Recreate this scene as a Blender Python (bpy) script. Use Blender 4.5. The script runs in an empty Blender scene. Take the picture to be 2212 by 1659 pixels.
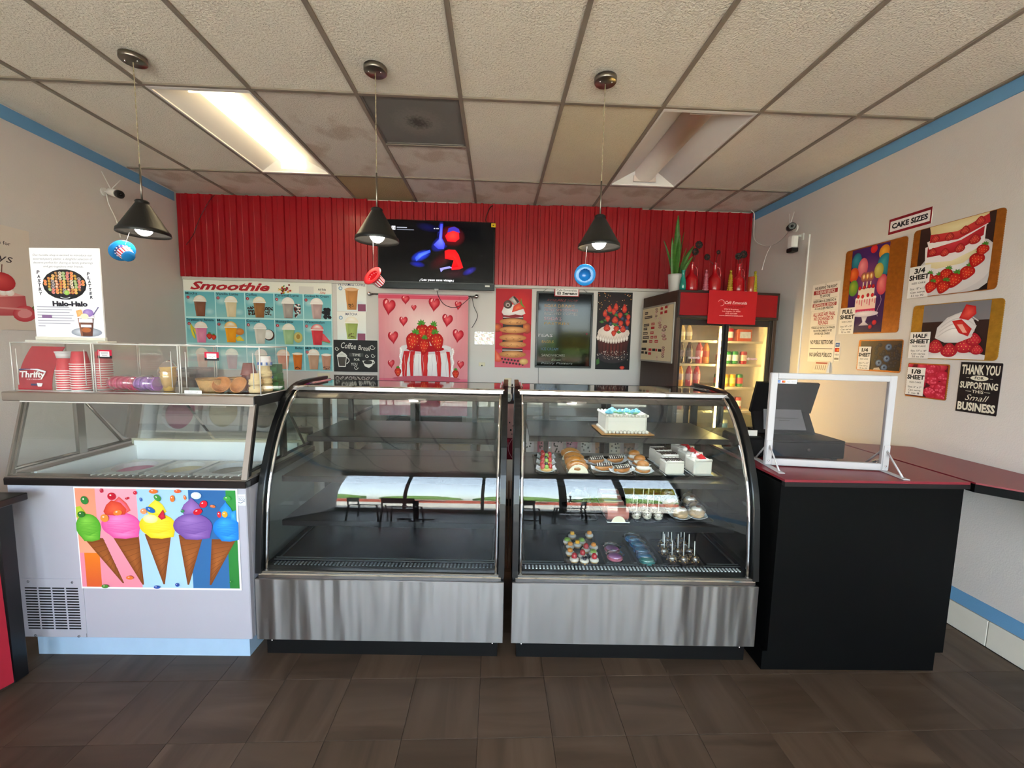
import bpy, math, random
from mathutils import Matrix, Vector
R = math.radians
PI = math.pi
SC = bpy.context.scene
COL = SC.collection
random.seed(7)

# ------------------------------------------------------------------ camera
W_PX, H_PX, F_PX = 2212.0, 1659.0, 883.1
PITCH, YAW, ROLL = .09544, .04007, -.02071      # down, right, roll
CAM_H = 1.59
fw = Vector((math.sin(YAW), math.cos(YAW), 0)); rt = Vector((math.cos(YAW), -math.sin(YAW), 0)); up = Vector((0, 0, 1))
f2 = fw*math.cos(PITCH) - up*math.sin(PITCH); u2 = up*math.cos(PITCH) + fw*math.sin(PITCH)
r3 = rt*math.cos(ROLL) - u2*math.sin(ROLL); u3 = u2*math.cos(ROLL) + rt*math.sin(ROLL)
cd = bpy.data.cameras.new('camera'); cam = bpy.data.objects.new('camera', cd); COL.objects.link(cam)
cd.sensor_fit = 'HORIZONTAL'; cd.sensor_width = 36.0; cd.lens = 36.0*F_PX/W_PX; cd.clip_start = .02
cam.matrix_world = Matrix(((r3.x, u3.x, -f2.x, 0), (r3.y, u3.y, -f2.y, 0), (r3.z, u3.z, -f2.z, CAM_H), (0, 0, 0, 1)))
SC.camera = cam

# ------------------------------------------------------------------ world, sun, view
wd = bpy.data.worlds.new('world'); SC.world = wd; wd.use_nodes = True
nt = wd.node_tree; nt.nodes.clear()
sky = nt.nodes.new('ShaderNodeTexSky'); sky.sky_type = 'NISHITA'; sky.sun_disc = False
sky.sun_elevation = R(52); sky.sun_rotation = R(20); sky.air_density = 1.0; sky.dust_density = 1.5
bg = nt.nodes.new('ShaderNodeBackground'); bg.inputs['Strength'].default_value = .8
out = nt.nodes.new('ShaderNodeOutputWorld')
hsv = nt.nodes.new('ShaderNodeHueSaturation'); hsv.inputs['Saturation'].default_value = .5; nt.links.new(sky.outputs[0], hsv.inputs['Color']); nt.links.new(hsv.outputs[0], bg.inputs[0]); nt.links.new(bg.outputs[0], out.inputs[0])
sd = bpy.data.lights.new('sun', 'SUN'); sd.energy = 20.0; sd.angle = R(.6); sd.color = (1, .95, .88)
so = bpy.data.objects.new('sun', sd); COL.objects.link(so); so.location = (0, 6, 9)
so.rotation_euler = (R(-38), 0, R(-12))         # from behind the building, high: lights the street only
SC.view_settings.view_transform = 'Standard'; SC.view_settings.look = 'None'
SC.view_settings.gamma = 1.0; SC.view_settings.use_curve_mapping = False
SC.view_settings.exposure = 2.2
try:
    cy = SC.cycles
    cy.use_adaptive_sampling = True; cy.adaptive_threshold = .05
    cy.max_bounces = 8; cy.diffuse_bounces = 4; cy.glossy_bounces = 4; cy.transmission_bounces = 8; cy.transparent_max_bounces = 32
    cy.caustics_reflective = False; cy.caustics_refractive = False
    cy.sample_clamp_indirect = 6.0; cy.use_denoising = True; cy.blur_glossy = 1.0
except Exception:
    pass
# storefront daylight sampled through portals in the shop windows
Y_FRONT = -2.6
WX = [(-2.95, -1.75, .12), (-1.7, -.5, .12), (-.45, .75, .12), (.8, 1.75, .08), (1.8, 2.64, .12)]; WZ1 = 2.75
for (x0, x1, z0, z1) in [(a, b, c, WZ1) for a, b, c in WX]:
    ld = bpy.data.lights.new('window_portal', 'AREA'); ld.shape = 'RECTANGLE'; ld.size = x1-x0; ld.size_y = z1-z0
    ld.cycles.is_portal = True
    lo = bpy.data.objects.new('window_portal', ld); COL.objects.link(lo)
    lo.location = ((x0+x1)/2, Y_FRONT+.02, (z0+z1)/2); lo.rotation_euler = (R(90), 0, 0)

# ------------------------------------------------------------------ materials
def S(h):
    h = h.lstrip('#'); h = ''.join(c*2 for c in h) if len(h) == 3 else h; o = []
    for i in (0, 2, 4):
        c = int(h[i:i+2], 16)/255
        o.append(c/12.92 if c <= .04045 else ((c+.055)/1.055)**2.4)
    return tuple(o)
MATS = {}
def M(name, col='#808080', rough=.5, metal=0, var=.06, vs=14, bump=0, bs=120, emit=0, ecol=None, spec=.5, coat=0, aniso=0, stretch=None, sub=0):
    if name in MATS: return MATS[name]
    m = bpy.data.materials.new(name); MATS[name] = m; m.use_nodes = True
    n = m.node_tree.nodes; l = m.node_tree.links; b = n['Principled BSDF']
    c = S(col) if isinstance(col, str) else col
    tc = n.new('ShaderNodeTexCoord'); mp = n.new('ShaderNodeMapping'); l.new(tc.outputs['Object'], mp.inputs[0])
    if stretch: mp.inputs['Scale'].default_value = stretch
    nz = n.new('ShaderNodeTexNoise'); nz.inputs['Scale'].default_value = vs; nz.inputs['Detail'].default_value = 4
    l.new(mp.outputs[0], nz.inputs[0])
    mx = n.new('ShaderNodeMix'); mx.data_type = 'RGBA'
    mx.inputs[6].default_value = (*[x*(1-var) for x in c], 1); mx.inputs[7].default_value = (*[min(1, x*(1+var)) for x in c], 1)
    l.new(nz.outputs[0], mx.inputs[0]); l.new(mx.outputs[2], b.inputs['Base Color'])
    b.inputs['Roughness'].default_value = rough; b.inputs['Metallic'].default_value = metal
    b.inputs['Specular IOR Level'].default_value = spec; b.inputs['Coat Weight'].default_value = coat
    if aniso: b.inputs['Anisotropic'].default_value = aniso
    if sub:
        b.inputs['Subsurface Weight'].default_value = sub; b.inputs['Subsurface Radius'].default_value = (.01, .006, .004)
    if bump:
        n2 = n.new('ShaderNodeTexNoise'); n2.inputs['Scale'].default_value = bs; n2.inputs['Detail'].default_value = 3
        l.new(mp.outputs[0], n2.inputs[0])
        bp = n.new('ShaderNodeBump'); bp.inputs['Strength'].default_value = bump; bp.inputs['Distance'].default_value = .004
        l.new(n2.outputs[0], bp.inputs['Height']); l.new(bp.outputs[0], b.inputs['Normal'])
    if emit:
        b.inputs['Emission Color'].default_value = (*(S(ecol) if isinstance(ecol, str) else (ecol or c)), 1); b.inputs['Emission Strength'].default_value = emit
    return m
def GLASS(name, tint='#ffffff', dull=0.0, refl=1.0, rough=0.0, base=.0, haze='#c8cdd0'):
    """thin pane: transparent plus fresnel reflection; dull = share of light scattered by the pane itself"""
    if name in MATS: return MATS[name]
    m = bpy.data.materials.new(name); MATS[name] = m; m.use_nodes = True
    n = m.node_tree.nodes; l = m.node_tree.links; n.clear()
    o = n.new('ShaderNodeOutputMaterial'); t = n.new('ShaderNodeBsdfTransparent'); t.inputs[0].default_value = (*S(tint), 1)
    g = n.new('ShaderNodeBsdfGlossy'); g.inputs['Roughness'].default_value = rough; g.inputs[0].default_value = (1, 1, 1, 1)
    ge = n.new('ShaderNodeNewGeometry'); dp = n.new('ShaderNodeVectorMath'); dp.operation = 'DOT_PRODUCT'; l.new(ge.outputs['Normal'], dp.inputs[0]); l.new(ge.outputs['Incoming'], dp.inputs[1])
    ab = n.new('ShaderNodeMath'); ab.operation = 'ABSOLUTE'; l.new(dp.outputs['Value'], ab.inputs[0])
    om = n.new('ShaderNodeMath'); om.operation = 'SUBTRACT'; om.inputs[0].default_value = 1; l.new(ab.outputs[0], om.inputs[1])
    pw = n.new('ShaderNodeMath'); pw.operation = 'POWER'; pw.inputs[1].default_value = 5; l.new(om.outputs[0], pw.inputs[0])
    fr = n.new('ShaderNodeMath'); fr.operation = 'MULTIPLY_ADD'; fr.inputs[1].default_value = .96; fr.inputs[2].default_value = .04; l.new(pw.outputs[0], fr.inputs[0])
    mu = n.new('ShaderNodeMath'); mu.operation = 'MULTIPLY_ADD'; mu.inputs[1].default_value = refl; mu.inputs[2].default_value = base; mu.use_clamp = True
    l.new(fr.outputs[0], mu.inputs[0])
    mix = n.new('ShaderNodeMixShader'); l.new(mu.outputs[0], mix.inputs[0]); l.new(t.outputs[0], mix.inputs[1]); l.new(g.outputs[0], mix.inputs[2])
    src = mix
    if dull:
        d = n.new('ShaderNodeBsdfDiffuse'); d.inputs[0].default_value = (*S(haze), 1)
        nz = n.new('ShaderNodeTexNoise'); nz.inputs['Scale'].default_value = 9
        tc = n.new('ShaderNodeTexCoord'); l.new(tc.outputs['Object'], nz.inputs[0])
        k = n.new('ShaderNodeMath'); k.operation = 'MULTIPLY'; k.inputs[1].default_value = dull*2; l.new(nz.outputs[0], k.inputs[0])
        m2 = n.new('ShaderNodeMixShader'); l.new(k.outputs[0], m2.inputs[0]); l.new(mix.outputs[0], m2.inputs[1]); l.new(d.outputs[0], m2.inputs[2]); src = m2
    l.new(src.outputs[0], o.inputs[0])
    return m
def PRINT(name='print', rough=.55, emit=0, coat=0):
    if name in MATS: return MATS[name]
    m = bpy.data.materials.new(name); MATS[name] = m; m.use_nodes = True
    n = m.node_tree.nodes; l = m.node_tree.links; b = n['Principled BSDF']
    a = n.new('ShaderNodeAttribute'); a.attribute_name = 'Col'
    l.new(a.outputs['Color'], b.inputs['Base Color']); b.inputs['Roughness'].default_value = rough; b.inputs['Coat Weight'].default_value = coat
    b.inputs['Specular IOR Level'].default_value = .3
    if emit:
        l.new(a.outputs['Color'], b.inputs['Emission Color']); b.inputs['Emission Strength'].default_value = emit
        b.inputs['Base Color'].default_value = (0, 0, 0, 1); l.remove(b.inputs['Base Color'].links[0])
    return m

# ------------------------------------------------------------------ mesh helpers
class MB:
    def __init__(s): s.v = []; s.f = []; s.m = []; s.s = []; s.T = None
    def add(s, vs, fs, m=0, smooth=False):
        o = len(s.v)
        if s.T is not None: vs = [tuple(s.T @ Vector(p)) for p in vs]
        s.v += [tuple(p) for p in vs]; s.f += [tuple(i+o for i in f) for f in fs]
        s.m += [m]*len(fs); s.s += [smooth]*len(fs); return s
    def box(s, x0, x1, y0, y1, z0, z1, b=0, m=0):
        if x0 > x1: x0, x1 = x1, x0
        if y0 > y1: y0, y1 = y1, y0
        if z0 > z1: z0, z1 = z1, z0
        b = min(b, (x1-x0)*.45, (y1-y0)*.45, (z1-z0)*.45)
        if b <= 0:
            vs = [(x, y, z) for z in (z0, z1) for y in (y0, y1) for x in (x0, x1)]
            return s.add(vs, [(0, 2, 3, 1), (4, 5, 7, 6), (0, 1, 5, 4), (2, 6, 7, 3), (0, 4, 6, 2), (1, 3, 7, 5)], m)
        vs = []; X = (x0, x1); Y = (y0, y1); Z = (z0, z1); sg = (1, -1)
        for k in (0, 1):
            for j in (0, 1):
                for i in (0, 1):
                    bx, by, bz = sg[i]*b, sg[j]*b, sg[k]*b
                    vs += [(X[i], Y[j]+by, Z[k]+bz), (X[i]+bx, Y[j], Z[k]+bz), (X[i]+bx, Y[j]+by, Z[k])]
        q = lambda i, j, k, a: (i+2*j+4*k)*3+a
        fs = []
        for i in (0, 1): fs.append((q(i, 0, 0, 0), q(i, 1, 0, 0), q(i, 1, 1, 0), q(i, 0, 1, 0)))
        for j in (0, 1): fs.append((q(0, j, 0, 1), q(1, j, 0, 1), q(1, j, 1, 1), q(0, j, 1, 1)))
        for k in (0, 1): fs.append((q(0, 0, k, 2), q(1, 0, k, 2), q(1, 1, k, 2), q(0, 1, k, 2)))
        for i in (0, 1):
            for j in (0, 1): fs.append((q(i, j, 0, 0), q(i, j, 1, 0), q(i, j, 1, 1), q(i, j, 0, 1)))
            for k in (0, 1): fs.append((q(i, 0, k, 0), q(i, 1, k, 0), q(i, 1, k, 2), q(i, 0, k, 2)))
        for j in (0, 1):
            for k in (0, 1): fs.append((q(0, j, k, 1), q(1, j, k, 1), q(1, j, k, 2), q(0, j, k, 2)))
        for k in (0, 1):
            for j in (0, 1):
                for i in (0, 1): fs.append((q(i, j, k, 0), q(i, j, k, 1), q(i, j, k, 2)))
        c = Vector(((x0+x1)/2, (y0+y1)/2, (z0+z1)/2)); ff = []
        for f in fs:
            a, bb, cc = (Vector(vs[t]) for t in f[:3])
            if (bb-a).cross(cc-a).dot(a-c) < 0: f = tuple(reversed(f))
            ff.append(f)
        return s.add(vs, ff, m)
    def lathe(s, prof, n=24, c=(0, 0, 0), m=0, smooth=True, cap=True):
        vs = []; fs = []
        for r, z in prof:
            for k in range(n):
                a = 2*PI*k/n; vs.append((c[0]+r*math.cos(a), c[1]+r*math.sin(a), c[2]+z))
        for i in range(len(prof)-1):
            for k in range(n):
                fs.append((i*n+k, i*n+(k+1) % n, (i+1)*n+(k+1) % n, (i+1)*n+k))
        s.add(vs, fs, m, smooth)
        if cap:
            o = len(s.v)-len(vs)
            for ring, rev in ((0, True), (len(prof)-1, False)):
                if prof[ring][0] > 1e-5:
                    f = tuple(o+ring*n+k for k in range(n)); s.f.append(tuple(reversed(f)) if rev else f); s.m.append(m); s.s.append(False)
        return s
    def cyl(s, c, r, h, n=20, m=0, r2=None, smooth=True): return s.lathe([(r, 0), (r if r2 is None else r2, h)], n, c, m, smooth)
    def tube(s, pts, r, n=8, m=0, closed=False, cap=True):
        pts = [Vector(p) for p in pts]; N = len(pts); vs = []; fs = []; prev = None
        rs = r if isinstance(r, (list, tuple)) else [r]*N
        for i, p in enumerate(pts):
            a = pts[(i-1) % N] if (closed or i) else p; b = pts[(i+1) % N] if (closed or i < N-1) else p
            t = (b-a).normalized()
            if prev is None:
                h = Vector((0, 0, 1)) if abs(t.z) < .9 else Vector((1, 0, 0)); u = t.cross(h).normalized()
            else:
                u = (prev - t*prev.dot(t)); u = u.normalized() if u.length > 1e-6 else t.orthogonal().normalized()
            prev = u; w = t.cross(u)
            for k in range(n):
                an = 2*PI*k/n; vs.append(p + (u*math.cos(an)+w*math.sin(an))*rs[i])
        for i in range(N if closed else N-1):
            j = (i+1) % N
            for k in range(n): fs.append((i*n+k, i*n+(k+1) % n, j*n+(k+1) % n, j*n+k))
        s.add(vs, fs, m, True)
        if cap and not closed:
            o = len(s.v)-len(vs)
            s.f += [tuple(o+k for k in reversed(range(n))), tuple(o+(N-1)*n+k for k in range(n))]; s.m += [m, m]; s.s += [False, False]
        return s
    def prism(s, poly, a0, a1, ax='y', m=0, smooth=False):
        """poly: 2-D points; ax = extrusion axis: y -> (x,z), x -> (y,z), z -> (x,y)"""
        mk = {'y': lambda p, a: (p[0], a, p[1]), 'x': lambda p, a: (a, p[0], p[1]), 'z': lambda p, a: (p[0], p[1], a)}[ax]
        n = len(poly); vs = [mk(p, a0) for p in poly]+[mk(p, a1) for p in poly]
        ar = sum(poly[i][0]*poly[(i+1) % n][1]-poly[(i+1) % n][0]*poly[i][1] for i in range(n))*(-1 if ax == 'y' else 1)*(1 if a1 > a0 else -1)
        e = [(i, (i+1) % n, n+(i+1) % n, n+i) for i in range(n)]; ca = tuple(reversed(range(n))); cb = tuple(range(n, 2*n))
        if ar < 0: e = [tuple(reversed(f)) for f in e]; ca = tuple(reversed(ca)); cb = tuple(reversed(cb))
        s.add(vs, e, m, smooth); o = len(s.v)-len(vs)
        for f in (ca, cb): s.f.append(tuple(o+i for i in f)); s.m.append(m); s.s.append(False)
        return s
    def ball(s, c, rx, ry=None, rz=None, nu=12, nv=8, m=0, fn=None, rot=None):
        ry = rx if ry is None else ry; rz = rx if rz is None else rz; vs = []; fs = []
        for i in range(1, nv):
            th = PI*i/nv
            for k in range(nu):
                ph = 2*PI*k/nu; d = Vector((math.sin(th)*math.cos(ph), math.sin(th)*math.sin(ph), math.cos(th)))
                q = fn(d) if fn else 1
                p = Vector((d.x*rx*q, d.y*ry*q, d.z*rz*q)); p = rot @ p if rot else p
                vs.append(p+Vector(c))
        for z in (1, -1):
            q = fn(Vector((0, 0, z))) if fn else 1
            p = Vector((0, 0, z*rz*q)); p = rot @ p if rot else p; vs.append(p+Vector(c))
        t, bt = len(vs)-2, len(vs)-1
        for i in range(nv-2):
            for k in range(nu): fs.append((i*nu+k, (i+1)*nu+k, (i+1)*nu+(k+1) % nu, i*nu+(k+1) % nu))
        for k in range(nu):
            fs.append((t, k, (k+1) % nu)); o = (nv-2)*nu; fs.append((bt, o+(k+1) % nu, o+k))
        return s.add(vs, fs, m, True)
    def grid(s, fn, nu, nv, m=0, smooth=True):
        vs = [fn(i/nu, j/nv) for j in range(nv+1) for i in range(nu+1)]
        fs = [(j*(nu+1)+i, j*(nu+1)+i+1, (j+1)*(nu+1)+i+1, (j+1)*(nu+1)+i) for j in range(nv) for i in range(nu)]
        return s.add(vs, fs, m, smooth)
    def sheet(s, fn, nu, nv, th, m=0, smooth=True):
        """grid surface given a thickness along its normals"""
        e = 1e-3
        def nrm(u, v):
            a = Vector(fn(min(1, u+e), v))-Vector(fn(max(0, u-e), v)); b = Vector(fn(u, min(1, v+e)))-Vector(fn(u, max(0, v-e)))
            return a.cross(b).normalized()
        top = [Vector(fn(i/nu, j/nv)) for j in range(nv+1) for i in range(nu+1)]
        bot = [p - nrm((k % (nu+1))/nu, (k//(nu+1))/nv)*th for k, p in enumerate(top)]
        N = len(top); I = lambda i, j: j*(nu+1)+i
        fs = [(I(i, j), I(i+1, j), I(i+1, j+1), I(i, j+1)) for j in range(nv) for i in range(nu)]
        fs += [tuple(N+k for k in reversed(f)) for f in fs]; s.add(top+bot, fs, m, smooth)
        ed = [I(i, 0) for i in range(nu)]+[I(nu, j) for j in range(nv)]+[I(i, nv) for i in range(nu, 0, -1)]+[I(0, j) for j in range(nv, 0, -1)]; n = len(ed)
        return s.add([top[k] for k in ed]+[bot[k] for k in ed], [(k, n+k, n+(k+1) % n, (k+1) % n) for k in range(n)], m, False)
    def build(s, name, mats, parent=None, loc=None, rot=None):
        me = bpy.data.meshes.new(name); me.from_pydata(s.v, [], s.f)
        for m in (mats if isinstance(mats, (list, tuple)) else [mats]): me.materials.append(m)
        me.polygons.foreach_set('material_index', s.m); me.polygons.foreach_set('use_smooth', s.s); me.update()
        return link(name, me, parent, loc, rot)
def link(name, me, parent=None, loc=None, rot=None):
    o = bpy.data.objects.new(name, me); COL.objects.link(o)
    if parent is not None: o.parent = parent
    if loc is not None: o.location = loc
    if rot is not None: o.rotation_euler = rot
    return o
def box(*a, b=0, m=0): return MB().box(*a, b=b, m=m)
def tag(o, label=None, cat=None, group=None, kind=None):
    if label: o['label'] = label
    if cat: o['category'] = cat
    if group: o['group'] = group
    if kind: o['kind'] = kind
    return o
def thing(name, label, cat, loc=(0, 0, 0), rz=0, group=None):
    o = link(name, None, None, loc, (0, 0, rz)); o.empty_display_size = .05
    return tag(o, label, cat, group)
def struct(name, mb, mats, parent=None):
    o = mb.build(name, mats, parent)
    if parent is None: o['kind'] = 'structure'
    return o
def dup(root, loc, rz=None, label=None, group=None, rot=None):
    def cp(o, par):
        c = o.copy(); COL.objects.link(c); c.parent = par
        for ch in list(KIDS.get(o, o.children)): cp(ch, c)
        return c
    r = cp(root, None); r.location = loc
    if rz is not None: r.rotation_euler = (0, 0, rz)
    if rot is not None: r.rotation_euler = rot
    if label: r['label'] = label
    if group: r['group'] = group
    return r
KIDS = {}
def V(x, y, z): return Vector((x, y, z))
def arc(cx, cy, r, a0, a1, n): return [(cx+r*math.cos(R(a0+(a1-a0)*i/n)), cy+r*math.sin(R(a0+(a1-a0)*i/n))) for i in range(n+1)]
def rrect(x0, x1, y0, y1, r, n=5):
    return arc(x1-r, y1-r, r, 0, 90, n)+arc(x0+r, y1-r, r, 90, 180, n)+arc(x0+r, y0+r, r, 180, 270, n)+arc(x1-r, y0+r, r, 270, 360, n)

# ------------------------------------------------------------------ flat print: layered coloured outlines and lettering
TXT = {}
def glyphs(s, bold=0.0, shear=0.0, res=2):
    k = (s, bold, shear, res)
    if k in TXT: return TXT[k]
    cu = bpy.data.curves.new('t', 'FONT'); cu.body = s; cu.size = 1; cu.offset = bold; cu.shear = shear; cu.resolution_u = res
    ob = bpy.data.objects.new('t', cu); me = ob.to_mesh()
    vs = [(v.co.x, v.co.y) for v in me.vertices]; fs = [tuple(p.vertices) for p in me.polygons]
    ob.to_mesh_clear(); bpy.data.objects.remove(ob); bpy.data.curves.remove(cu)
    if not vs: vs = [(0, 0), (.3, 0)]
    x0 = min(v[0] for v in vs); x1 = max(v[0] for v in vs)
    TXT[k] = ([(v[0]-x0, v[1]) for v in vs], fs, max(x1-x0, 1e-4)); return TXT[k]
class Art:
    """W x H metres; drawing units = box (x0,y0,x1,y1), y down; faces -Y, bottom-centre at the origin"""
    def __init__(s, W, H, bx=None, eps=5e-5):
        s.W, s.H = W, H; s.bx = bx or (0, 0, W*1000, H*1000); s.e = eps; s.L = 1; s.v = []; s.f = []; s.c = []
        s.clip = True
    def P(s, x, y):
        a, b, c, d = s.bx; u = (x-a)/(c-a); v = (y-b)/(d-b)
        if s.clip: u = min(1, max(0, u)); v = min(1, max(0, v))
        return ((u-.5)*s.W, -s.L*s.e, (1-v)*s.H)
    def _f(s, pts, cols):
        o = len(s.v); s.v += [s.P(*p) for p in pts]; s.f.append(tuple(range(o, o+len(pts)))); s.c.append(cols)
    def poly(s, pts, c, c2=None, keep=False):
        """c2 = colour at the centre (fan)"""
        c = S(c)
        if c2 is None: s._f(pts, [c]*len(pts))
        else:
            c2 = S(c2); mx = sum(p[0] for p in pts)/len(pts); my = sum(p[1] for p in pts)/len(pts)
            for i in range(len(pts)): s._f([pts[i], pts[(i+1) % len(pts)], (mx, my)], [c, c, c2])
        s.L += .2 if keep else 1
        return s
    def rect(s, x0, y0, x1, y1, c, c2=None, hor=False, keep=False):
        a = S(c); b = S(c2) if c2 else a
        s._f([(x0, y0), (x1, y0), (x1, y1), (x0, y1)], [a, b, b, a] if hor else [a, a, b, b])
        s.L += .2 if keep else 1
        return s
    def ell(s, cx, cy, rx, ry, c, c2=None, n=18, rot=0, off=(-.25, -.25), keep=False):
        cr, sr = math.cos(R(rot)), math.sin(R(rot))
        pt = lambda a, k=1: (cx+(rx*k*math.cos(a))*cr-(ry*k*math.sin(a))*sr, cy+(rx*k*math.cos(a))*sr+(ry*k*math.sin(a))*cr)
        ps = [pt(2*PI*i/n) for i in range(n)]
        if c2 is None: s._f(ps, [S(c)]*n)
        else:
            h = (cx+off[0]*rx, cy+off[1]*ry)
            for i in range(n): s._f([ps[i], ps[(i+1) % n], h], [S(c), S(c), S(c2)])
        s.L += .2 if keep else 1
        return s
    def line(s, pts, w, c, keep=False):
        c = S(c)
        for (x0, y0), (x1, y1) in zip(pts, pts[1:]):
            d = math.hypot(x1-x0, y1-y0) or 1; nx, ny = -(y1-y0)/d*w/2, (x1-x0)/d*w/2
            s._f([(x0+nx, y0+ny), (x1+nx, y1+ny), (x1-nx, y1-ny), (x0-nx, y0-ny)], [c]*4)
        s.L += .2 if keep else 1
        return s
    def curve(s, fn, n, w, c): return s.line([fn(i/n) for i in range(n+1)], w, c)
    def text(s, t, x, y, h, c, w=None, al='c', bold=.01, shear=0, rot=0, maxw=None, keep=False):
        """baseline at y, cap height h, optional fitted width w (drawing units)"""
        vs, fs, tw = glyphs(t, bold, shear); k = h/.70; kx = (w/tw) if w else k
        if maxw and kx*tw > maxw: kx = maxw/tw
        ox = x-(kx*tw/2 if al == 'c' else (kx*tw if al == 'r' else 0)); o = len(s.v); c = S(c); cr, sr = math.cos(R(rot)), math.sin(R(rot))
        for a, b in vs:
            dx, dy = ox+a*kx-x, -b*k
            s.v.append(s.P(x+dx*cr-dy*sr, y+dx*sr+dy*cr))
        for f in fs: s.f.append(tuple(o+i for i in f)); s.c.append([c]*len(f))
        s.L += .2 if keep else 1
        return s
    # motifs
    def heart(s, x, y, w, h, c='#b01028', c2='#e8485a', rot=0):
        ps = []
        for i in range(28):
            t = 2*PI*i/28; hx = 16*math.sin(t)**3/17; hy = -(13*math.cos(t)-5*math.cos(2*t)-2*math.cos(3*t)-math.cos(4*t))/17
            a = R(rot); ps.append((x+(hx*math.cos(a)-hy*math.sin(a))*w/2, y+(hx*math.sin(a)+hy*math.cos(a))*h/2))
        return s.poly(ps, c, c2)
    def berry(s, x, y, w, h, rot=0, leaf=True, c='#a80f18', c2='#e8402c'):
        a = R(rot); tf = lambda u, v: (x+u*w/2*math.cos(a)-v*h/2*math.sin(a), y+u*w/2*math.sin(a)+v*h/2*math.cos(a))
        ps = [tf(math.cos(t)*(1-.38*max(0, math.sin(t))), math.sin(t) if math.sin(t) > 0 else math.sin(t)*.75) for t in [2*PI*i/22 for i in range(22)]]
        s.poly(ps, c, c2)
        for i, (u, v) in enumerate([(-.5, -.3), (0, -.35), (.5, -.3), (-.6, 0), (-.2, 0), (.25, 0), (.6, 0), (-.4, .3), (.05, .32), (.4, .3), (-.1, .6), (.2, .6)]):
            s.ell(*tf(u, v), w*.025, h*.03, '#f0c070', n=6, keep=True)
        s.L += 1
        if leaf:
            for k in range(5):
                an = -90+(k-2)*38; L = .55
                p0 = tf(0, -.72); p1 = tf(math.cos(R(an))*L*1.2, -.72+math.sin(R(an))*L*.9); q = tf(math.cos(R(an+55))*.3, -.72+math.sin(R(an+55))*.2); q2 = tf(math.cos(R(an-55))*.3, -.72+math.sin(R(an-55))*.2)
                s.poly([p0, q, p1, q2], '#3d7a28', '#69a844', keep=True)
            s.L += 1
        return s
    def cup(s, x, y, w, h, body, top, body2=None, dome=True, lid='#f4efe6'):
        """takeaway cup, x centre, y top of dome"""
        dh = h*.28 if dome else h*.10; yb = y+dh
        s.poly([(x-w*.46, yb), (x+w*.46, yb), (x+w*.33, y+h), (x-w*.33, y+h)], body, body2 or body)
        s.poly([(x-w*.46, yb), (x-w*.30, yb), (x-w*.22, y+h), (x-w*.33, y+h)], body2 or body)
        if dome: s.poly([(x+w*.5*math.cos(R(180+180*i/12)), yb+dh*math.sin(R(180+180*i/12))) for i in range(13)], top, lid)
        else: s.ell(x, yb, w*.46, dh*.8, top, lid)
        s.rect(x-w*.52, yb-h*.02, x+w*.52, yb+h*.025, lid)
        return s
    def build(s, name, mat, parent, loc=None, rot=None):
        me = bpy.data.meshes.new(name); me.from_pydata(s.v, [], s.f); me.materials.append(mat)
        at = me.color_attributes.new('Col', 'FLOAT_COLOR', 'CORNER'); buf = []
        for f, cs in zip(s.f, s.c):
            for c in cs: buf += [c[0], c[1], c[2], 1]
        at.data.foreach_set('color', buf); me.update()
        return link(name, me, parent, loc, rot)
def board(name, label, cat, art, loc, rz, th=.006, mat=None, pm=None, group=None, part='printed_picture', r=0, tilt=0):
    """flat printed board hung at loc (bottom centre of its face)"""
    W, H = art.W, art.H; mb = MB()
    if r: mb.prism(rrect(-W/2, W/2, 0, H, r), 0, th, 'y')
    else: mb.box(-W/2, W/2, 0, th, 0, H)
    o = mb.build(name, mat or M('paper_back', '#e8e4dc', .7), None, loc, (tilt, 0, rz)); tag(o, label, cat, group)
    art.build(part, pm or PRINT(), o)
    return o
# ================================================================== the room shell
XL0, XR, YB, ZC = -3.15, 2.71, 4.42, 3.04
def xl(y): return -3.15-(y-2.8)*.056          # the left wall runs slightly askew
wallpaint = M('wall_paint', '#d6cfcb', .75, var=.03, vs=3, bump=.25, bs=160)
backpaint = M('back_wall_paint', '#cac4bf', .6, var=.02, vs=3, bump=.1, bs=120)
blue = M('blue_paint', '#6a9fca', .6, var=.04, bump=.15, bs=160)

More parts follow.
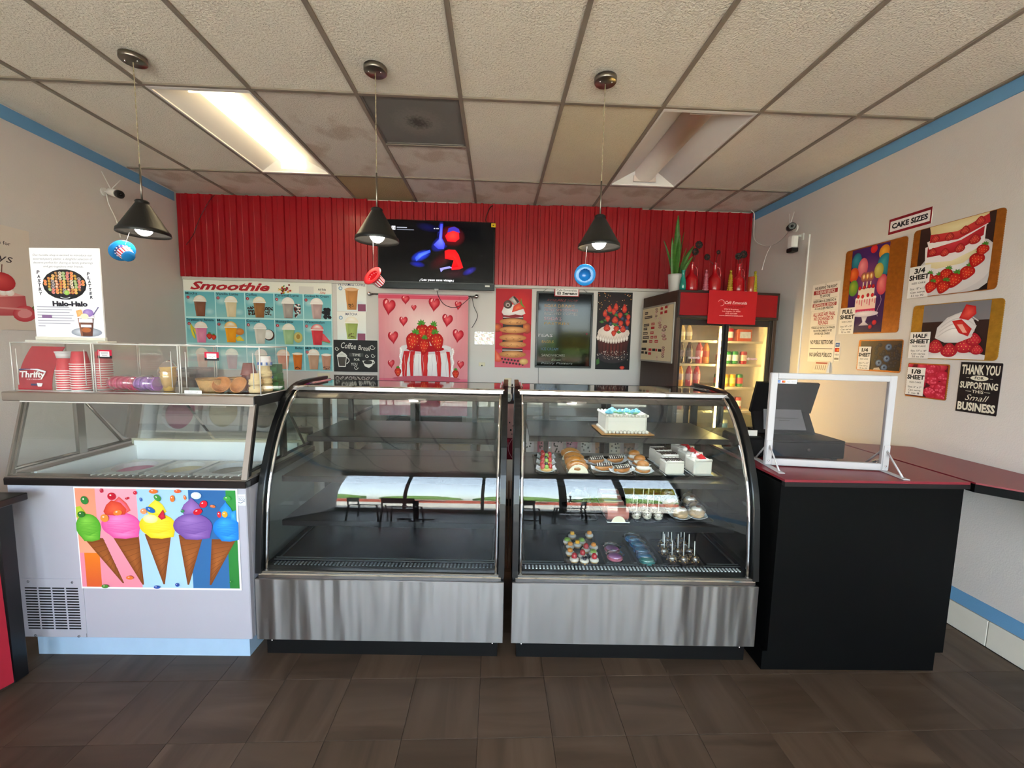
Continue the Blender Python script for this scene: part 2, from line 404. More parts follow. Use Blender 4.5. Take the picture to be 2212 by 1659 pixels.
# floor: 12 inch wood-look vinyl squares, grain turned in every other one
def floor_mat():
    m = bpy.data.materials.new('vinyl_wood'); m.use_nodes = True; n = m.node_tree.nodes; l = m.node_tree.links; b = n['Principled BSDF']
    tc = n.new('ShaderNodeTexCoord'); oi = n.new('ShaderNodeObjectInfo')
    mp = n.new('ShaderNodeMapping'); mp.inputs['Scale'].default_value = (1.3, 9, 1); l.new(tc.outputs['Object'], mp.inputs[0])
    ad = n.new('ShaderNodeVectorMath'); ad.operation = 'ADD'; cb = n.new('ShaderNodeCombineXYZ')
    ml = n.new('ShaderNodeMath'); ml.operation = 'MULTIPLY'; ml.inputs[1].default_value = 57; l.new(oi.outputs['Random'], ml.inputs[0])
    for k in range(3): l.new(ml.outputs[0], cb.inputs[k])
    l.new(mp.outputs[0], ad.inputs[0]); l.new(cb.outputs[0], ad.inputs[1])
    nz = n.new('ShaderNodeTexNoise'); nz.inputs['Scale'].default_value = 1; nz.inputs['Detail'].default_value = 6; nz.inputs['Distortion'].default_value = 1.2; l.new(ad.outputs[0], nz.inputs[0])
    n3 = n.new('ShaderNodeTexNoise'); n3.inputs['Scale'].default_value = 7; l.new(tc.outputs['Object'], n3.inputs[0])
    cr = n.new('ShaderNodeValToRGB'); cr.color_ramp.elements[0].position = .32; cr.color_ramp.elements[1].position = .72
    cr.color_ramp.elements[0].color = (*S('#453528'), 1); cr.color_ramp.elements[1].color = (*S('#5d4b3d'), 1); l.new(nz.outputs[0], cr.inputs[0])
    hs = n.new('ShaderNodeHueSaturation'); mr = n.new('ShaderNodeMapRange'); mr.inputs[3].default_value = .82; mr.inputs[4].default_value = 1.12
    l.new(oi.outputs['Random'], mr.inputs[0]); l.new(mr.outputs[0], hs.inputs['Value']); l.new(cr.outputs[0], hs.inputs['Color']); l.new(hs.outputs[0], b.inputs['Base Color'])
    r2 = n.new('ShaderNodeMapRange'); r2.inputs[3].default_value = .34; r2.inputs[4].default_value = .55; l.new(n3.outputs[0], r2.inputs[0]); l.new(r2.outputs[0], b.inputs['Roughness'])
    bp = n.new('ShaderNodeBump'); bp.inputs['Strength'].default_value = .12; bp.inputs['Distance'].default_value = .002; l.new(nz.outputs[0], bp.inputs['Height']); l.new(bp.outputs[0], b.inputs['Normal'])
    b.inputs['Specular IOR Level'].default_value = .35
    return m
FLM = floor_mat()
fl = struct('floor', box(-3.4, 2.9, Y_FRONT-.1, YB+1.2, -.1, -.004), M('floor_base', '#3a2f29', .5))
TS = .305
tm = MB().box(-TS/2+.0006, TS/2-.0006, -TS/2+.0006, TS/2-.0006, -.004, 0, b=.0008).build('floor_tile', FLM, fl)
first = True
for i in range(-10, 9):
    for j in range(-11, 6):
        x, y = -.05+TS*(i+.5), 1.515+TS*(j+.5)
        if x-TS/2 < xl(y)-.1 or x+TS/2 > XR+.15 or y < Y_FRONT or j > 4: continue
        if first: o = tm; first = False
        else: o = link('floor_tile', tm.data, fl)
        o.location = (x, y, 0); o.rotation_euler = (0, 0, R(90) if (i+j) % 2 else 0)

# ceiling: lay-in tiles on a metal grid
ce = struct('ceiling', box(-3.5, 2.9, Y_FRONT-.1, YB+.15, ZC+.15, ZC+.24), M('ceiling_deck', '#8a8178', .9))
def tile_mat(name, c, stain=None):
    m = M(name, c, .95, var=.05, vs=5); n = m.node_tree.nodes; l = m.node_tree.links; b = n['Principled BSDF']
    tc = n.new('ShaderNodeTexCoord'); mp = n.new('ShaderNodeMapping'); mp.inputs['Scale'].default_value = (70, 110, 60); l.new(tc.outputs['Object'], mp.inputs[0])
    vo = n.new('ShaderNodeTexVoronoi'); vo.inputs['Scale'].default_value = 1; l.new(mp.outputs[0], vo.inputs[0])
    cr = n.new('ShaderNodeValToRGB'); cr.color_ramp.elements[0].position = .12; cr.color_ramp.elements[1].position = .28; l.new(vo.outputs[0], cr.inputs[0])
    nz = n.new('ShaderNodeTexNoise'); nz.inputs['Scale'].default_value = 90; l.new(tc.outputs['Object'], nz.inputs[0])
    ad = n.new('ShaderNodeMath'); ad.operation = 'MULTIPLY'; l.new(cr.outputs[0], ad.inputs[0]); l.new(nz.outputs[0], ad.inputs[1])
    bp = n.new('ShaderNodeBump'); bp.inputs['Strength'].default_value = .9; bp.inputs['Distance'].default_value = .006; l.new(ad.outputs[0], bp.inputs['Height']); l.new(bp.outputs[0], b.inputs['Normal'])
    if stain:
        mx = n.new('ShaderNodeMix'); mx.data_type = 'RGBA'; src = b.inputs['Base Color'].links[0].from_socket
        nz = n.new('ShaderNodeTexNoise'); nz.inputs['Scale'].default_value = 3.2; nz.inputs['Detail'].default_value = 5; l.new(tc.outputs['Object'], nz.inputs[0])
        c2 = n.new('ShaderNodeValToRGB'); c2.color_ramp.elements[0].position = .52; c2.color_ramp.elements[1].position = .62; l.new(nz.outputs[0], c2.inputs[0])
        l.new(c2.outputs[0], mx.inputs[0]); l.new(src, mx.inputs[6]); mx.inputs[7].default_value = (*S(stain), 1); l.new(mx.outputs[2], b.inputs['Base Color'])
    return m
T0 = tile_mat('ceiling_tile', '#f0e7d6'); T1 = tile_mat('ceiling_tile_yellowed', '#e3d4b6'); T2 = tile_mat('ceiling_tile_brown', '#b9a57c')
T3 = tile_mat('ceiling_tile_stained', '#e2d7c8', '#cdbba8')
gx = [-2.067+.61*i for i in range(-2, 9)]; gy = [2.59+1.22*j for j in range(-4, 2)]
xs = [-3.3]+gx[1:-1]+[XR]; xs = [x for x in xs if x <= XR]
ys = [Y_FRONT]+[y for y in gy if y > Y_FRONT+.1]+[YB]
TM = {}
def tile(x0, x1, y0, y1, mat):
    k = (round(x1-x0, 3), round(y1-y0, 3), mat.name)
    if k not in TM: TM[k] = MB().box(-(x1-x0)/2, (x1-x0)/2, -(y1-y0)/2, (y1-y0)/2, 0, .015).build('ceiling_tile', mat, ce); o = TM[k]
    else: o = link('ceiling_tile', TM[k].data, ce)
    o.location = ((x0+x1)/2, (y0+y1)/2, ZC+.006)
for i in range(len(xs)-1):
    for j in range(len(ys)-1):
        x0, x1, y0, y1 = xs[i], xs[i+1], ys[j], ys[j+1]
        c = round((x0+2.067)/.61); rr = round((y0-2.59)/1.22)
        if rr == 0 and c in (0, 5): continue                       # light fixtures
        if rr == 0 and c == 2: y0 = y0+.61                         # air return in the front half
        mat = T0
        if (rr, c) in ((0, 4),): mat = T1
        if (rr, c) == (1, 1): mat = T2
        if rr == 1 and c != 1: mat = T3
        if (rr, c) in ((0, 1), (0, 2)): mat = T3
        tile(x0, x1, y0, y1, mat)
gm = M('grid_metal', '#8d8173', .55, var=.08)
def bar(x0, x1, y0, y1, z=ZC):
    box(x0, x1, y0, y1, z-.004, z+.02, b=.001).build('grid_bar', gm, ce)
for x in xs[1:-1]: bar(x-.012, x+.012, Y_FRONT, YB-.01)
for y in ys[1:-1]: bar(-3.2, XR-.01, y-.012, y+.012, ZC+.0008)
bar(gx[4]+.012, gx[5]-.012, 3.2-.012, 3.2+.012)
bar(XR-.025, XR-.001, Y_FRONT, YB-.01)
# air return
ar = thing('air_return', 'dusty grey square ceiling air return among the ceiling tiles', 'vent', (gx[4]+.305, 2.895, ZC+.004))
def ret_mat():
    m = M('return_grille', '#85817b', .85, var=.2, vs=30); n = m.node_tree.nodes; l = m.node_tree.links; b = n['Principled BSDF']
    tc = n.new('ShaderNodeTexCoord'); mp = n.new('ShaderNodeMapping'); mp.inputs['Scale'].default_value = (3.9, 3.9, 3.9); l.new(tc.outputs['Object'], mp.inputs[0])
    ln = n.new('ShaderNodeVectorMath'); ln.operation = 'LENGTH'; l.new(mp.outputs[0], ln.inputs[0])
    nz = n.new('ShaderNodeTexNoise'); nz.inputs['Scale'].default_value = 55; nz.inputs['Detail'].default_value = 6; l.new(tc.outputs['Object'], nz.inputs[0])
    k = n.new('ShaderNodeMath'); k.operation = 'MULTIPLY_ADD'; k.inputs[1].default_value = .5; l.new(nz.outputs[0], k.inputs[0]); l.new(ln.outputs['Value'], k.inputs[2])
    cr = n.new('ShaderNodeValToRGB'); e = cr.color_ramp.elements; e[0].position = .35; e[0].color = (*S('#4a4642'), 1); e[1].position = .62; e[1].color = (*S('#85817b'), 1)
    q = e.new(1.0); q.color = (*S('#787570'), 1)
    l.new(k.outputs[0], cr.inputs[0]); l.new(cr.outputs[0], b.inputs['Base Color']); return m
MB().box(-.29, .29, -.29, .29, .004, .012).build('perforated_panel', ret_mat(), ar)
fr = MB()
for a in ((-.292, .292, -.292, -.28), (-.292, .292, .28, .292), (-.292, -.28, -.28, .28), (.28, .292, -.28, .28)): fr.box(*a, -.003, .006)
fr.build('rim', M('return_rim', '#6f6a64', .6), ar)

# side walls, back wall with a curtained doorway, storefront wall
def yl(x0, x1): pass
wl = MB(); wl.prism([(xl(Y_FRONT-.1), Y_FRONT-.1), (xl(YB+.1), YB+.1), (xl(YB+.1)-.12, YB+.1), (xl(Y_FRONT-.1)-.12, Y_FRONT-.1)], -.1, ZC+.22, 'z'); struct('wall_left', wl, wallpaint)
struct('wall_right', box(XR, XR+.12, Y_FRONT-.1, YB+.1, -.1, ZC+.22), wallpaint)
wb = MB(); DX0, DX1, DZ = -1.17, -.36, 2.02
for a in ((-3.4, DX0, YB, YB+.1, 0, ZC+.22), (DX1, 2.8, YB, YB+.1, 0, ZC+.22), (DX0, DX1, YB, YB+.1, DZ, ZC+.22)): wb.box(*a)
struct('wall_back', wb, backpaint)
struct('wall_storeroom', MB().box(-1.9, .4, YB+1.1, YB+1.2, 0, 2.4).box(-1.98, -1.9, YB+.1, YB+1.1, 0, 2.4).box(.4, .48, YB+.1, YB+1.1, 0, 2.4).box(-1.9, .4, YB+.1, YB+1.2, 2.4, 2.46), M('storeroom_paint', '#6a5a50', .8))
dj = MB()
for a in ((DX0-.05, DX0, YB-.012, YB, 0, DZ), (DX1, DX1+.05, YB-.012, YB, 0, DZ), (DX0-.05, DX1+.05, YB-.012, YB, DZ, DZ+.05)): dj.box(*a, b=.003)
struct('trim_1', dj, M('door_trim', '#b9b0a8', .5))
tl = MB(); tl.prism([(xl(Y_FRONT), Y_FRONT), (xl(YB-.06), YB-.06), (xl(YB-.06)+.006, YB-.06), (xl(Y_FRONT)+.006, Y_FRONT)], 2.95, 3.035, 'z'); struct('trim_2', tl, blue)
struct('trim_3', box(XR-.006, XR, Y_FRONT, YB, 2.955, 3.035, b=.001), blue)
struct('trim_4', box(XR-.005, XR, Y_FRONT, YB-.6, .15, .23, b=.001), blue)
bs = struct('baseboard_right', box(XR-.004, XR, Y_FRONT, 2.6, 0, .15), M('grout', '#8b857c', .9))
bt = M('cream_tile', '#e4ddd0', .35, var=.05)
b0 = MB().box(-.009, 0, -.149, .149, .002, .147, b=.002).build('baseboard_tile', bt, bs)
for k in range(16):
    y = 2.44-k*.302
    o = b0 if k == 0 else link('baseboard_tile', b0.data, bs)
    o.location = (XR-.004, y, 0)
# storefront
fm = M('front_wall', '#b5aea6', .8); alu = M('dark_aluminium', '#3c3a38', .4, metal=.6)
wf = MB()
wf.box(-3.5, -3.0, Y_FRONT-.12, Y_FRONT, 0, ZC+.22); wf.box(2.69, 2.9, Y_FRONT-.12, Y_FRONT, 0, ZC+.22); wf.box(-3.0, 2.69, Y_FRONT-.12, Y_FRONT, WZ1+.05, ZC+.22); wf.box(-3.0, .75, Y_FRONT-.12, Y_FRONT, 0, .07); wf.box(1.8, 2.69, Y_FRONT-.12, Y_FRONT, 0, .07)
struct('wall_front', wf, fm)
wg = GLASS('window_glass', '#f4f8f8', .0, .8)
for k, (x0, x1, z0) in enumerate(WX):
    nm = 'door_1' if k == 3 else 'window_%d' % (k+1)
    f = MB(); z1 = WZ1; y0, y1 = Y_FRONT-.09, Y_FRONT-.03
    for a in ((x0-.05, x0, z0-.05, z1+.05), (x1, x1+.05, z0-.05, z1+.05), (x0, x1, z1, z1+.05), (x0, x1, z0-.05, z0)): f.box(a[0], a[1], y0, y1, a[2], a[3], b=.004)
    if k == 3: f.box(x0, x1, y0, y1, 1.0, 1.06, b=.004).box(x0, x0+.07, y0, y1, z0, z1).box(x1-.07, x1, y0, y1, z0, z1)
    o = struct(nm, f, alu); box(x0, x1, Y_FRONT-.063, Y_FRONT-.057, z0, z1).build('pane', wg, o)
    if k == 3: MB().tube([(x0+.12, y1+.05, .9), (x0+.12, y1+.05, 1.3)], .012).box(x0+.1, x0+.14, y1, y1+.06, .93, .96).box(x0+.1, x0+.14, y1, y1+.06, 1.25, 1.28).build('door_pull', M('steel_pull', '#b0b0b0', .25, 1), o)
# street outside
struct('ground', box(-30, 30, -40, Y_FRONT-.12, -.2, -.06), M('concrete_street', '#a9a49c', .9, var=.1, vs=2))
struct('ground_kerb', box(-30, 30, -6.2, -5.9, -.06, .06, b=.02), M('kerb_concrete', '#bdb8ae', .9))
hd = thing('garden_wall', 'low red brick wall across the street', 'wall', (0, -16, -.06))
box(-18, 18, -.15, .15, 0, .8).build('wall_body', M('red_wall', '#8c3f2e', .85, var=.15, vs=8), hd); box(-18, 18, -.2, .2, .8, .88, b=.02).build('coping', M('kerb_concrete'), hd)
rng = random.Random(3)
for k in range(7):
    x = -15+k*5; h = 1.2+rng.random()*1.2
    t = thing('street_hedge', 'rounded green hedge behind the low red wall across the street', 'hedge', (x, -17.6, -.06), 0, 'hedges across the street')
    fol = MB().ball((0, 0, h*.62), 2.3, 1.1, h*.62, 14, 9, fn=lambda d: 1+.12*math.sin(9*d.x+k)*math.cos(7*d.y+5*d.z))
    fol.build('foliage', M('leaf_green', '#4d6b2c', .8, var=.3, vs=9, bump=.6, bs=14), t)
    MB().cyl((0, 0, 0), .12, h*.5, 8).build('stem', M('bark', '#5b4632', .9), t)
# ================================================================== ceiling fixtures
nickel = M('brushed_nickel', '#8c857c', .32, 1, var=.05); blackm = M('black_enamel', '#141312', .38, var=.02); whitep = M('white_plastic', '#e4e2de', .4)
blackp = M('black_plastic', '#121214', .35, var=.03); steel = M('stainless', '#b9b7b4', .24, 1, var=.05, vs=3, stretch=(1, 1, 60)); chrome = M('chrome', '#dcdcdc', .06, 1, var=.01)
redl = M('red_paint', '#b3121c', .45)
def troffer(x0, y0, lit, label):
    t = thing('ceiling_light', label, 'ceiling light', (x0+.305, y0+.61, ZC), 0, 'recessed ceiling lights')
    wm = M('troffer_white', '#e9e5e0', .45, var=.02)
    f = MB()
    for a in ((-.298, .298, -.603, -.575), (-.298, .298, .575, .603), (-.298, -.28, -.575, .575), (.28, .298, -.575, .575)): f.box(*a, -.004, .006, b=.001)
    f.build('frame', wm, t)
    for s in (-1, 1):
        MB().add([(s*.28, -.575, .004), (s*.28, .575, .004), (s*.10, .52, .09), (s*.10, -.52, .09)], [(0, 1, 2, 3)]).add([(s*.10, -.52, .09), (s*.10, .52, .09), (0, .52, .13), (0, -.52, .13)], [(0, 1, 2, 3)]).build('reflector', wm, t)
        MB().add([(-.28, s*.575, .004), (.28, s*.575, .004), (.10, s*.50, .10), (-.10, s*.50, .10)], [(0, 1, 2, 3)]).build('end_plate', wm, t)
    cov = MB(); ps = arc(0, .108, .098, 180, 360, 14)
    cov.add([(p[0], y, p[1]*1.0) for y in (-.53, .53) for p in ps], [(i, i+1, 15+i+1, 15+i) for i in range(14)]+[tuple(range(15)), tuple(range(29, 14, -1))], 0, True)
    if lit: cm = M('lit_diffuser', '#fff2d0', .5, emit=1.15, ecol=(1, .80, .48))
    else: cm = M('dark_diffuser', '#d6c6bc', .5)
    cov.build('diffuser', cm, t)
    for y in (-.531, .531): box(-.1, .1, y-.004, y+.004, .012, .115).build('diffuser_end', cm, t)
troffer(gx[2], 2.59, True, 'lit recessed ceiling light glowing warm yellow')
troffer(gx[7], 2.59, False, 'unlit recessed ceiling light with pinkish grey diffuser')

LAMPS = [(-1.913, 2.352), (-.667, 2.349), (.567, 2.344)]
LABL = ['black cone pendant lamp above the ice cream dipping cabinet', 'black cone pendant lamp in front of the television', 'black cone pendant lamp above the stocked pastry case']
bulbm = M('bulb_glow', '#fff6e8', .5, emit=32.0, ecol=(1, .9, .74))
lamp = thing('pendant_lamp', LABL[0], 'pendant lamp', (0, 0, 0), 0, 'black cone pendant lamps over the counter')
MB().lathe([(0, -.026), (.056, -.026), (.06, -.022), (.06, 0)], 28).build('canopy', nickel, lamp)
for s in (-1, 1): MB().ball((s*.032, -.012, -.028), .0045, nu=8, nv=5).build('screw', chrome, lamp)
cord = []
for k in range(60): cord.append((.0016*math.cos(k*.9), .0016*math.sin(k*.9), -.026-.51*k/59))
c2 = [(-a, -b, c) for a, b, c in cord]
MB().tube(cord, .0015, 5).tube(c2, .0015, 5).build('cord', M('clear_cord', '#b8ab8c', .25, .4), lamp)
MB().tube([(0, 0, -.536), (0, 0, -.735)], .0045, 8).build('rod', nickel, lamp)
sh = MB(); sh.lathe([(.006, -.718), (.025, -.72), (.032, -.727), (.029, -.735), (.034, -.743), (.108, -.872), (.115, -.878), (.118, -.896), (.1165, -.898), (.113, -.879), (.106, -.875), (.031, -.75), (.0, -.748)], 40, cap=False)
sh.build('shade', blackm, lamp)
MB().lathe([(.0, -.75), (.017, -.75), (.017, -.80), (0, -.80)], 16).build('socket', whitep, lamp)
MB().ball((0, 0, -.855), .042, .042, .05, 16, 10).build('bulb', bulbm, lamp)
KIDS[lamp] = list(lamp.children)
lamp.location = (*LAMPS[0], ZC)
for k in (1, 2): dup(lamp, (*LAMPS[k], ZC), 0, LABL[k])

# little stars-and-stripes party hats hung under the lamps
def hat(label, base, ax, body, loc, up=None):
    z = Vector(ax).normalized(); x = z.orthogonal().normalized(); y = z.cross(x); rot = Matrix((x, y, z)).transposed().to_euler()
    t = thing('party_hat', label, 'party hat', loc, 0, 'plastic party hats under the lamps'); t.rotation_euler = rot
    pm = M('hat_'+body, base, .25, coat=.3); st = M('hat_white', '#eceaf0', .35); rd = M('hat_red', '#c21a24', .35); nv = M('hat_navy', '#27306e', .35)
    MB().lathe([(.034, .002), (.058, .0), (.06, .003), (.057, .006), (.034, .007)], 32, cap=False).build('brim', pm, t)
    n = 28; cr = MB(); rings = [(.036, .004), (.034, .026), (.0305, .068)]
    for i in range(2):
        for k in range(n):
            a0, a1 = 2*PI*k/n, 2*PI*(k+1)/n; (r0, z0), (r1, z1) = rings[i], rings[i+1]
            cr.add([(r0*math.cos(a0), r0*math.sin(a0), z0), (r0*math.cos(a1), r0*math.sin(a1), z0), (r1*math.cos(a1), r1*math.sin(a1), z1), (r1*math.cos(a0), r1*math.sin(a0), z1)], [(0, 1, 2, 3)], 0 if i == 0 else (1 if k % 2 else 2))
    cr.build('crown', [nv if body == 'blue' else rd, st, rd], t)
    MB().lathe([(0, .07), (.028, .07), (.031, .066)], 28, cap=False).build('crown_top', pm, t)
    MB().lathe([(.0345, .006), (.0325, .026), (.029, .066), (0, .066)], 28, cap=False).build('lining', pm, t)
    for k in range(14):
        a = 2*PI*(k+.5)/14; r = .0356
        MB().ball((r*math.cos(a), r*math.sin(a), .015), .0035, nu=6, nv=4).build('star', st, t)
    return t
def thread(a, b):
    t = MB().tube([a, b], .0006, 4).build('hat_thread', M('nylon', '#c8c4bc', .4), None)
    return t
H = [hat('blue plastic party hat hanging tilted below a lamp by the left wall', '#1f7fc4', (.75, -.35, -.5), 'blue', (-2.032, 2.35, 2.055)),
     hat('red plastic party hat hanging beside the television', '#e23a28', (.45, .7, -.5), 'red', (-.694, 2.34, 1.957)),
     hat('blue plastic party hat hanging with its open side out against the red panels', '#1f8fd8', (.1, 1, .12), 'blue', (.491, 2.33, 1.99))]
for k, (p, q) in enumerate((((-2.008, 2.334, 2.06), (-1.99, 2.352, 2.15)), ((-.69, 2.35, 2.0), (-.69, 2.349, 2.17)), ((.492, 2.34, 2.047), (.50, 2.344, 2.15)))):
    o = thread(p, q); tag(o, 'thin clear thread holding '+['the blue hat by the left wall', 'the red hat by the television', 'the blue hat against the red panels'][k], 'thread', 'threads of the party hats')

# ================================================================== security cameras and cables on the side walls
def cable(label, pts, r, mat, group=None, name='cable'):
    P = [Vector(p) for p in pts]; o = []
    for i in range(len(P)-1):
        p0, p1, p2, p3 = P[max(0, i-1)], P[i], P[i+1], P[min(len(P)-1, i+2)]
        for k in range(6):
            t = k/6; o.append(.5*((2*p1)+(p2-p0)*t+(2*p0-5*p1+4*p2-p3)*t*t+(3*p1-p0-3*p2+p3)*t**3))
    o.append(P[-1]); ob = MB().tube(o, r, 6).build(name, mat, None); return tag(ob, label, 'cable', group)
def bullet(label, base, rz, dirv, kind):
    t = thing('security_camera', label, 'security camera', base, rz, 'security cameras on the walls')
    d = Vector(dirv).normalized(); p0 = Vector((.06, 0, 0)); p1 = p0+d*.105; p2 = p1+d*.03
    MB().tube([(0, 0, 0), (.012, 0, 0)], .032, 18).build('mount', whitep, t)
    MB().tube([(.01, 0, 0), (.05, 0, 0), p0], .009, 8).build('arm', whitep, t)
    MB().tube([p0-d*.02, p0-d*.012, p1], [.02, .029, .03], 18).build('body', whitep if kind else blackp, t)
    MB().tube([p1, p2-d*.006, p2], [.0315, .0315, .026], 18).build('lens_hood', blackp, t)
    MB().ball(p2, .012, nu=10, nv=6).build('lens', M('lens_glass', '#050508', .05), t)
    for e in ((-.02, -.05, .12), (.02, .07, .1)):
        q = p0+Vector((0, 0, .02)); MB().tube([q, q+Vector(e)], [.0045, .003], 6).build('antenna', whitep, t)
    return t
bullet('white bullet security camera with two antennas on the wall by the pastry platter sign', (xl(3.56)+.001, 3.56, 2.752), 0, (.75, -.35, -.22), 1)
cable('white camera cable hanging on the left wall', [(-3.17, 3.56, 2.74), (-3.165, 3.57, 2.66), (-3.175, 3.64, 2.55), (-3.17, 3.66, 2.42)], .004, whitep)
t = bullet('dark faced security camera with two white antennas on the wall by the fridge', (XR-.001, 3.74, 2.70), PI, (.45, .85, -.12), 0)
t2 = thing('security_camera', 'white box security camera on a bracket below the dark faced camera', 'security camera', (XR-.001, 3.66, 2.60), PI, 'security cameras on the walls')
MB().box(0, .008, -.03, .03, -.03, .03, b=.002).build('mount', whitep, t2); MB().tube([(.005, 0, .01), (.06, 0, .01), (.075, .02, 0)], .008, 8).build('bracket', whitep, t2)
MB().box(.05, .11, -.03, .04, -.10, .01, b=.012).build('body', whitep, t2); MB().box(.048, .112, -.032, .042, -.135, -.098, b=.006).build('lens_block', blackp, t2)
wc = M('cable_white', '#dedbd6', .5)
cable('white cable dropping from the ceiling corner to the camera beside the red panels', [(2.62, 4.30, 3.03), (2.66, 4.31, 3.0), (2.675, 4.32, 2.9), (2.68, 4.31, 2.75), (2.69, 4.2, 2.66), (2.695, 4.05, 2.62), (2.69, 3.9, 2.64), (2.66, 3.76, 2.69)], .0045, wc)
cable('short white cable end with plug hanging by the right wall cameras', [(2.695, 4.05, 2.62), (2.69, 4.1, 2.55), (2.685, 4.13, 2.46), (2.68, 4.14, 2.40)], .004, wc)
o = MB().box(XR-.012, XR-.0005, 3.555, 3.567, 1.2, 2.60, b=.002).build('cable_channel', whitep, None); tag(o, 'thin white cable channel running down the right wall', 'cable channel')

# ================================================================== back wall
cl = thing('wall_cladding', 'bright red ribbed sheet metal cladding along the top of the back wall', 'cladding', (0, 0, 0))
rm = M('red_sheet_metal', '#9c0b1a', .34, .15, var=.05, vs=4, coat=.15)
pitch = .118; xa = -3.222
for k in range(6):
    n = 8 if k < 5 else 10; x1 = xa+n*pitch+(.0 if k < 5 else -.005); pr = []; x = xa
    for i in range(n):
        for dx, dy in ((.0, 0), (.042, 0), (.046, .003), (.05, 0), (.087, 0), (.093, .015), (.112, .015), (.118, 0)):
            pr.append((x+dx, 4.40-dy-.03))
        x += pitch
    pr = [p for p in pr if p[0] <= 2.705]
    ztop = 3.028+.008*math.sin(k*2.1); zb = 2.215
    sh = MB(); sh.add([(p[0], p[1]-.0012*k, z) for z in (zb, ztop) for p in pr]+[(p[0], p[1]+.004, z) for z in (zb, ztop) for p in pr],
           [(i, i+1, len(pr)+i+1, len(pr)+i) for i in range(len(pr)-1)]+[(2*len(pr)+i, 3*len(pr)+i, 3*len(pr)+i+1, 2*len(pr)+i+1) for i in range(len(pr)-1)]+[(i, 2*len(pr)+i, 2*len(pr)+i+1, i+1) for i in range(len(pr)-1)]+[(len(pr)+i, len(pr)+i+1, 3*len(pr)+i+1, 3*len(pr)+i) for i in range(len(pr)-1)])
    sh.build('metal_sheet', rm, cl); xa = x1
box(-3.215, 2.7, 4.38, YB, 2.19, 2.225).box(-3.215, 2.7, 4.38, YB, 2.95, 2.98).build('furring_strip', M('furring', '#c9c2ba', .6), cl)

# television
tv = thing('television', 'wall mounted flat screen television showing a figure lit in red and blue', 'television', (-.622, 4.285, 2.14))
box(-.592, .592, 0, .045, 0, .682, b=.006).build('housing', M('tv_black', '#0b0b0c', .3), tv); box(-.2, .2, .045, .066, .2, .5).build('wall_bracket', blackp, tv)
A = Art(1.16, .60, (455, 145, 1458, 680))
A.rect(455, 145, 1458, 680, '#050507', '#030304')
def blur(x, y, rx, ry, c, rot=0, k=.5): A.ell(x, y, rx, ry, '#050507', c, 22, rot, (0, 0))
for q in ((990, 220, 26, 90, '#2a2fae', 8), (1000, 330, 110, 60, '#2b34c0', -40), (820, 450, 95, 45, '#2040e8', -25), (790, 525, 70, 28, '#141c96', 8), (1090, 270, 120, 95, '#701018', 10), (880, 200, 110, 40, '#0c0d3c', 10), (1010, 480, 150, 60, '#3c060e', -35), (1130, 600, 150, 50, '#2c0712', -8), (1245, 575, 70, 30, '#2a2390', -28)): blur(*q[:5], q[5])
A.poly([(1030, 270), (1060, 225), (1110, 205), (1150, 235), (1155, 290), (1120, 320), (1050, 315)], '#d81220', '#ff3a30')
A.poly([(1060, 200), (1110, 185), (1150, 205), (1160, 240), (1100, 222), (1050, 240)], '#3a2a98')
A.poly([(1028, 400), (1060, 388), (1120, 390), (1150, 430), (1190, 545), (1160, 560), (1090, 568), (1085, 552), (1150, 538), (1105, 450), (1030, 470)], '#e00a14', '#ff2420')
A.poly([(975, 300), (990, 165), (1010, 165), (1005, 290), (1030, 340), (1020, 385), (970, 385), (930, 350)], '#343ad0', '#6a74f0')
A.poly([(770, 470), (800, 430), (900, 395), (905, 415), (830, 455), (780, 500)], '#2a48f4', '#5c7cff')
A.poly([(985, 555), (1070, 535), (1095, 550), (1020, 565), (995, 590)], '#8a86d8')
A.rect(568, 195, 600, 228, '#e8e8ee').text('TE', 584, 222, 18, '#101014', bold=.03)
A.rect(612, 203, 700, 210, '#a0a4b0').rect(612, 222, 760, 227, '#70747f')
A.rect(932, 203, 944, 212, '#c8c8cc').rect(952, 203, 976, 212, '#a8a8ac')
A.text('Les yeux sans visage', 962, 670, 19, '#f2f2f2', 270, bold=.02)
for x in (815, 1108): A.line([(x, 655), (x-3, 672)], 2.5, '#f2f2f2').ell(x-5, 673, 4, 3, '#f2f2f2')
A.build('screen', PRINT('tv_picture', .12, emit=.4), tv, (0, -.0008, .072))
A = Art(1.18, .06, (0, 0, 100, 10)); A.rect(0, 0, 100, 10, '#0d0d0e').rect(92, 2, 96, 4.6, '#d8d6d0'); A.build('lower_bezel', PRINT('tv_bezel', .2), tv, (0, -.0006, .004))
A = Art(.045, .04, (0, 0, 10, 10)); A.rect(0, 0, 10, 10, '#e8c21c').heart(5, 5, 5, 4, '#403010', '#504018'); A.build('sticker', PRINT(), tv, (.572, -.001, .632))
box(-.02, .02, -.006, .006, -.012, .004).build('sensor', M('sensor_grey', '#9a9a9a', .3), tv)
def zp(x, y, Y):  # metres on the plane at distance Y for points read off the back wall
    return (-1.212+(x-455)/(1462-455)*1.181*(Y/4.28), Y, 2.82-(y-148)/(735-148)*.68*(Y/4.28))
bc = M('cable_black', '#151515', .45)
cable('black cable looping from the television over the curtain rod', [(-.622, 4.30, 2.135), (-.60, 4.325, 2.06), (-.55, 4.33, 1.995), (-.47, 4.325, 1.965), (-.39, 4.32, 1.98), (-.30, 4.32, 2.05), (-.265, 4.325, 2.075), (-.24, 4.33, 1.98), (-.205, 4.35, 1.90), (-.215, 4.35, 1.84), (-.26, 4.35, 1.76)], .0035, bc)
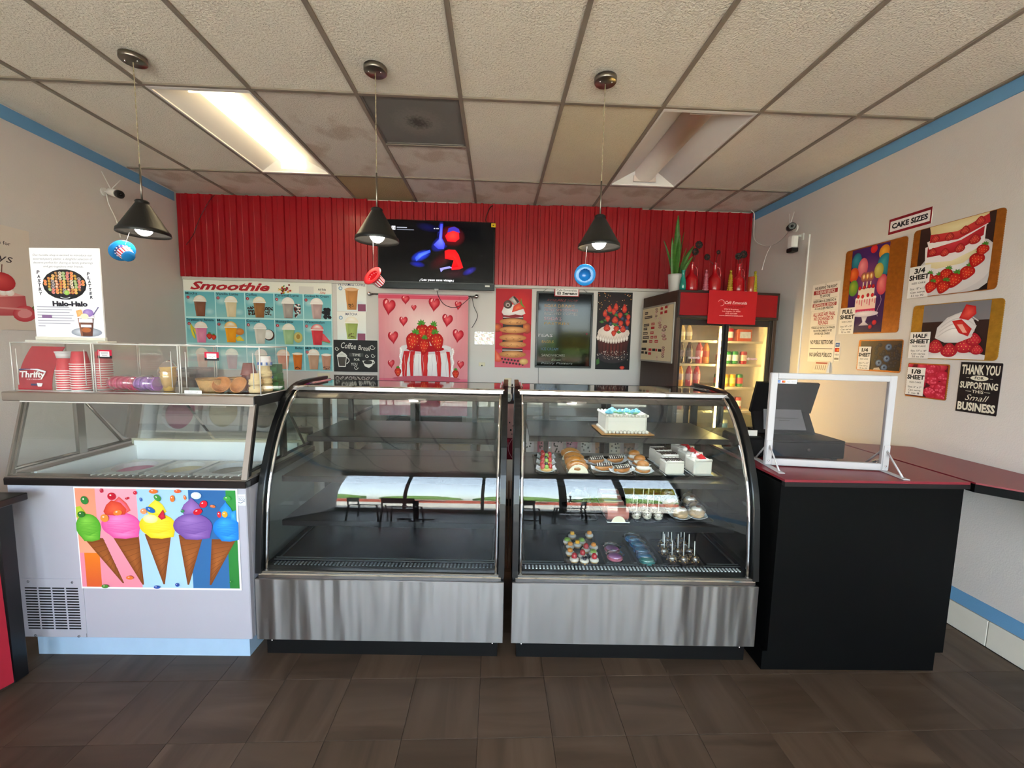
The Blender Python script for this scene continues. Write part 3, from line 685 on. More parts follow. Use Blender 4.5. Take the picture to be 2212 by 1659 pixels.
cable('black cable rising from the television over the red panels', [(-.10, 4.33, 2.80), (-.13, 4.335, 2.86), (-.10, 4.34, 2.96), (-.07, 4.345, 3.0), (-.05, 4.37, 3.01)], .004, bc)
cable('thin black cable slung across the red panels by the left corner', [(-3.12, 4.33, 2.52), (-3.05, 4.335, 2.62), (-2.98, 4.335, 2.78), (-2.88, 4.335, 2.95), (-2.84, 4.36, 3.02)], .0025, bc)

# curtain and rod
ro = thing('curtain_rod', 'silver curtain rod with round end knobs below the television', 'curtain rod', (-.77, 4.36, 2.085))
MB().tube([(-.53, 0, 0), (.53, 0, 0)], .008, 10).build('pole', steel, ro)
for s in (-1, 1): MB().ball((s*.555, 0, 0), .024, nu=12, nv=8).tube([(s*.53, 0, 0), (s*.54, 0, 0)], .011).build('finial', chrome, ro); MB().tube([(s*.50, 0, 0), (s*.50, .06, 0)], .006).build('bracket', steel, ro)
cu = MB(); cu.box(-.464, .464, 0, .003, 0, 1.25).tube([(-.464, .0165, 1.262), (.464, .0165, 1.262)], .0145, 10, cap=False)
curt = cu.build('curtain', M('curtain_cloth', '#d9889a', .85), None, (-.764, 4.343, .82)); tag(curt, 'pink curtain printed with strawberries, cream cake and red hearts', 'curtain')
def cloth_print():
    m = PRINT('cloth_print', .85); n = m.node_tree.nodes; l = m.node_tree.links; b = n['Principled BSDF']
    tc = n.new('ShaderNodeTexCoord'); mp = n.new('ShaderNodeMapping'); mp.inputs['Scale'].default_value = (9, 1, 1.6); l.new(tc.outputs['Object'], mp.inputs[0])
    nz = n.new('ShaderNodeTexNoise'); nz.inputs['Scale'].default_value = 1.2; l.new(mp.outputs[0], nz.inputs[0]); bp = n.new('ShaderNodeBump'); bp.inputs['Strength'].default_value = .6; bp.inputs['Distance'].default_value = .03
    l.new(nz.outputs[0], bp.inputs['Height']); l.new(bp.outputs[0], b.inputs['Normal']); return m
A = Art(.928, 1.26, (465, 775, 1240, 1830))
A.rect(465, 775, 1240, 1830, '#d98c94'); A.ell(850, 1020, 370, 420, '#d98c94', '#efd0cb', 30, 0, (0, 0)); A.rect(465, 775, 1240, 806, '#d8566c'); A.rect(465, 1500, 1240, 1830, '#d76e84')
for q in ((556, 872, 118, 170, 8), (698, 812, 76, 92, 0), (770, 880, 48, 66, 0), (945, 845, 106, 145, 5), (1153, 850, 64, 96, 5), (680, 997, 78, 106, 0), (1060, 980, 100, 136, 8), (590, 1138, 96, 134, -6), (1153, 1112, 104, 142, 8), (572, 1370, 64, 88, -5), (1178, 1368, 66, 90, 5)):
    A.heart(q[0], q[1], q[2], q[3], '#a51226', '#e04a58', q[4]); A.heart(q[0], q[1]-3, q[2]*.8, q[3]*.8, '#c01c30', '#ec6a70', q[4]); A.ell(q[0]-q[2]*.2, q[1]-q[3]*.22, q[2]*.07, q[3]*.11, '#f8b0b0', None, 10, 25)
A.poly([(645, 1250), (660, 1215), (720, 1198), (800, 1225), (960, 1225), (1040, 1200), (1090, 1215), (1110, 1260), (1120, 1500), (655, 1500)], '#dcd4d6', '#f4efee')
A.ell(880, 1250, 190, 34, '#d8c8cc')
for x0, x1, lean in ((672, 720, -10), (735, 770, -4), (832, 890, 0), (960, 1000, 8), (1060, 1085, 10)): A.poly([(x0-lean, 1258), (x1+6-lean, 1258), (x1+lean, 1360), (x1+lean-4, 1490), (x0+lean+8, 1490), (x0+lean, 1360)], '#c4202a', '#e04038')
for i in range(12): A.curve(lambda t: (650+i*40+(-1)**i*4*math.sin(t*9), 1290+t*200), 8, 3, '#c6bcc0')
for k in range(18): A.ell(655+6*math.sin(k), 1235+k*15, 9, 9, '#f3e6e6', '#fff', 8, keep=True).ell(1108+6*math.sin(k), 1235+k*15, 9, 9, '#f3e6e6', '#fff', 8, keep=True)
A.L += 1
A.ell(870, 1235, 165, 28, '#b01422')
for q in ((845, 1090, 125, 190, -8), (920, 1090, 105, 180, 18), (762, 1165, 125, 190, 18), (968, 1165, 120, 190, -12), (858, 1205, 100, 165, 5)): A.berry(*q)
A.berry(630, 1440, 60, 90).berry(1135, 1450, 60, 90); A.ell(880, 1500, 300, 26, '#c06070')
for q in ((600, 1540, 90, 60), (1170, 1560, 90, 70), (700, 1640, 90, 120), (1010, 1690, 90, 120)): A.heart(*q)
A.build('printed_picture', cloth_print(), curt, (0, -.0002, 0))
# ================================================================== printed boards on the back wall
def sky_cell(A, x0, y0, x1, y1):
    A.rect(x0, y0, x1, y1, '#5fb0bd', '#8cc4c4')
    for k in range(3): A.ell(x0+(x1-x0)*(.2+.3*k), y0+(y1-y0)*(.35+.22*((k*7) % 3)), (x1-x0)*.2, (y1-y0)*.16, '#7cbcc4', '#b4d8d4', 14, 0, (0, 0), keep=True)
    A.L += 1
A = Art(1.50, .93, (100, 190, 1655, 1122))
A.rect(100, 190, 1655, 1122, '#e9e6da').rect(100, 310, 1655, 1122, '#bfe6e4')
cx = [106, 424, 733, 1041, 1350, 1650]; cyy = [(318, 576), (588, 848), (860, 1116)]
for y0, y1 in cyy:
    for i in range(5): sky_cell(A, cx[i]+5, y0+4, cx[i+1]-5, y1)
A.text('Smoothie', 585, 296, 78, '#b3202c', 830, bold=.035, shear=.35)
for k in range(40): A.ell(1165+random.gauss(0, 32), 275+random.gauss(0, 22), 11, 10, random.choice(['#d9a040', '#b0202a', '#e8d0a0', '#7a1a20', '#e8b838', '#4a7a30', '#f0e6d8']), None, 8, keep=True)
A.L += 1; A.text('Add Boba', 1552, 278, 22, '#2a2420', 84).text('.50¢', 1557, 312, 22, '#c2502c', 64); A.rect(1310, 240, 1465, 318, '#d8d3cc')
NM = [['Mocha', 'Vanilla Latte', 'Coffee', 'Caramel Latte', 'Cookies N. Cream'], ['Strawberry Banana', 'Mango', 'Coconut', 'Honeydew', 'Watermelon'], [None, None, None, 'Boba', 'Milk Tea Boba']]
TW = [[122, 230, 118, 252, 262], [282, 122, 142, 188, 212], [0, 0, 0, 78, 246]]
CUP = [[('#7a4a36', '#e8dac4', '#8d5c44'), ('#d2bf96', '#ece2cc', '#e0d0ac'), ('#8a5a34', '#e9ddba', '#a0703e'), ('#958a84', '#e6ded8', '#b6aaa2'), ('#a88c88', '#eadcd8', '#c4a8a4')],
       [('#d8749a', '#f0d8c8', '#e896b0'), ('#e8930e', '#f0b430', '#f4a820'), ('#c9c2b4', '#e6e0d6', '#ddd6ca'), ('#93b884', '#eae4d0', '#b0cfa0'), ('#c42c38', '#e04a4e', '#d83c46')],
       [('#b49a88', '#e8dccc', '#c8b0a0'), ('#8d8894', '#dcd6d8', '#a8a2ac'), ('#c8c2b8', '#e8e4dc', '#d8d2c8'), ('#c87f5c', '#ecc4a0', '#d89474'), ('#b08468', '#ecd2bc', '#c49a80')]]
num = 0
for r in range(3):
    for c in range(5):
        x0, x1 = cx[c], cx[c+1]; y0, y1 = cyy[r]; num += 1
        mx = (x0+x1)/2+(0 if c < 3 else -6)
        if (r, c) == (0, 1): mx += 10
        if (r, c) in ((0, 3),): mx -= 0
        def dots(n, ax, ay, sx, sy, cols, rad):
            for _ in range(n): A.ell(ax+random.uniform(-sx, sx), ay+random.uniform(-sy, sy), rad, rad*.7, random.choice(cols), None, 7, random.uniform(0, 90), keep=True)
            A.L += 1
        if (r, c) == (0, 2): dots(60, mx-75, y1-72, 55, 42, ['#3a2a22', '#4d382c', '#2a1d17'], 9); dots(50, mx+85, y1-72, 50, 40, ['#3a2a22', '#4d382c'], 9)
        if (r, c) == (0, 3): dots(46, mx+98, y1-80, 30, 66, ['#5a1420', '#f0e6e0', '#7a2a24', '#2e1a18'], 11)
        if (r, c) == (0, 4): dots(14, mx+98, y1-62, 34, 44, ['#26242a', '#1c1a20'], 26)
        if (r, c) == (1, 0):
            A.poly([(x0+50, y0+65), (x0+62, y0+70), (x0+75, y0+130), (x0+98, y0+210), (x0+88, y0+218), (x0+62, y0+180), (x0+48, y0+110)], '#d8c026', '#f0dc40'); A.poly([(x0+62, y0+80), (x0+110, y0+130), (x0+128, y0+200), (x0+116, y0+202), (x0+90, y0+150)], '#c8b020', '#e8d438')
            A.berry(x1-75, y1-75, 62, 70, 0).berry(x1-30, y1-65, 56, 62, 0)
        if (r, c) == (1, 1): A.ell(mx+90, y1-125, 48, 36, '#c87430', '#e09a4c').poly([(mx+45, y1-60), (mx+90, y1-84), (mx+140, y1-30), (mx+60, y1-28)], '#e8c22c', '#f4dc54')
        if (r, c) == (1, 2): A.ell(mx+92, y1-96, 58, 58, '#4a2c22').ell(mx+84, y1-102, 52, 50, '#eae2da', '#f6f2ec')
        if (r, c) == (1, 3): A.ell(mx+98, y1-78, 48, 56, '#b8b060', '#e0d490').ell(mx+100, y1-86, 22, 26, '#a8843c')
        if (r, c) == (1, 4): A.poly([(mx+45, y1-130), (mx+70, y1-120), (mx+140, y1-40), (mx+130, y1-26), (mx+50, y1-45)], '#d8404a', '#e86870').line([(mx+50, y1-43), (mx+132, y1-24)], 8, '#6a9a50')
        if (r, c) == (2, 4):
            A.cup(mx-45, y0+28, 130, 215, '#b48a6e', '#eed8c4', '#c8a084'); A.cup(mx+92, y0+70, 112, 175, '#b07a60', '#ecd0be', '#c49078', dome=False); dots(16, mx+92, y1-32, 34, 16, ['#2a1a16'], 5)
        elif (r, c) == (2, 3):
            A.cup(mx-65, y0+40, 140, 205, *CUP[r][c]); A.cup(mx+88, y0+64, 112, 185, '#c8641a', '#f0b878', '#dc7c2c', dome=False); dots(12, mx+90, y1-28, 32, 12, ['#40200e'], 5)
        else: A.cup(mx, y0+38 if (r, c) != (1, 1) else y0+30, 134, y1-y0-42, *CUP[r][c])
        t = NM[r][c]
        if t: A.text(t, x0+14 if t != 'Boba' else x1-16, y0+32, 25, '#28303a', TW[r][c], 'l' if t != 'Boba' else 'r', bold=.006)
        if r < 2 or c == 4: A.ell(x0+32+(6 if c == 0 else 0), y0+62, 16, 16, '#b4202c', None, 16).text(str(num), x0+32+(6 if c == 0 else 0), y0+70, 16, '#f6ecec')
board('menu_board', 'wide smoothie menu board with rows of drink photos on a sky blue ground', 'menu board', A, (-2.475, YB-.014, 1.27), 0, .012)
def drink(name, label, t, c, W, H, loc, zz):
    A = Art(W, H, zz); x0, y0, x1, y1 = zz; m = (x0+x1)/2; A.rect(*zz, '#eae6de', '#dfe6e4'); A.ell(m+40, y1-60, 110, 60, '#e2e6e4', '#b8d0dc', 16, 0, (0, 0))
    A.text(t, m, y0+36, 26, '#232a60', (x1-x0)*.94 if len(t) > 8 else 118, bold=.006); A.ell(x0+38, y0+62, 20, 20, '#7fa4c0').ell(x0+38, y0+62, 11, 11, '#e4e8ea')
    A.cup(m, y0+48, 140, y1-y0-64, *c); A.rect(x1-88, y1-74, x1-8, y1-4, '#8a4a66')
    for _ in range(16): A.ell(m+random.uniform(-32, 32), y1-50+random.uniform(-28, 14), 5, 5, '#4a3420', None, 7, keep=True)
    A.L += 1
    return board(name, label, 'poster', A, loc, 0, .002)
drink('drink_poster', 'paper poster of a Vietnamese iced coffee on the back wall', 'VIETNAMESE COFFEE', ('#b0743c', '#dba878', '#c88a4a', False, '#e0b088'), .305, .30, (-1.525, YB-.003, 1.906), (1692, 210, 1990, 500))
drink('drink_poster', 'paper poster of a green matcha drink below the Vietnamese coffee poster', 'MATCHA', ('#8a9a4a', '#e8dcc4', '#a8b464'), .30, .302, (-1.53, YB-.003, 1.60), (1696, 510, 1990, 800))
A = Art(.455, .335, (1660, 803, 2096, 1124)); A.rect(1660, 803, 2096, 1124, '#1e1d1d', '#2a2828')
wh = '#e6e2da'
A.text('Coffee', 1806, 890, 60, wh, 150, bold=.0, shear=.2, rot=4).text('Break', 1965, 905, 48, wh, 124, bold=.0, shear=.2, rot=6)
A.rect(1815, 934, 1955, 968, '#4a4846').text('TIME', 1885, 965, 26, wh, 84, bold=.0).text('FOR', 1890, 1012, 26, wh, 56, bold=0).text('YOU', 1862, 1060, 28, wh, 64, bold=0)
A.poly([(1690, 955), (1790, 955), (1776, 1076), (1706, 1076)], wh); A.poly([(1698, 975), (1782, 975), (1770, 1066), (1712, 1066)], '#4c4440'); A.poly([(1688, 968), (1700, 945), (1740, 918), (1780, 945), (1794, 968)], wh, '#bdb8b0')
A.curve(lambda t: (1785+28*math.sin(t*PI), 975+t*70), 8, 7, wh).poly([(1945, 1010), (2060, 1000), (2044, 1060), (2010, 1082), (1970, 1066)], wh); A.ell(2002, 1025, 46, 20, '#302c2a').curve(lambda t: (2046+22*math.sin(t*PI), 1005+t*40), 8, 6, wh)
for (ox, oy, s) in ((1690, 890, 1), (2045, 870, 1.3), (1990, 960, .9), (2050, 955, 1), (1880, 1080, 1)): A.curve(lambda t: (ox+s*22*math.cos(t*6.5)*(1-t*.7), oy+s*22*math.sin(t*6.5)*(1-t*.6)), 14, 5, wh)
board('chalk_sign', 'small black chalk style coffee break sign below the drink posters', 'sign', A, (-1.49, YB-.012, 1.27), 0, .01)
A = Art(.455, .07, (0, 0, 100, 16)); A.rect(0, 0, 100, 16, '#4c4442')
for k in range(9): A.curve(lambda t: (8+k*10+4*math.cos(t*7+k), 8+4*math.sin(t*7)), 8, 1.2, '#d8d0c8')
board('chalk_strip', 'narrow dark decorative strip below the coffee break sign', 'sign', A, (-1.495, YB-.008, 1.165), 0, .006)
A = Art(.13, .05, (0, 0, 10, 4)); A.rect(0, 0, 10, 4, '#d6cbb2'); board('wall_plate', 'small blank cream plate on the back wall left of the dark strip', 'wall plate', A, (-1.83, YB-.006, 1.20), 0, .005)

# cookie tower poster
A = Art(.385, .838, (250, 213, 650, 1078)); A.rect(250, 213, 650, 1078, '#b80f1e', '#c42038'); A.ell(520, 420, 160, 190, '#b80f1e', '#e02a24', 20, 0, (0, 0)); A.rect(250, 880, 650, 1078, '#c83850', '#d45868')
A.ell(270, 640, 60, 50, '#8a1a12', '#e07030'); A.ell(600, 640, 60, 60, '#8a1a12', '#d87838')
yy = [930, 820, 745, 660, 570]
for k, y in enumerate(yy):
    A.rect(332, y-66, 560, y-18, '#38211e', '#24130f') if k in (0, 1, 3, 4) else A.rect(326, y-56, 566, y-14, '#8a141c', '#b02830')
    if k in (0, 4): A.rect(334, y-48, 558, y-40, '#d8ccc6')
    A.ell(448, y+2, 152, 38, '#b06a30', '#e8ac6c', 24, 0, (0, -.2))
    for j in range(7):
        x_, y_ = 446+random.uniform(-105, 105), y+random.uniform(-6, 14); A.line([(x_, y_), (x_+random.uniform(-22, 22), y_+random.uniform(4, 14)), (x_+random.uniform(-30, 30), y_+random.uniform(10, 20))], 3, '#8a4c22', keep=True)
    A.L += 1
A.ell(440, 500, 122, 30, '#8a1420').poly([(318, 470), (340, 410), (400, 430), (440, 380), (500, 420), (560, 430), (582, 480), (540, 500), (470, 490), (400, 505), (340, 500)], '#d8ccc8', '#f4eeea')
A.ell(385, 385, 48, 46, '#3e2a26', '#7a5c54').ell(385, 390, 24, 22, '#c4b2a8').ell(385, 392, 14, 12, '#4e3832').poly([(395, 330), (440, 290), (490, 320), (520, 360), (470, 400), (420, 350)], '#8c7c74', '#d8ccc4').poly([(440, 300), (460, 295), (510, 350), (490, 368)], '#3a2622')
A.poly([(430, 470), (450, 400), (510, 362), (560, 390), (550, 430), (480, 455)], '#d8301c', '#f47848').poly([(520, 370), (530, 310), (545, 370), (580, 420), (545, 400)], '#6a8a30')
for k in range(14): A.poly([(270+random.uniform(0, 340), 960+random.uniform(0, 90)) for _ in range(4)] if False else [(lambda a, b: (a, b))(330+k*18+dx, 985+((k*37) % 70)+dy) for dx, dy in ((-14, -6), (4, -16), (16, 2), (-4, 12))], '#3a1e20', keep=True)
A.L += 1; A.poly([(250, 1010), (250, 880), (300, 930), (330, 1000), (300, 1020)], '#d84020', '#f08060').ell(575, 1010, 50, 34, '#c89048', '#f0c888')
board('cookie_poster', 'tall red poster of a stacked cookie tower with cream and strawberry', 'poster', A, (.178, YB-.003, 1.346), 0, .002)

# chalkboard menu
cb = thing('chalkboard_menu', 'black framed glossy chalkboard listing drinks and pastries', 'chalkboard', (.724, YB-.022, 1.354))
f = MB()
for a in ((-.305, .305, 0, .022), (-.305, .305, .786, .808), (-.305, -.283, .022, .786), (.283, .305, .022, .786)): f.box(a[0], a[1], -.006, .02, a[2], a[3], b=.003)
f.build('frame', M('board_frame', '#0c0c0d', .35), cb)
box(-.283, .283, .004, .016, .022, .786).build('backing', M('chalk_black', '#0a0a0b', .08, spec=.22), cb)
A = Art(.566, .764, (722, 262, 1306, 1068)); CK = [('AVAILABLE NOW', 985, 345, 26, '#9a4a44', 350, .25), ('BOBA DRINKS', 955, 412, 34, '#d8a46a', 330, .05), ('FRUIT SMOOTHIES', 975, 455, 28, '#c88a84', 370, .05), ('BREWED COFFEE', 975, 495, 28, '#c2b0aa', 370, .05), ("SODA'S", 885, 555, 36, '#d09aa4', 190, .05), ('PASTRIES', 930, 605, 28, '#c4963c', 280, .05), ('TEAS', 800, 745, 34, '#d8d0d4', 170, .05), ('BAGELS', 835, 812, 28, '#c09a50', 130, .05), ('ICE CREAM', 860, 895, 30, '#6a82b0', 190, .05), ('SANDWICHES', 900, 965, 28, '#b8b4b0', 260, .05), ('(Sweets)', 935, 1012, 22, '#a8c0a4', 100, .2), ('Pastry Platters', 945, 1052, 24, '#a8a8a8', 350, .2)]
for t, x, y, h, c, w, sh in CK: A.text(t, x, y, h, c, w, bold=-.01, shear=sh)
A.heart(1268, 702, 24, 22, '#8a3040', '#b04050'); A.build('chalk_lettering', PRINT('chalk', .9), cb, (0, .0036, .022))
for s in (-1, 1): MB().tube([(s*.19, .004, .842), (s*.245, .004, .80)], .0025, 6).build('wire', steel, cb); MB().ball((s*.19, .008, .842), .009, nu=8, nv=6).build('hook', steel, cb)
MB().tube([(-.19, .006, .845), (.19, .006, .842)], .0018, 5).build('wire', steel, cb)
A = Art(.265, .088, (885, 207, 1162, 310)); A.rect(885, 207, 1162, 310, '#a51c28').rect(896, 217, 1152, 300, '#ece6e4').text('Cafe Esmeralda', 1022, 246, 22, '#2c2422', 226, bold=.01).text('El Sereno', 1030, 287, 32, '#1c1a1a', 224, bold=.04)
board('hanging_sign', 'small white and red cafe name sign over the top of the chalkboard', 'sign', A, (.737, YB-.038, 2.112), 0, .008)

# berry cake poster
A = Art(.378, .83, (1330, 252, 1752, 1108)); A.rect(1330, 252, 1752, 1108, '#1c1418', '#120e10'); A.ell(1540, 500, 260, 260, '#1c1418', '#3a2426', 20, 0, (0, 0))
for k in range(40): A.ell(random.uniform(1340, 1745), random.uniform(265, 470), 5, 5, random.choice(['#f0b060', '#f8e0b8', '#d87830']), None, 7, keep=True)
A.L += 1; A.ell(1535, 950, 190, 90, '#2c2326', '#403438').poly([(1345, 770), (1735, 770), (1700, 920), (1620, 960), (1460, 960), (1365, 920)], '#3a100e', '#6a241c')
for k in range(9): A.rect(1360+k*42, 790, 1378+k*42, 930, '#4a1510', '#2c0c0a', keep=True)
A.L += 1; A.ell(1540, 700, 195, 90, '#d8c4b8', '#f0e4d8')
for k in range(12): A.poly([(1352+k*32, 740+40*math.sin(PI*(k+.5)/12)+dy*26) if dx == 0 else (1352+k*32+dx*20, 740+40*math.sin(PI*(k+.5)/12)+dy*30) for dx, dy in ((0, -1.6), (1, .2), (.4, 1.3), (-.4, 1.3), (-1, .2))], '#c4b0a4', '#f6eee6', keep=True)
A.L += 1
for k in range(90): A.ell(1345+random.random()*380, 900+random.random()*100, 5, 5, random.choice(['#d8ccc4', '#b09888', '#705850']), None, 6, keep=True)
A.L += 1
for x, y in ((1440, 520), (1500, 600), (1600, 640), (1690, 560), (1560, 480), (1640, 540), (1470, 460), (1700, 640), (1580, 590)): A.ell(x, y, 24, 23, '#1e2438', '#4a5a80', 12, keep=True)
A.L += 1
for x, y in ((1390, 580), (1600, 510), (1560, 500), (1490, 470), (1690, 490), (1570, 620), (1600, 690), (1440, 560), (1540, 600)): A.poly([(x-34, y), (x, y-20), (x+34, y+4), (x, y+18)], '#2f5a24', '#5a9040', keep=True)
A.L += 1
for x, y, w, h in ((1425, 490, 56, 90), (1478, 440, 56, 90), (1555, 420, 58, 100), (1660, 435, 62, 110), (1530, 460, 60, 80), (1610, 500, 60, 76), (1710, 520, 50, 80), (1460, 540, 60, 80), (1550, 560, 80, 90), (1620, 590, 62, 80), (1705, 580, 56, 84), (1455, 650, 84, 90), (1570, 650, 72, 76), (1650, 660, 72, 90), (1540, 700, 62, 76)): A.berry(x, y, w, h, 180 if h > 84 else 0, False)
A.berry(1660, 1085, 60, 50, 0, False).poly([(1340, 1000), (1375, 990), (1380, 1040), (1345, 1060)], '#3c6a2c')
board('cake_poster', 'tall dark poster of a chocolate cake covered in strawberries and blueberries', 'poster', A, (1.268, YB-.003, 1.345), 0, .002)

# wall plates and a plastic sleeve
def plate(label, x, z, w, h, outlet):
    t = thing('wall_plate', label, 'wall plate', (x, YB-.006, z)); box(-w/2, w/2, 0, .006, 0, h, b=.002).build('cover', M('almond_plastic', '#cfc3a4', .4), t)
    if outlet:
        for dz in (h*.27, h*.73):
            MB().prism(rrect(-.017, .017, dz-.014, dz+.014, .008), -.003, 0, 'y').build('socket', M('almond_light', '#ddd3b8', .4), t)
            for dx in (-.006, .006): box(dx-.0012, dx+.0012, -.0035, -.0025, dz-.004, dz+.006).build('slot', blackp, t)
    else: MB().ball((0, 0, h*.15), .008, nu=8, nv=5).build('jack', blackp, t)
plate('almond duplex power outlet on the back wall between the pastry cases', .132, 1.11, .075, .12, True)
plate('small almond phone jack plate on the back wall beside the curtain', -.152, 1.355, .07, .04, False)
sl = thing('document_sleeve', 'crinkled clear plastic sleeve with a faint pink note on the back wall', 'document sleeve', (-.13, YB-.004, 1.588))
MB().grid(lambda u, v: (-.105+.21*u, -.002-.002*math.sin(u*17+v*5)*math.cos(v*11), .135*v), 18, 10).build('film', GLASS('sleeve_film', '#f6f6f6', .22, 1.6, .1, .05), sl)
A = Art(.16, .09, (0, 0, 10, 6)); A.rect(0, 0, 10, 6, '#e2d6d4')
for k in range(7): A.line([(2+k, 4.6-.2*k), (2.8+k, 2.6-.15*k), (2.5+k, 4.2)], .25, '#d87a80', keep=True)
A.build('note', PRINT(), sl, (.01, -.0002, .02))
cable('thin black wire running down the wall below the chalkboard', [(.46, YB-.006, 1.35), (.462, YB-.006, 1.2), (.455, YB-.006, 1.0)], .002, bc)
# ================================================================== signs on the right wall (face -X)
XS = XR-.003; RZ = -PI/2
cork = M('gold_foil_board', '#a8641f', .35, .35, var=.35, vs=40, bump=.5, bs=120); cork2 = M('gold_swirl_board', '#b98a2c', .3, .45, var=.35, vs=34, bump=.7, bs=90)
A = Art(.282, .103, (0, 0, 100, 36)); A.rect(0, 0, 100, 36, '#8c1626').rect(3.5, 6, 96.5, 30, '#efe9ea').text('CAKE SIZES', 50, 23.5, 11.5, '#1f1a24', 84, bold=.045)
board('cake_sizes_sign', 'maroon bordered white sign reading cake sizes', 'sign', A, (XS, 2.685, 2.402), RZ, .003)
def sheetboard(label, W, H, y, z, px, px0, art, mat, cap, lab, r=.02):
    """foil covered cake board with a photo and a white caption card"""
    t = thing('cake_board', label, 'cake board', (XS, y, z), RZ, 'cake size boards on the right wall')
    # scalloped rim
    n = 26; pts = rrect(-W/2, W/2, 0, H, r, 4); MB().prism(pts, -.003, .001, 'y').build('board', mat, t)
    for s in (-1, 1):
        pz = [(s*(W/2-.004), r)]; nz_ = int((H-2*r)/.006)
        for k in range(nz_+1): pz.append((s*(W/2+(.0022 if k % 2 else 0)), r+(H-2*r)*k/nz_))
        pz.append((s*(W/2-.004), H-r)); MB().prism(pz, -.0028, .0008, 'y').build('scalloped_edge', mat, t)
    art.build('photo', PRINT('print_gloss', .3), t, (px0, -.0032, px))
    w, h, cx_, cz = lab; B = Art(w, h, (0, 0, 100, 100*h/w)); hh = 100*h/w; B.rect(0, 0, 100, hh, '#eee9e6')
    a, b, c, d = cap; B.text(a, 50, hh*.22, hh*.15, '#16141a', 70 if len(a) > 3 else 52, bold=.04).text(b, 50, hh*.42, hh*.145, '#16141a', 96, bold=.045).text('SIZE CAKE', 50, hh*.56, hh*.055, '#3a363c', 66)
    B.text(c, 50, hh*.74, hh*.065, '#3a363c', 78).text('Can serve', 50, hh*.85, hh*.06, '#3a363c', 70).text(d, 50, hh*.96, hh*.065, '#3a363c', 60)
    B.build('caption_card', PRINT(), t, (cx_, -.0056, cz))
    return t
# full sheet: birthday cake painting with balloons
A = Art(.30, .62, (0, 0, 100, 207)); A.rect(0, 0, 100, 207, '#4a2a6a', '#33204e'); A.ell(50, 80, 48, 60, '#4a2a6a', '#8c4a7c', 24, 0, (0, 0)); A.rect(0, 165, 100, 207, '#3a2258', '#2a1a44')
for q in ((15, 30, 14, 22, '#1f6a84', '#3f9ab0'), (88, 22, 14, 18, '#d88020', '#f0b040'), (92, 50, 20, 26, '#1c7288', '#48a8b0'), (34, 48, 14, 24, '#c8506c', '#f09aa0'), (10, 62, 14, 18, '#c83a1c', '#f08040'), (12, 95, 14, 20, '#4a8a34', '#a8b840'), (90, 96, 14, 24, '#c83850', '#f09088'), (60, 8, 9, 10, '#c8202c', '#e04038'), (78, 62, 12, 18, '#b0a040', '#d8cc70')): A.ell(q[0], q[1], q[2], q[3], q[4], q[5])
for x in (40, 50, 60): A.rect(x-1.5, 78, x+1.5, 98, '#f0e0c0').ell(x, 72, 3, 7, '#f08020', '#fff0a0', 10).ell(x, 72, 9, 12, '#8c4a5c', '#e89a40', 12)
for x in (40, 50, 60): A.ell(x, 71, 2.6, 6, '#f8c040', '#fffbe0', 10)
A.rect(28, 100, 72, 124, '#e8d8c4', '#f4ead8').rect(22, 124, 78, 158, '#f0dcd0', '#f4c8c0'); A.rect(22, 150, 78, 160, '#d03a64')
for k in range(8): A.ell(26+k*7, 124, 4, 4, '#f6ece4', None, 8, keep=True).ell(25+k*7.2, 158, 4, 4, '#e87a90', None, 8, keep=True).rect(26+k*7, 126, 28+k*7, 134+(k % 3)*4, '#d84a6a', keep=True)
A.L += 1
for x, y in ((32, 98), (44, 97), (58, 96), (68, 97), (30, 118), (42, 119), (56, 117), (68, 118)): A.ell(x, y, 4, 5, '#b01824', '#e03838', 10, keep=True)
A.L += 1; A.ell(52, 162, 36, 7, '#cfc8d8', '#f0ecf0').poly([(44, 168), (60, 168), (56, 182), (66, 190), (38, 190), (48, 182)], '#b8b0c4', '#e8e4ec').ell(80, 184, 6, 6, '#a81828', '#d83040').ell(70, 194, 5, 5, '#a81828', '#d83040'); A.curve(lambda t: (88+4*math.sin(t*6), 120+t*50), 10, .8, '#d8c8d8')
sheetboard('tall foil cake board with a balloon birthday cake picture, captioned full sheet', .478, .636, 2.918, 1.727, .008, -.03, A, cork, ('FULL', 'SHEET', 'Size: 18" x 25"', '92 to 100'), (.135, .20, -.172, 0))
# three-quarter sheet: layered strawberry shortcake
A = Art(.40, .425, (0, 0, 100, 106)); A.rect(0, 0, 100, 106, '#3c2a26', '#241a1a'); A.ell(55, 74, 60, 42, '#c8c2c4', '#eee8e8', 28, -14); A.ell(55, 70, 54, 36, '#d8d2d2', '#f4f0f0', 28, -14)
A.poly([(12, 50), (86, 36), (84, 52), (66, 64), (30, 66), (14, 60)], '#e8d8a8', '#f4ecc8').poly([(10, 30), (90, 14), (90, 44), (50, 58), (12, 54)], '#f4ecec')
A.poly([(14, 28), (88, 10), (88, 30), (54, 46), (14, 46)], '#b0202c', '#d84048'); A.poly([(12, 22), (86, 4), (92, 16), (60, 30), (16, 34)], '#f2eaea'); A.poly([(14, 0), (92, 0), (90, 8), (50, 20), (18, 18)], '#e2cc94', '#f0e2b4')
A.poly([(16, 12), (54, 16), (92, 2), (94, 14), (56, 28), (16, 24)], '#c02830', '#e05048')
for x, y, s in ((24, 20, 12), (44, 22, 12), (64, 18, 12), (82, 10, 12), (22, 40, 12), (40, 44, 12), (60, 42, 13), (78, 34, 14)): A.berry(x, y, s*1.1, s*1.2, 180, False, '#a01420', '#e85048')
for x, y, s in ((20, 78, 17), (34, 84, 20), (46, 76, 18), (58, 86, 22), (74, 78, 20), (84, 62, 20), (26, 92, 18), (44, 94, 20), (90, 50, 16)): A.berry(x, y, s, s*1.15, 20)
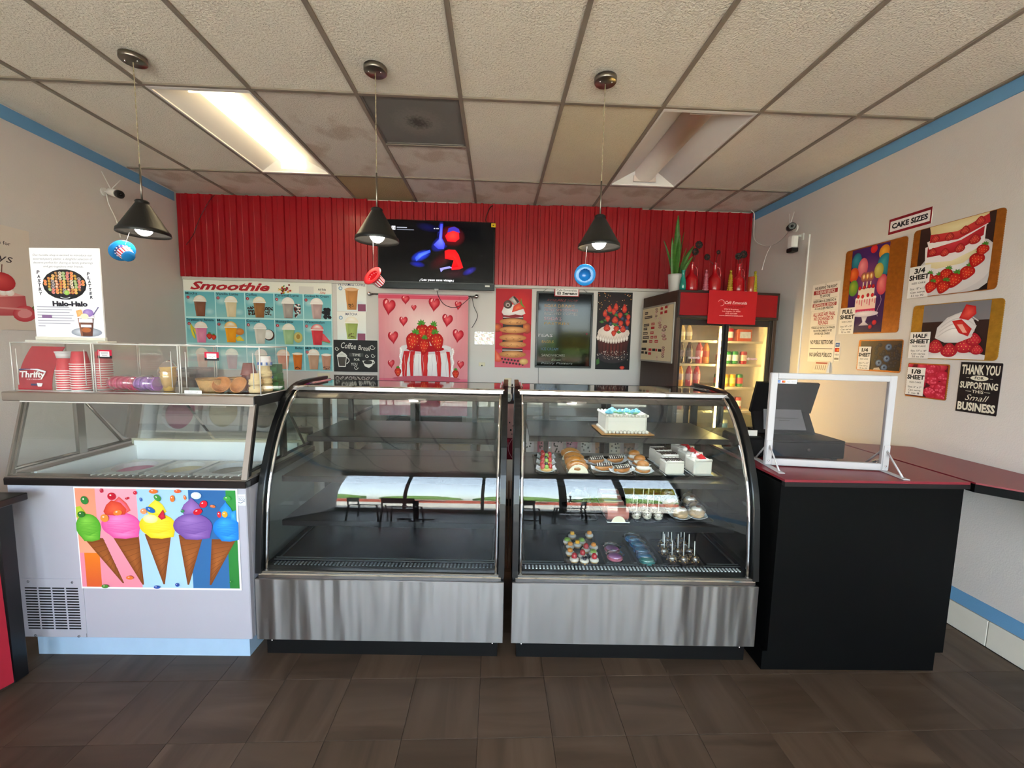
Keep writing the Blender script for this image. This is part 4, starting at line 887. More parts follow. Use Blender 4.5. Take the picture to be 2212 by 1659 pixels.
sheetboard('large foil cake board with a strawberry shortcake photo, captioned three quarter sheet', .482, .432, 2.398, 1.946, .004, .0, A, cork, ('3/4', 'SHEET', 'Size: 18" x 17"', '51 to 70'), (.130, .20, -.176, 0))
# half sheet: whipped cream with strawberries
A = Art(.355, .33, (0, 0, 100, 93)); A.rect(0, 0, 100, 93, '#7c7a80', '#8a8488'); A.rect(0, 30, 100, 93, '#3c2824', '#2c1c1a'); A.ell(50, 96, 70, 16, '#d8d0d0', '#f4f0f0')
for x, y, s in ((26, 74, 26), (48, 80, 26), (70, 72, 28), (82, 62, 22), (88, 78, 18)): A.berry(x, y, s, s*1.05, 180, False, '#a81426', '#e0384a')
A.poly([(24, 58), (26, 40), (40, 24), (60, 16), (78, 28), (84, 40), (78, 58), (60, 66), (40, 66)], '#d8d2d2', '#faf6f4')
for k in range(4): A.curve(lambda t: (28+52*t+2*k, 56-14*math.sin(t*PI)-k*8), 12, 1.6, '#cfc8c8')
A.poly([(48, 30), (62, 28), (78, 44), (74, 56), (60, 50)], '#c81c24', '#f05040').poly([(56, 36), (64, 36), (72, 50), (66, 50)], '#f4b0a0').poly([(58, 26), (66, 4), (80, 8), (82, 20), (72, 30)], '#c81a22', '#f06050')
sheetboard('wide gold swirl cake board with a whipped cream strawberry photo, captioned half sheet', .478, .338, 2.35, 1.557, .004, .005, A, cork2, ('HALF', 'SHEET', 'Size: 13" x 18"', '25 to 50'), (.125, .168, -.176, .0))
# quarter sheet: blackberries and blueberries
A = Art(.31, .205, (0, 0, 100, 66)); A.rect(0, 0, 100, 66, '#4a3424', '#2a1c18')
for k in range(60):
    x, y = 40+random.random()*60, 8+random.random()*52
    A.ell(x, y, 4.2, 4.2, '#141018', '#3c3444', 8, keep=True)
A.L += 1
for x, y in ((70, 14), (68, 40), (50, 50), (64, 60)): A.ell(x, y, 8, 7.5, '#2c4470', '#8aa4cc', 14).ell(x+.5, y-.5, 3, 2.6, '#1c2c50')
A.poly([(40, 62), (52, 60), (56, 66), (38, 66)], '#b8a898')
sheetboard('small foil cake board with a blackberry and blueberry photo, captioned quarter sheet', .332, .225, 2.80, 1.455, .012, .008, A, cork, ('1/4', 'SHEET', 'Size: 9" x 13"', '15 to 25'), (.10, .17, -.108, .006), .012)
A = Art(.235, .205, (0, 0, 100, 87)); A.rect(0, 0, 100, 87, '#6a1420', '#4a0c18')
for k in range(30):
    x, y = (k*37 % 100), (k*53 % 87); A.ell(x, y, 13, 12, '#b01430', '#e84a64', 12, keep=(k % 5 != 4))
for x, y in ((60, 12), (88, 28), (66, 40), (86, 60), (62, 72), (92, 84)):
    A.ell(x, y, 16, 14, '#b81434', '#d83050', 14)
    for j in range(12): A.ell(x+random.uniform(-11, 11), y+random.uniform(-9, 9), 3.2, 3, '#d02848', '#f47890', 8, keep=True)
    A.L += 1
sheetboard('smallest foil cake board with a raspberry photo, captioned one eighth sheet', .245, .218, 2.46, 1.309, .006, .0, A, cork, ('1/8', 'SHEET', 'Size: 5" x 7"', '1 to 8'), (.112, .178, -.064, .012), .008)
# thank you sign
A = Art(.197, .288, (0, 0, 100, 146)); A.rect(0, 0, 100, 146, '#191318', '#221a1e'); W_ = '#e6dfcc'
A.text('THANK YOU', 50, 34, 26, W_, 92, bold=.03).ell(50, 45, 22, 7.5, W_, None, 24).text('FOR', 50, 48.5, 8, '#1c161a', 22, bold=.02).line([(18, 45), (25, 45)], 1.2, W_).line([(75, 45), (82, 45)], 1.2, W_)
A.text('SUPPORTING', 50, 75, 18, W_, 92, bold=.03).text('THIS', 50, 88, 9, W_, 28, bold=.01).line([(20, 84), (34, 84)], 1.2, W_).line([(66, 84), (80, 84)], 1.2, W_).text('Small', 50, 110, 17, W_, 58, bold=-.005, shear=.4).text('BUSINESS', 50, 139, 22, W_, 92, bold=.04)
board('thank_you_sign', 'black metal sign thanking customers for supporting a small business', 'sign', A, (XS, 2.182, 1.258), RZ, .003, M('tin_black', '#1a1418', .4), PRINT('print_satin', .4), r=.008)
# notices
def notice(label, W, H, y, z, lines, hh, off=0):
    A = Art(W, H, (0, 0, 100, hh)); A.rect(0, 0, 100, hh, '#e6e0dc')
    for t in lines:
        if t[0] == 'bar': A.rect(6, t[1], 94, t[2], '#9c2a2e')
        elif t[0] == 'rule': A.line([(6, t[1]), (94, t[1])], .8 if len(t) < 3 else t[2], '#6a6260' if len(t) < 4 else t[3])
        else: A.text(t[0], 50, t[1], t[2], t[3], t[4], bold=.03)
    for y_ in (3, hh-3): A.ell(50, y_, 1.4, 1.4, '#5a5450', None, 8, keep=True)
    return board('notice_sign', label, 'notice', A, (XS-off, y, z), RZ, .002)
dk = '#332c2c'
notice('white notice reserving the right to refuse service', .28, .22, 3.332, 1.93, [('WE RESERVE THE RIGHT', 16, 8, dk, 82), ('bar', 19, 31), ('TO REFUSE SERVICE', 29, 8, '#e6d8d4', 70), ('TO ANYONE', 41, 8, dk, 38), ('rule', 45), ('RESERVAMOS EL DERECHO A', 55, 7, dk, 84), ('bar', 58, 68), ('RECHAZAR EL SERVICIO', 66.5, 7, '#e6d8d4', 80), ('A CUALQUIER PERSONA', 76, 6, dk, 70)], 79)
notice('white notice saying all sales are final in red', .272, .208, 3.325, 1.718, [('ALL SALES ARE FINAL', 16, 11, '#a8343a', 84), ('NO EXCHANGES OR', 29, 11, '#a8343a', 76), ('REFUNDS', 42, 11, '#a8343a', 38), ('rule', 46), ('TODAS LAS VENTAS SON FINALES', 55, 6, dk, 90), ('NO INTERCAMBIOS NI SE', 64, 6, dk, 70), ('DEVUELVE EL DINERO', 73, 6, dk, 60)], 77, .001)
notice('white notice about no public restrooms in English and Spanish', .268, .222, 3.324, 1.50, [('NO PUBLIC RESTROOMS', 27, 12, dk, 88), ('rule', 41, 1.6, '#4a3c3c'), ('NO BAÑOS PÚBLICO', 66, 12, dk, 88)], 83, .002)
A = Art(.052, .155, (0, 0, 10, 30)); A.rect(0, 0, 10, 30, '#e9e4e0').rect(1.2, 2, 8.8, 8, '#3c62a4').text('AMEX', 5, 6, 2, '#e0e8f4', 6).rect(.8, 10, 9, 16, '#a8201c').ell(3.6, 13, 2, 2, '#d83020').ell(6.4, 13, 2, 2, '#e88a28').text('VISA', 5, 21.5, 2.6, '#28386a', 7, shear=.2).rect(1, 25, 9, 28, '#8a8480')
board('card_sticker', 'narrow sticker of credit card logos beside the restroom notice', 'sticker', A, (XS, 3.16, 1.515), RZ, .0008)
cc = thing('desk_calendar', 'tiny white calendar card held on the right wall under the notices', 'calendar', (XS, 3.29, 1.415), RZ)
MB().add([(-.075, -.03, 0), (.075, -.03, 0), (.075, -.004, .095), (-.075, -.004, .095), (-.075, -.0305, -.0), (.075, -.002, 0), (.075, -.002, .095), (-.075, -.002, .095)], [(0, 1, 2, 3), (5, 4, 7, 6), (1, 5, 6, 2), (4, 0, 3, 7), (3, 2, 6, 7), (0, 4, 5, 1)]).build('card', M('card_white', '#ddd4c6', .6), cc)
A = Art(.14, .09, (0, 0, 14, 9)); A.rect(0, 0, 14, 9, '#e6ddd0').rect(1, .6, 13, 2, '#b86a5c')
for k in range(6): A.line([(2+k*2, 3), (2.6+k*2, 7)], .7, '#9a8878', keep=True)
A.build('month_page', PRINT(), cc, (0, -.0308, .003), (R(-15), 0, 0))

# ================================================================== left wall poster
A = Art(.66, .66, (-160, 480, 70, 715)); A.rect(-160, 480, 70, 715, '#ded2c6', '#d6c8bc'); A.clip = True
A.text('me for', 12, 523, 8, '#4a4040', 34).text('ys', 14, 562, 20, '#3a3034', 34, bold=-.005, shear=.3)
A.poly([(-90, 640), (20, 628), (50, 634), (52, 680), (-90, 690)], '#c25058', '#d87a78').poly([(-90, 640), (0, 622), (48, 634), (-40, 648)], '#e8a8a4', '#f0c4bc')
for k in range(8): A.ell(-80+k*14, 634-k*.6, 10, 8, '#f0e2d8', '#fff', 10, keep=True)
A.L += 1; A.curve(lambda t: (5+3*t*t, 606-38*t), 6, 2, '#6a3a34').ell(6, 607, 26, 21, '#b82a34', '#e05a58').ell(46, 676, 26, 19, '#c83c48', '#e88084', 20, -12).ell(46, 676, 16, 10, '#e8989c', None, 16, -12).poly([(62, 660), (68, 655), (66, 664), (72, 662), (68, 672)], '#5a7040'); A.rect(-90, 664, 52, 668, '#e09a98')
p = board('wall_poster', 'cream paper poster of a strawberry cake slice on the left wall', 'poster', A, (xl(2.625)+.005, 2.625, 1.62), PI/2+.056, .002)
# ================================================================== drinks fridge
FR = (2.085, 3.658, 0); FRZ = R(4.5); FT = Matrix.Translation(FR) @ Matrix.Rotation(FRZ, 4, 'Z')
def fr(x, y, z): return tuple(FT @ Vector((x, y, z)))
fg = thing('drinks_fridge', 'brown wood sided drinks fridge with red header and two lit glass doors', 'fridge', FR, FRZ)
wood = M('dark_walnut', '#3d2a20', .5, var=.25, vs=5, stretch=(6, 6, 1)); inner = M('fridge_white', '#e6dcc8', .5); fblk = M('fridge_black', '#131112', .4)
for s in (-1, 1): box(s*.4875, s*.452, 0, .70, 0, 2.105, b=.003).build('side_panel', wood, fg)
box(-.452, .452, .0, .70, 1.86, 2.105).build('header_box', fblk, fg); box(-.452, .452, .66, .70, .12, 1.86).build('back_panel', inner, fg); box(-.452, .452, .05, .66, .12, .2).build('base_deck', fblk, fg); box(-.452, .452, .02, .66, 0, .12).build('kick_plate', fblk, fg)
for s in (-1, 1): box(s*.452, s*.444, .06, .66, .2, 1.86).build('inner_wall', inner, fg)
box(-.452, .452, .06, .66, 1.845, 1.86).build('inner_ceiling', inner, fg)
box(-.47, .47, -.012, 0, 1.885, 2.085, b=.003).build('header_panel', M('header_red', '#8c0a14', .4, spec=.3), fg)
hm = MB()
for a in ((-.4875, .4875, 2.085, 2.105), (-.4875, .4875, 1.862, 1.885), (-.4875, -.47, 1.885, 2.085), (.47, .4875, 1.885, 2.085)): hm.box(a[0], a[1], -.014, 0, a[2], a[3], b=.002)
hm.build('header_trim', M('dark_trim', '#231612', .45), fg)
fgl = GLASS('fridge_glass', '#f6f2ea', .03, .7)
for k, (x0, x1, yy) in enumerate(((-.445, .005, .035), (-.005, .445, .012))):
    d = MB(); w = .026
    for a in ((x0, x0+w, .2, 1.855), (x1-w, x1, .2, 1.855), (x0+w, x1-w, .2, .25), (x0+w, x1-w, 1.80, 1.855)): d.box(a[0], a[1], yy-.010, yy+.010, a[2], a[3], b=.002)
    dd = d.build('door', fblk, fg); box(x0+w, x1-w, yy-.003, yy+.003, .25, 1.80).build('pane', fgl, dd); box((x1-w*1.0) if k == 0 else x0, (x1) if k == 0 else x0+w, yy-.018, yy-.010, .9, 1.2, b=.003).build('handle', M('handle_grey', '#55504c', .4), dd)
    A = Art(.11, .032, (0, 0, 40, 12)); A.poly([(0, 3), (30, 3), (30, 0), (40, 6), (30, 12), (30, 9), (0, 9)] if k == 0 else [(40, 3), (10, 3), (10, 0), (0, 6), (10, 12), (10, 9), (40, 9)], '#e8c8c0').text('Slide To Open', 17 if k == 0 else 24, 7.6, 3.2, '#a04038', 24); A.build('arrow_sticker', PRINT(), dd, ((x0+x1)/2-.05+.1*k, yy-.0036, 1.49))
led = M('warm_led', '#fff0c0', .5, emit=30, ecol=(1, .76, .30))
MB().tube([(.0, .075, .25), (.0, .075, 1.76)], .011, 8).build('led_tube', led, fg); box(-.015, .015, .085, .1, .22, 1.80).build('led_mount', inner, fg)
SHZ = [.55, .79, 1.012, 1.233, 1.452, 1.67]
wr = M('shelf_wire', '#d8cdb4', .4, .3)
for z in SHZ:
    for s in (-1, 1):
        x0, x1 = (-.443, -.016) if s < 0 else (.016, .443); sh = MB().box(x0, x1, .10, .112, z-.022, z-.002).box(x0, x1, .62, .63, z-.012, z-.002)
        for q in range(14): xx = x0+.008+(x1-x0-.016)*q/13; sh.box(xx-.002, xx+.002, .112, .62, z-.006, z-.002)
        sh.build('wire_shelf', wr, fg)
def pr(l, n=16, m=0): return MB().lathe(l, n, m=m)
def bottle(kind, cola, colb, label, grp, x, y, z):
    t = thing('juice_bottle', label, 'bottle', fr(x, y, z), FRZ, grp)
    pr([(.026, 0), (.031, .004), (.031, .05), (.028, .075), (.031, .10), (.031, .13), (.022, .165), (.0125, .185), (.0125, .198)]).build('body', M('juice_'+cola, cola, .12, coat=.4, var=.08), t)
    pr([(.0313, .062), (.0318, .064), (.0318, .118), (.0313, .12)], 16).build('label', M('blabel_'+colb, colb, .5, var=.25, vs=60), t); pr([(.0145, .196), (.0145, .214), (.012, .216)], 12).build('cap', M('cap_black', '#1c1818', .4), t)
def can(col, stripe, label, grp, x, y, z, small=1):
    t = thing('drink_can', label, 'can', fr(x, y, z), FRZ, grp); h = .122
    pr([(.024, 0), (.028, .003), (.0325, .012), (.0325, h-.016), (.027, h-.002)]).build('body', M('can_'+col, col, .28, .35, var=.05), t)
    pr([(.0328, .03), (.0329, .032), (.0329, .085), (.0328, .087)]).build('print_band', M('can_'+stripe+col, stripe, .4, var=.5, vs=45), t); pr([(.027, h-.002), (.0285, h), (.0265, h), (.025, h-.003), (0, h-.003)], 16).build('lid', M('can_lid', '#c8c8c8', .3, 1), t); box(-.006, .006, -.012, .008, h-.003, h-.0015).build('tab', M('can_lid'), t)
def clear_bottle(x, z):
    t = thing('water_bottle', 'clear plastic bottle on the top left fridge shelf', 'bottle', fr(x, .2, z), FRZ, 'clear bottles in the fridge')
    pr([(.024, 0), (.028, .004), (.028, .09), (.02, .12), (.012, .135), (.012, .148)]).build('body', M('pale_drink', '#cbb893', .1, coat=.5), t); pr([(.0283, .04), (.0286, .042), (.0286, .075), (.0283, .077)]).build('label', M('pale_label', '#e6dccb', .5, var=.3, vs=60), t); pr([(.014, .146), (.014, .158), (0, .158)], 12).build('cap', M('cap_white', '#e8e4da', .4), t)
for x in (-.385, -.315, -.245): clear_bottle(x, 1.67)
for k, (x, a, b) in enumerate(((-.40, '#6b3f1c', '#8a6a48'), (-.325, '#3a2420', '#6a5a6a'), (-.245, '#3a2624', '#70606c'), (-.145, '#b8404c', '#d890a0'), (-.075, '#c8823c', '#a04a34'))): bottle(k, a, b, 'tall juice bottle with a black cap on the second left fridge shelf', 'bottles on the second fridge shelf', x, .18, 1.452)
for k, (x, a, b) in enumerate(((-.405, '#b07a2c', '#9a8a98'), (-.325, '#c08830', '#a894a0'), (-.235, '#a83c58', '#b890a8'), (-.155, '#b8404e', '#c07a90'))): bottle(k, a, b, 'tall juice bottle with a black cap on the third left fridge shelf', 'bottles on the third fridge shelf', x, .18, 1.233)
for k, (x, a, b) in enumerate(((-.40, '#4a6a34', '#c8b890'), (-.32, '#b84a2c', '#e0c8a0'), (-.24, '#3a2a24', '#a08a70'))): bottle(k, a, b, 'tall juice bottle with a black cap on the fourth left fridge shelf', 'bottles on the fourth fridge shelf', x, .18, 1.012)
for x, a, b in ((.07, '#c8a878', '#a04038'), (.155, '#b81820', '#e8d8d0')): can(a, b, 'red and cream drink can on the top right fridge shelf', 'cans on the top fridge shelf', x, .18, 1.67)
bx = thing('drink_carton', 'orange printed drink multipack on the top right fridge shelf', 'carton', fr(.29, .2, 1.668), FRZ); box(-.075, .075, -.05, .1, 0, .115, b=.004).build('box', M('carton_orange', '#c8541c', .45, var=.2, vs=30), bx); box(-.05, .06, -.0515, -.05, .03, .09).build('printed_panel', M('carton_print', '#c8d0dc', .5, var=.4, vs=50), bx)
for x, a, b, w in ((.065, '#d8ccb4', '#a83c34', 'white and red'), (.145, '#2c8a3c', '#e0e4d4', 'green'), (.22, '#2a8440', '#dfe3d6', 'green'), (.31, '#b0262c', '#d8bca8', 'dark red')): can(a, b, w+' drink can on the second right fridge shelf', 'cans on the second fridge shelf', x, .18, 1.452)
for x, a, b, w in ((.06, '#2e7a34', '#c8503c', 'green and red'), (.135, '#d8a41e', '#e8cc60', 'yellow'), (.21, '#d8a41e', '#e8cc60', 'yellow'), (.285, '#3c8a3a', '#d84a40', 'green and red')): can(a, b, w+' drink can on the third right fridge shelf', 'cans on the third fridge shelf', x, .18, 1.233)
for x in (.06, .135, .21, .285): can('#b83a34', '#e8dcd0', 'red and white drink can on the fourth right fridge shelf', 'cans on the fourth fridge shelf', x, .18, 1.012)
for s in (0, 1): can('#c8c0b0', '#3c6aa0', 'silver and blue drink can low in the fridge', 'cans low in the fridge', .08+.08*s, .18, .79)
# red cafe sign hung on the fridge header
A = Art(.462, .295, (150, 240, 1800, 1390)); A.rect(150, 240, 1800, 1390, '#b3141c'); pk = '#f0a8a4'
A.curve(lambda t: (580+105*math.cos(R(-160+t*260)), 660+105*math.sin(R(-160+t*260))), 18, 14, pk).heart(580, 670, 80, 100, '#8a0a12', '#b01a20')
A.text('Café Esmeralda', 1085, 695, 100, '#f4d4ce', 750, bold=.0, shear=.35).text('CAKES & BAKERY', 1080, 805, 48, '#74060e', 650, bold=.02)
for t, y, w in (('2706 N Broadway,', 895, 510), ('Los Angeles, CA 90031', 965, 620), ('(323) 225-2589', 1040, 410), ('www.cafeesmeraldala.com', 1112, 820)): A.text(t, 945, y, 42, pk, w, bold=.02)
o = board('cafe_sign', 'bright red rounded cafe name sign hanging on the fridge header', 'sign', A, fr(.02, -.028, 1.815), FRZ, .004, M('sign_red', '#b3141c', .5), r=.012)
# menu board on the fridge side (faces -X)
SB = thing('side_menu_board', 'cream menu board in a plastic holder on the side of the drinks fridge', 'menu board', fr(-.4885, .36, 1.455), FRZ-PI/2)
box(-.325, .325, -.006, -.001, 0, .54).build('panel', M('cream_panel', '#d3c3a0', .45), SB)
A = Art(.64, .53, (60, 300, 780, 1400))
A.rect(60, 300, 780, 1400, '#d3c3a0')
for x0, x1, y, c in ((110, 190, 400, 0), (110, 300, 490, 0), (95, 235, 650, 0), (95, 190, 730, 0), (85, 205, 825, 0), (85, 245, 915, 0), (80, 205, 1000, 0), (65, 190, 1160, 0), (60, 130, 1235, 0), (160, 225, 1240, 0), (290, 370, 640, 1), (285, 370, 720, 1), (270, 355, 820, 1), (285, 355, 915, 1), (375, 440, 912, 1), (258, 335, 1000, 1), (390, 470, 1000, 1), (250, 325, 1170, 1), (245, 320, 1250, 1), (345, 415, 1172, 0), (420, 460, 1175, 1), (480, 560, 1180, 0), (490, 545, 355, 1), (585, 645, 340, 1), (490, 545, 440, 1), (580, 640, 430, 1)):
    A.rect(x0, y-26, x1, y+26, '#b4242a' if c else '#2a201c', keep=True)
A.L += 1
for x0, x1, y, c in ((115, 185, 400, 0), (120, 290, 490, 0), (105, 225, 650, 0), (105, 180, 730, 0), (95, 195, 825, 0), (100, 235, 915, 0), (300, 360, 640, 1), (280, 345, 820, 1), (295, 345, 915, 1), (385, 430, 912, 1), (265, 325, 1000, 1), (400, 460, 1000, 1)): A.rect(x0, y-6, x1, y+6, '#d8c8ac', keep=True)
A.L += 1
for q in ((395, 450, 36, 100), (490, 640, 44, 100), (600, 850, 60, 130), (600, 1220, 40, 100), (465, 1340, 20, 40)):
    for j in range(5): A.ell(q[0]+random.uniform(-.3, .3)*q[2], q[1]-q[3]+j*q[3]*.45, q[2]*.8, q[3]*.22, random.choice(['#7a1c20', '#c8a89c', '#a04a40', '#4a2a24']), '#e0c0b0', 10)
A.text('T', 515, 300+30, 40, '#1c1614').text('TU', 640, 330, 40, '#1c1614'); A.build('printed_picture', PRINT(), SB, (0, -.0065, .005))
ho = MB()
for a in ((-.332, .332, -.004, .012), (-.332, .332, .532, .548)): ho.box(a[0], a[1], -.012, 0, a[2], a[3], b=.002)
for x in (-.33, .322): ho.box(x, x+.008, -.012, 0, .012, .532)
ho.build('clear_holder', M('clear_plastic_edge', '#a09a90', .25), SB)
# on top of the fridge
ZT = 2.106; gpm = {'red': M('red_jug', '#a80a16', .18, coat=.5), 'teal': M('teal_glass', '#0c7a6c', .12, coat=.6)}
pot = thing('snake_plant', 'snake plant with tall upright leaves in a grey pot on the fridge', 'plant', (1.672, 3.86, ZT))
pr([(.05, 0), (.055, .004), (.068, .15), (.07, .172), (.062, .172), (.058, .15), (0, .145)], 24).build('pot', M('grey_pot', '#b9b4b0', .5), pot)
leafm = M('snake_leaf', '#3f6a26', .45, var=.45, vs=10, stretch=(1, 1, 6))
for k, (bx_, by_, tx, ty, tz, w) in enumerate(((-.01, 0, -.02, -.02, .70, .045), (-.02, .02, -.14, -.02, .47, .034), (.02, .01, .07, .03, .57, .036), (.0, -.02, .0, -.05, .52, .04), (.03, .0, .16, .0, .44, .036), (-.03, -.01, -.06, -.03, .5, .036), (.02, -.03, .06, -.06, .40, .034), (.01, .03, -.03, .06, .44, .034), (.03, .02, .11, .04, .36, .03), (.035, -.02, .13, -.04, .33, .03))):
    def lf(u, v, bx_=bx_, by_=by_, tx=tx, ty=ty, tz=tz, w=w):
        ww = w*(1-.15*v)*(1-v**6)*(.75+.6*math.sin(min(1, v*1.2)*PI*.7)); c = (u-.5)*2; s = v*v*.6+v*.4
        a = k*.7; return (bx_+(tx-bx_)*s+c*ww*.5*math.cos(a), by_+(ty-by_)*s+c*ww*.5*math.sin(a)-.012*abs(c)*math.cos(a), .13+(tz-.13)*v)
    MB().sheet(lf, 4, 10, .003).build('leaf', leafm, pot)
def jug(x, y, s, label, fl):
    t = thing('red_jug', label, 'vase', (x, y, ZT), 0, 'red jugs on the fridge')
    pr([(.05*s, 0), (.06*s, .006), (.062*s, .05), (.06*s, .13*s), (.05*s, .155*s), (.025*s, .18*s), (.02*s, .20*s), (.018*s, .285*s), (.022*s, .29*s), (.018*s, .292*s)], 24).build('jug_body', gpm['red'], t)
    MB().tube([(.018*s, 0, .25*s), (.045*s, 0, .24*s), (.058*s, 0, .19*s), (.052*s, 0, .14*s)], .007*s, 8).build('handle', gpm['red'], t)
    for q in fl:
        st = MB().tube([(0, 0, .26*s), (q[0]*.5, q[1], .26*s+q[2]*.5), (q[0], q[1], .26*s+q[2])], .002, 5).build('flower_stem', M('dry_stem', '#2c2a1c', .8), t)
        h = Vector((q[0], q[1], .26*s+q[2])); f = MB()
        for j in range(9):
            a = 2*PI*j/9; f.ball(h+V(math.cos(a)*.022*q[3], -.006, math.sin(a)*.022*q[3]), .012*q[3], .005, .012*q[3], 8, 5)
        f.build('flower_head', M('dark_flower', '#1c1a16', .8, var=.3), t); MB().ball(h+V(0, -.012, 0), .009*q[3], nu=8, nv=5).build('flower_centre', M('flower_eye', '#4a5048', .8), t)
jug(1.825, 3.86, 1.0, 'red glass jug with a dark dried flower, next to the snake plant', [(.05, 0, .19, 1.1), (.03, .02, .13, 1.0)])
jug(2.045, 3.86, 1.0, 'red glass jug with two dark dried flowers, between the spiral bottles', [(-.085, 0, .08, .9), (.025, .01, .13, .6)])
jug(2.278, 3.86, .98, 'red glass jug with a bunch of dark dried flowers beside the amber glass', [(-.02, 0, .10, 1.0), (.03, 0, .12, 1.1), (.0, .02, .11, .9)])
t = thing('teal_bottle', 'teal glass bottle vase in front of the snake plant pot', 'vase', (1.70, 3.76, ZT)); pr([(.022, 0), (.027, .004), (.03, .06), (.024, .11), (.015, .14), (.016, .185), (.02, .19)], 20).build('glass_body', gpm['teal'], t); pr([(.0175, .188), (.021, .192), (.0175, .196)], 20).build('lip', gpm['teal'], t)
def spiral(x, y, col, label, h=.215):
    t = thing('spiral_bottle', label, 'bottle', (x, y, ZT), 0, 'small ribbed bottles on the fridge'); p = [(.0, 0)]
    n = 8
    for k in range(n):
        z = h*.8*k/n; r = .03-.014*k/n; p += [(r*.78, z+.001), (r, z+h*.05), (r*.78, z+h*.095)]
    p += [(.010, h*.84), (.009, h*.9)]
    pr(p, 18).build('glass_body', M('spiral_'+col, col, .1, .15, coat=.6, var=.03), t); MB().ball((0, 0, h*.94), .013, nu=10, nv=7).build('stopper', M('spiral_'+col), t)
spiral(1.93, 3.79, '#b05a6a', 'pink ribbed glass bottle between two red jugs'); spiral(2.155, 3.78, '#a8841c', 'gold ribbed glass bottle between two red jugs'); spiral(2.40, 3.80, '#a8a01c', 'gold green ribbed glass bottle at the wall end of the fridge')
t = thing('amber_glass', 'amber drinking glass beside the gold green ribbed bottle', 'glass', (2.345, 3.77, ZT)); pr([(.022, 0), (.026, .01), (.03, .15), (.027, .15), (.022, .02), (0, .018)], 18).build('tumbler', M('amber_tumbler', '#b04a2c', .1, coat=.6), t); pr([(.027, .149), (.0305, .152), (.027, .155)], 18).build('rim', M('amber_tumbler'), t)
# ================================================================== ice cream dipping cabinet
FZ = (-1.74, 1.950, 0); FZR = -.027; ZT_ = Matrix.Translation(FZ) @ Matrix.Rotation(FZR, 4, 'Z')
def fz(x, y, z): return tuple(ZT_ @ Vector((x, y, z)))
fc = thing('dipping_cabinet', 'white ice cream dipping cabinet with slanted glass and a pale blue base', 'freezer', FZ, FZR)
wmet = M('white_enamel', '#b2b0ba', .35, var=.02); pblue = M('pale_blue_base', '#a9c3dc', .5); dk = M('bronze_trim', '#2b2423', .3, .5); stl = M('satin_steel', '#9d9188', .3, .85, var=.04); rub = M('rubber_black', '#0f0e0f', .5)
lin = M('freezer_liner', '#f2f2f1', .4, var=.02); beige = M('beige_track', '#b8b39c', .4)
box(-.525, .525, .035, .62, 0, .118).build('base', pblue, fc)
b = MB(); b.box(-.56, .56, 0, .03, .115, .89, b=.004); b.build('front_panel', wmet, fc)
box(-.56, -.53, .03, .68, .115, .88).build('side_panel', wmet, fc); box(.53, .56, .03, .68, .115, .88).build('side_panel', wmet, fc); box(-.53, .53, .65, .68, .115, .88).build('back_panel', wmet, fc); box(-.53, .53, .03, .65, .115, .2).build('floor_pan', wmet, fc)
MB().tube([(-.243, -.0015, .12), (-.243, -.0015, .40)], .0012, 5).build('panel_seam', M('seam_grey', '#9c9aa2', .5), fc)
tr = MB(); tr.box(-.565, .565, -.008, .035, .884, .918, b=.003).box(-.565, -.535, .035, .69, .884, .918).box(.535, .565, .035, .69, .884, .918).box(-.535, .535, .655, .69, .884, .918); tr.build('rim_trim', dk, fc)
led_ = MB(); led_.box(-.565, .565, -.004, .05, .918, .926, b=.002).box(-.565, -.50, .05, .66, .918, .93).box(.50, .565, .05, .66, .918, .93); led_.build('ledge', stl, fc)
tb = MB().box(-.002, .002, -.009, .009, 0, .0035).build('ledge_slot', whitep, fc); tb.location = (-.19, .036, .9262)
for k in range(1, 21): o = link('ledge_slot', tb.data, fc, (-.19+k*.033, .036, .9262))
li = MB()
for a in ((-.50, .50, .05, .063, .60, .918), (-.50, .50, .60, .615, .60, .955), (-.50, -.485, .063, .60, .60, .928), (.485, .50, .063, .60, .60, .928), (-.485, .485, .063, .60, .60, .661)): li.box(*a)
li.build('liner', lin, fc)
rt_ = MB(); rt_.box(-.53, .53, .615, .64, .93, .965, b=.003).box(-.53, .53, .645, .66, .93, .985, b=.003).box(-.53, .53, .665, .69, .93, 1.0, b=.003); rt_.build('rear_track', beige, fc); box(-.55, .55, .69, .71, .90, 1.04, b=.003).build('rear_rail', dk, fc)
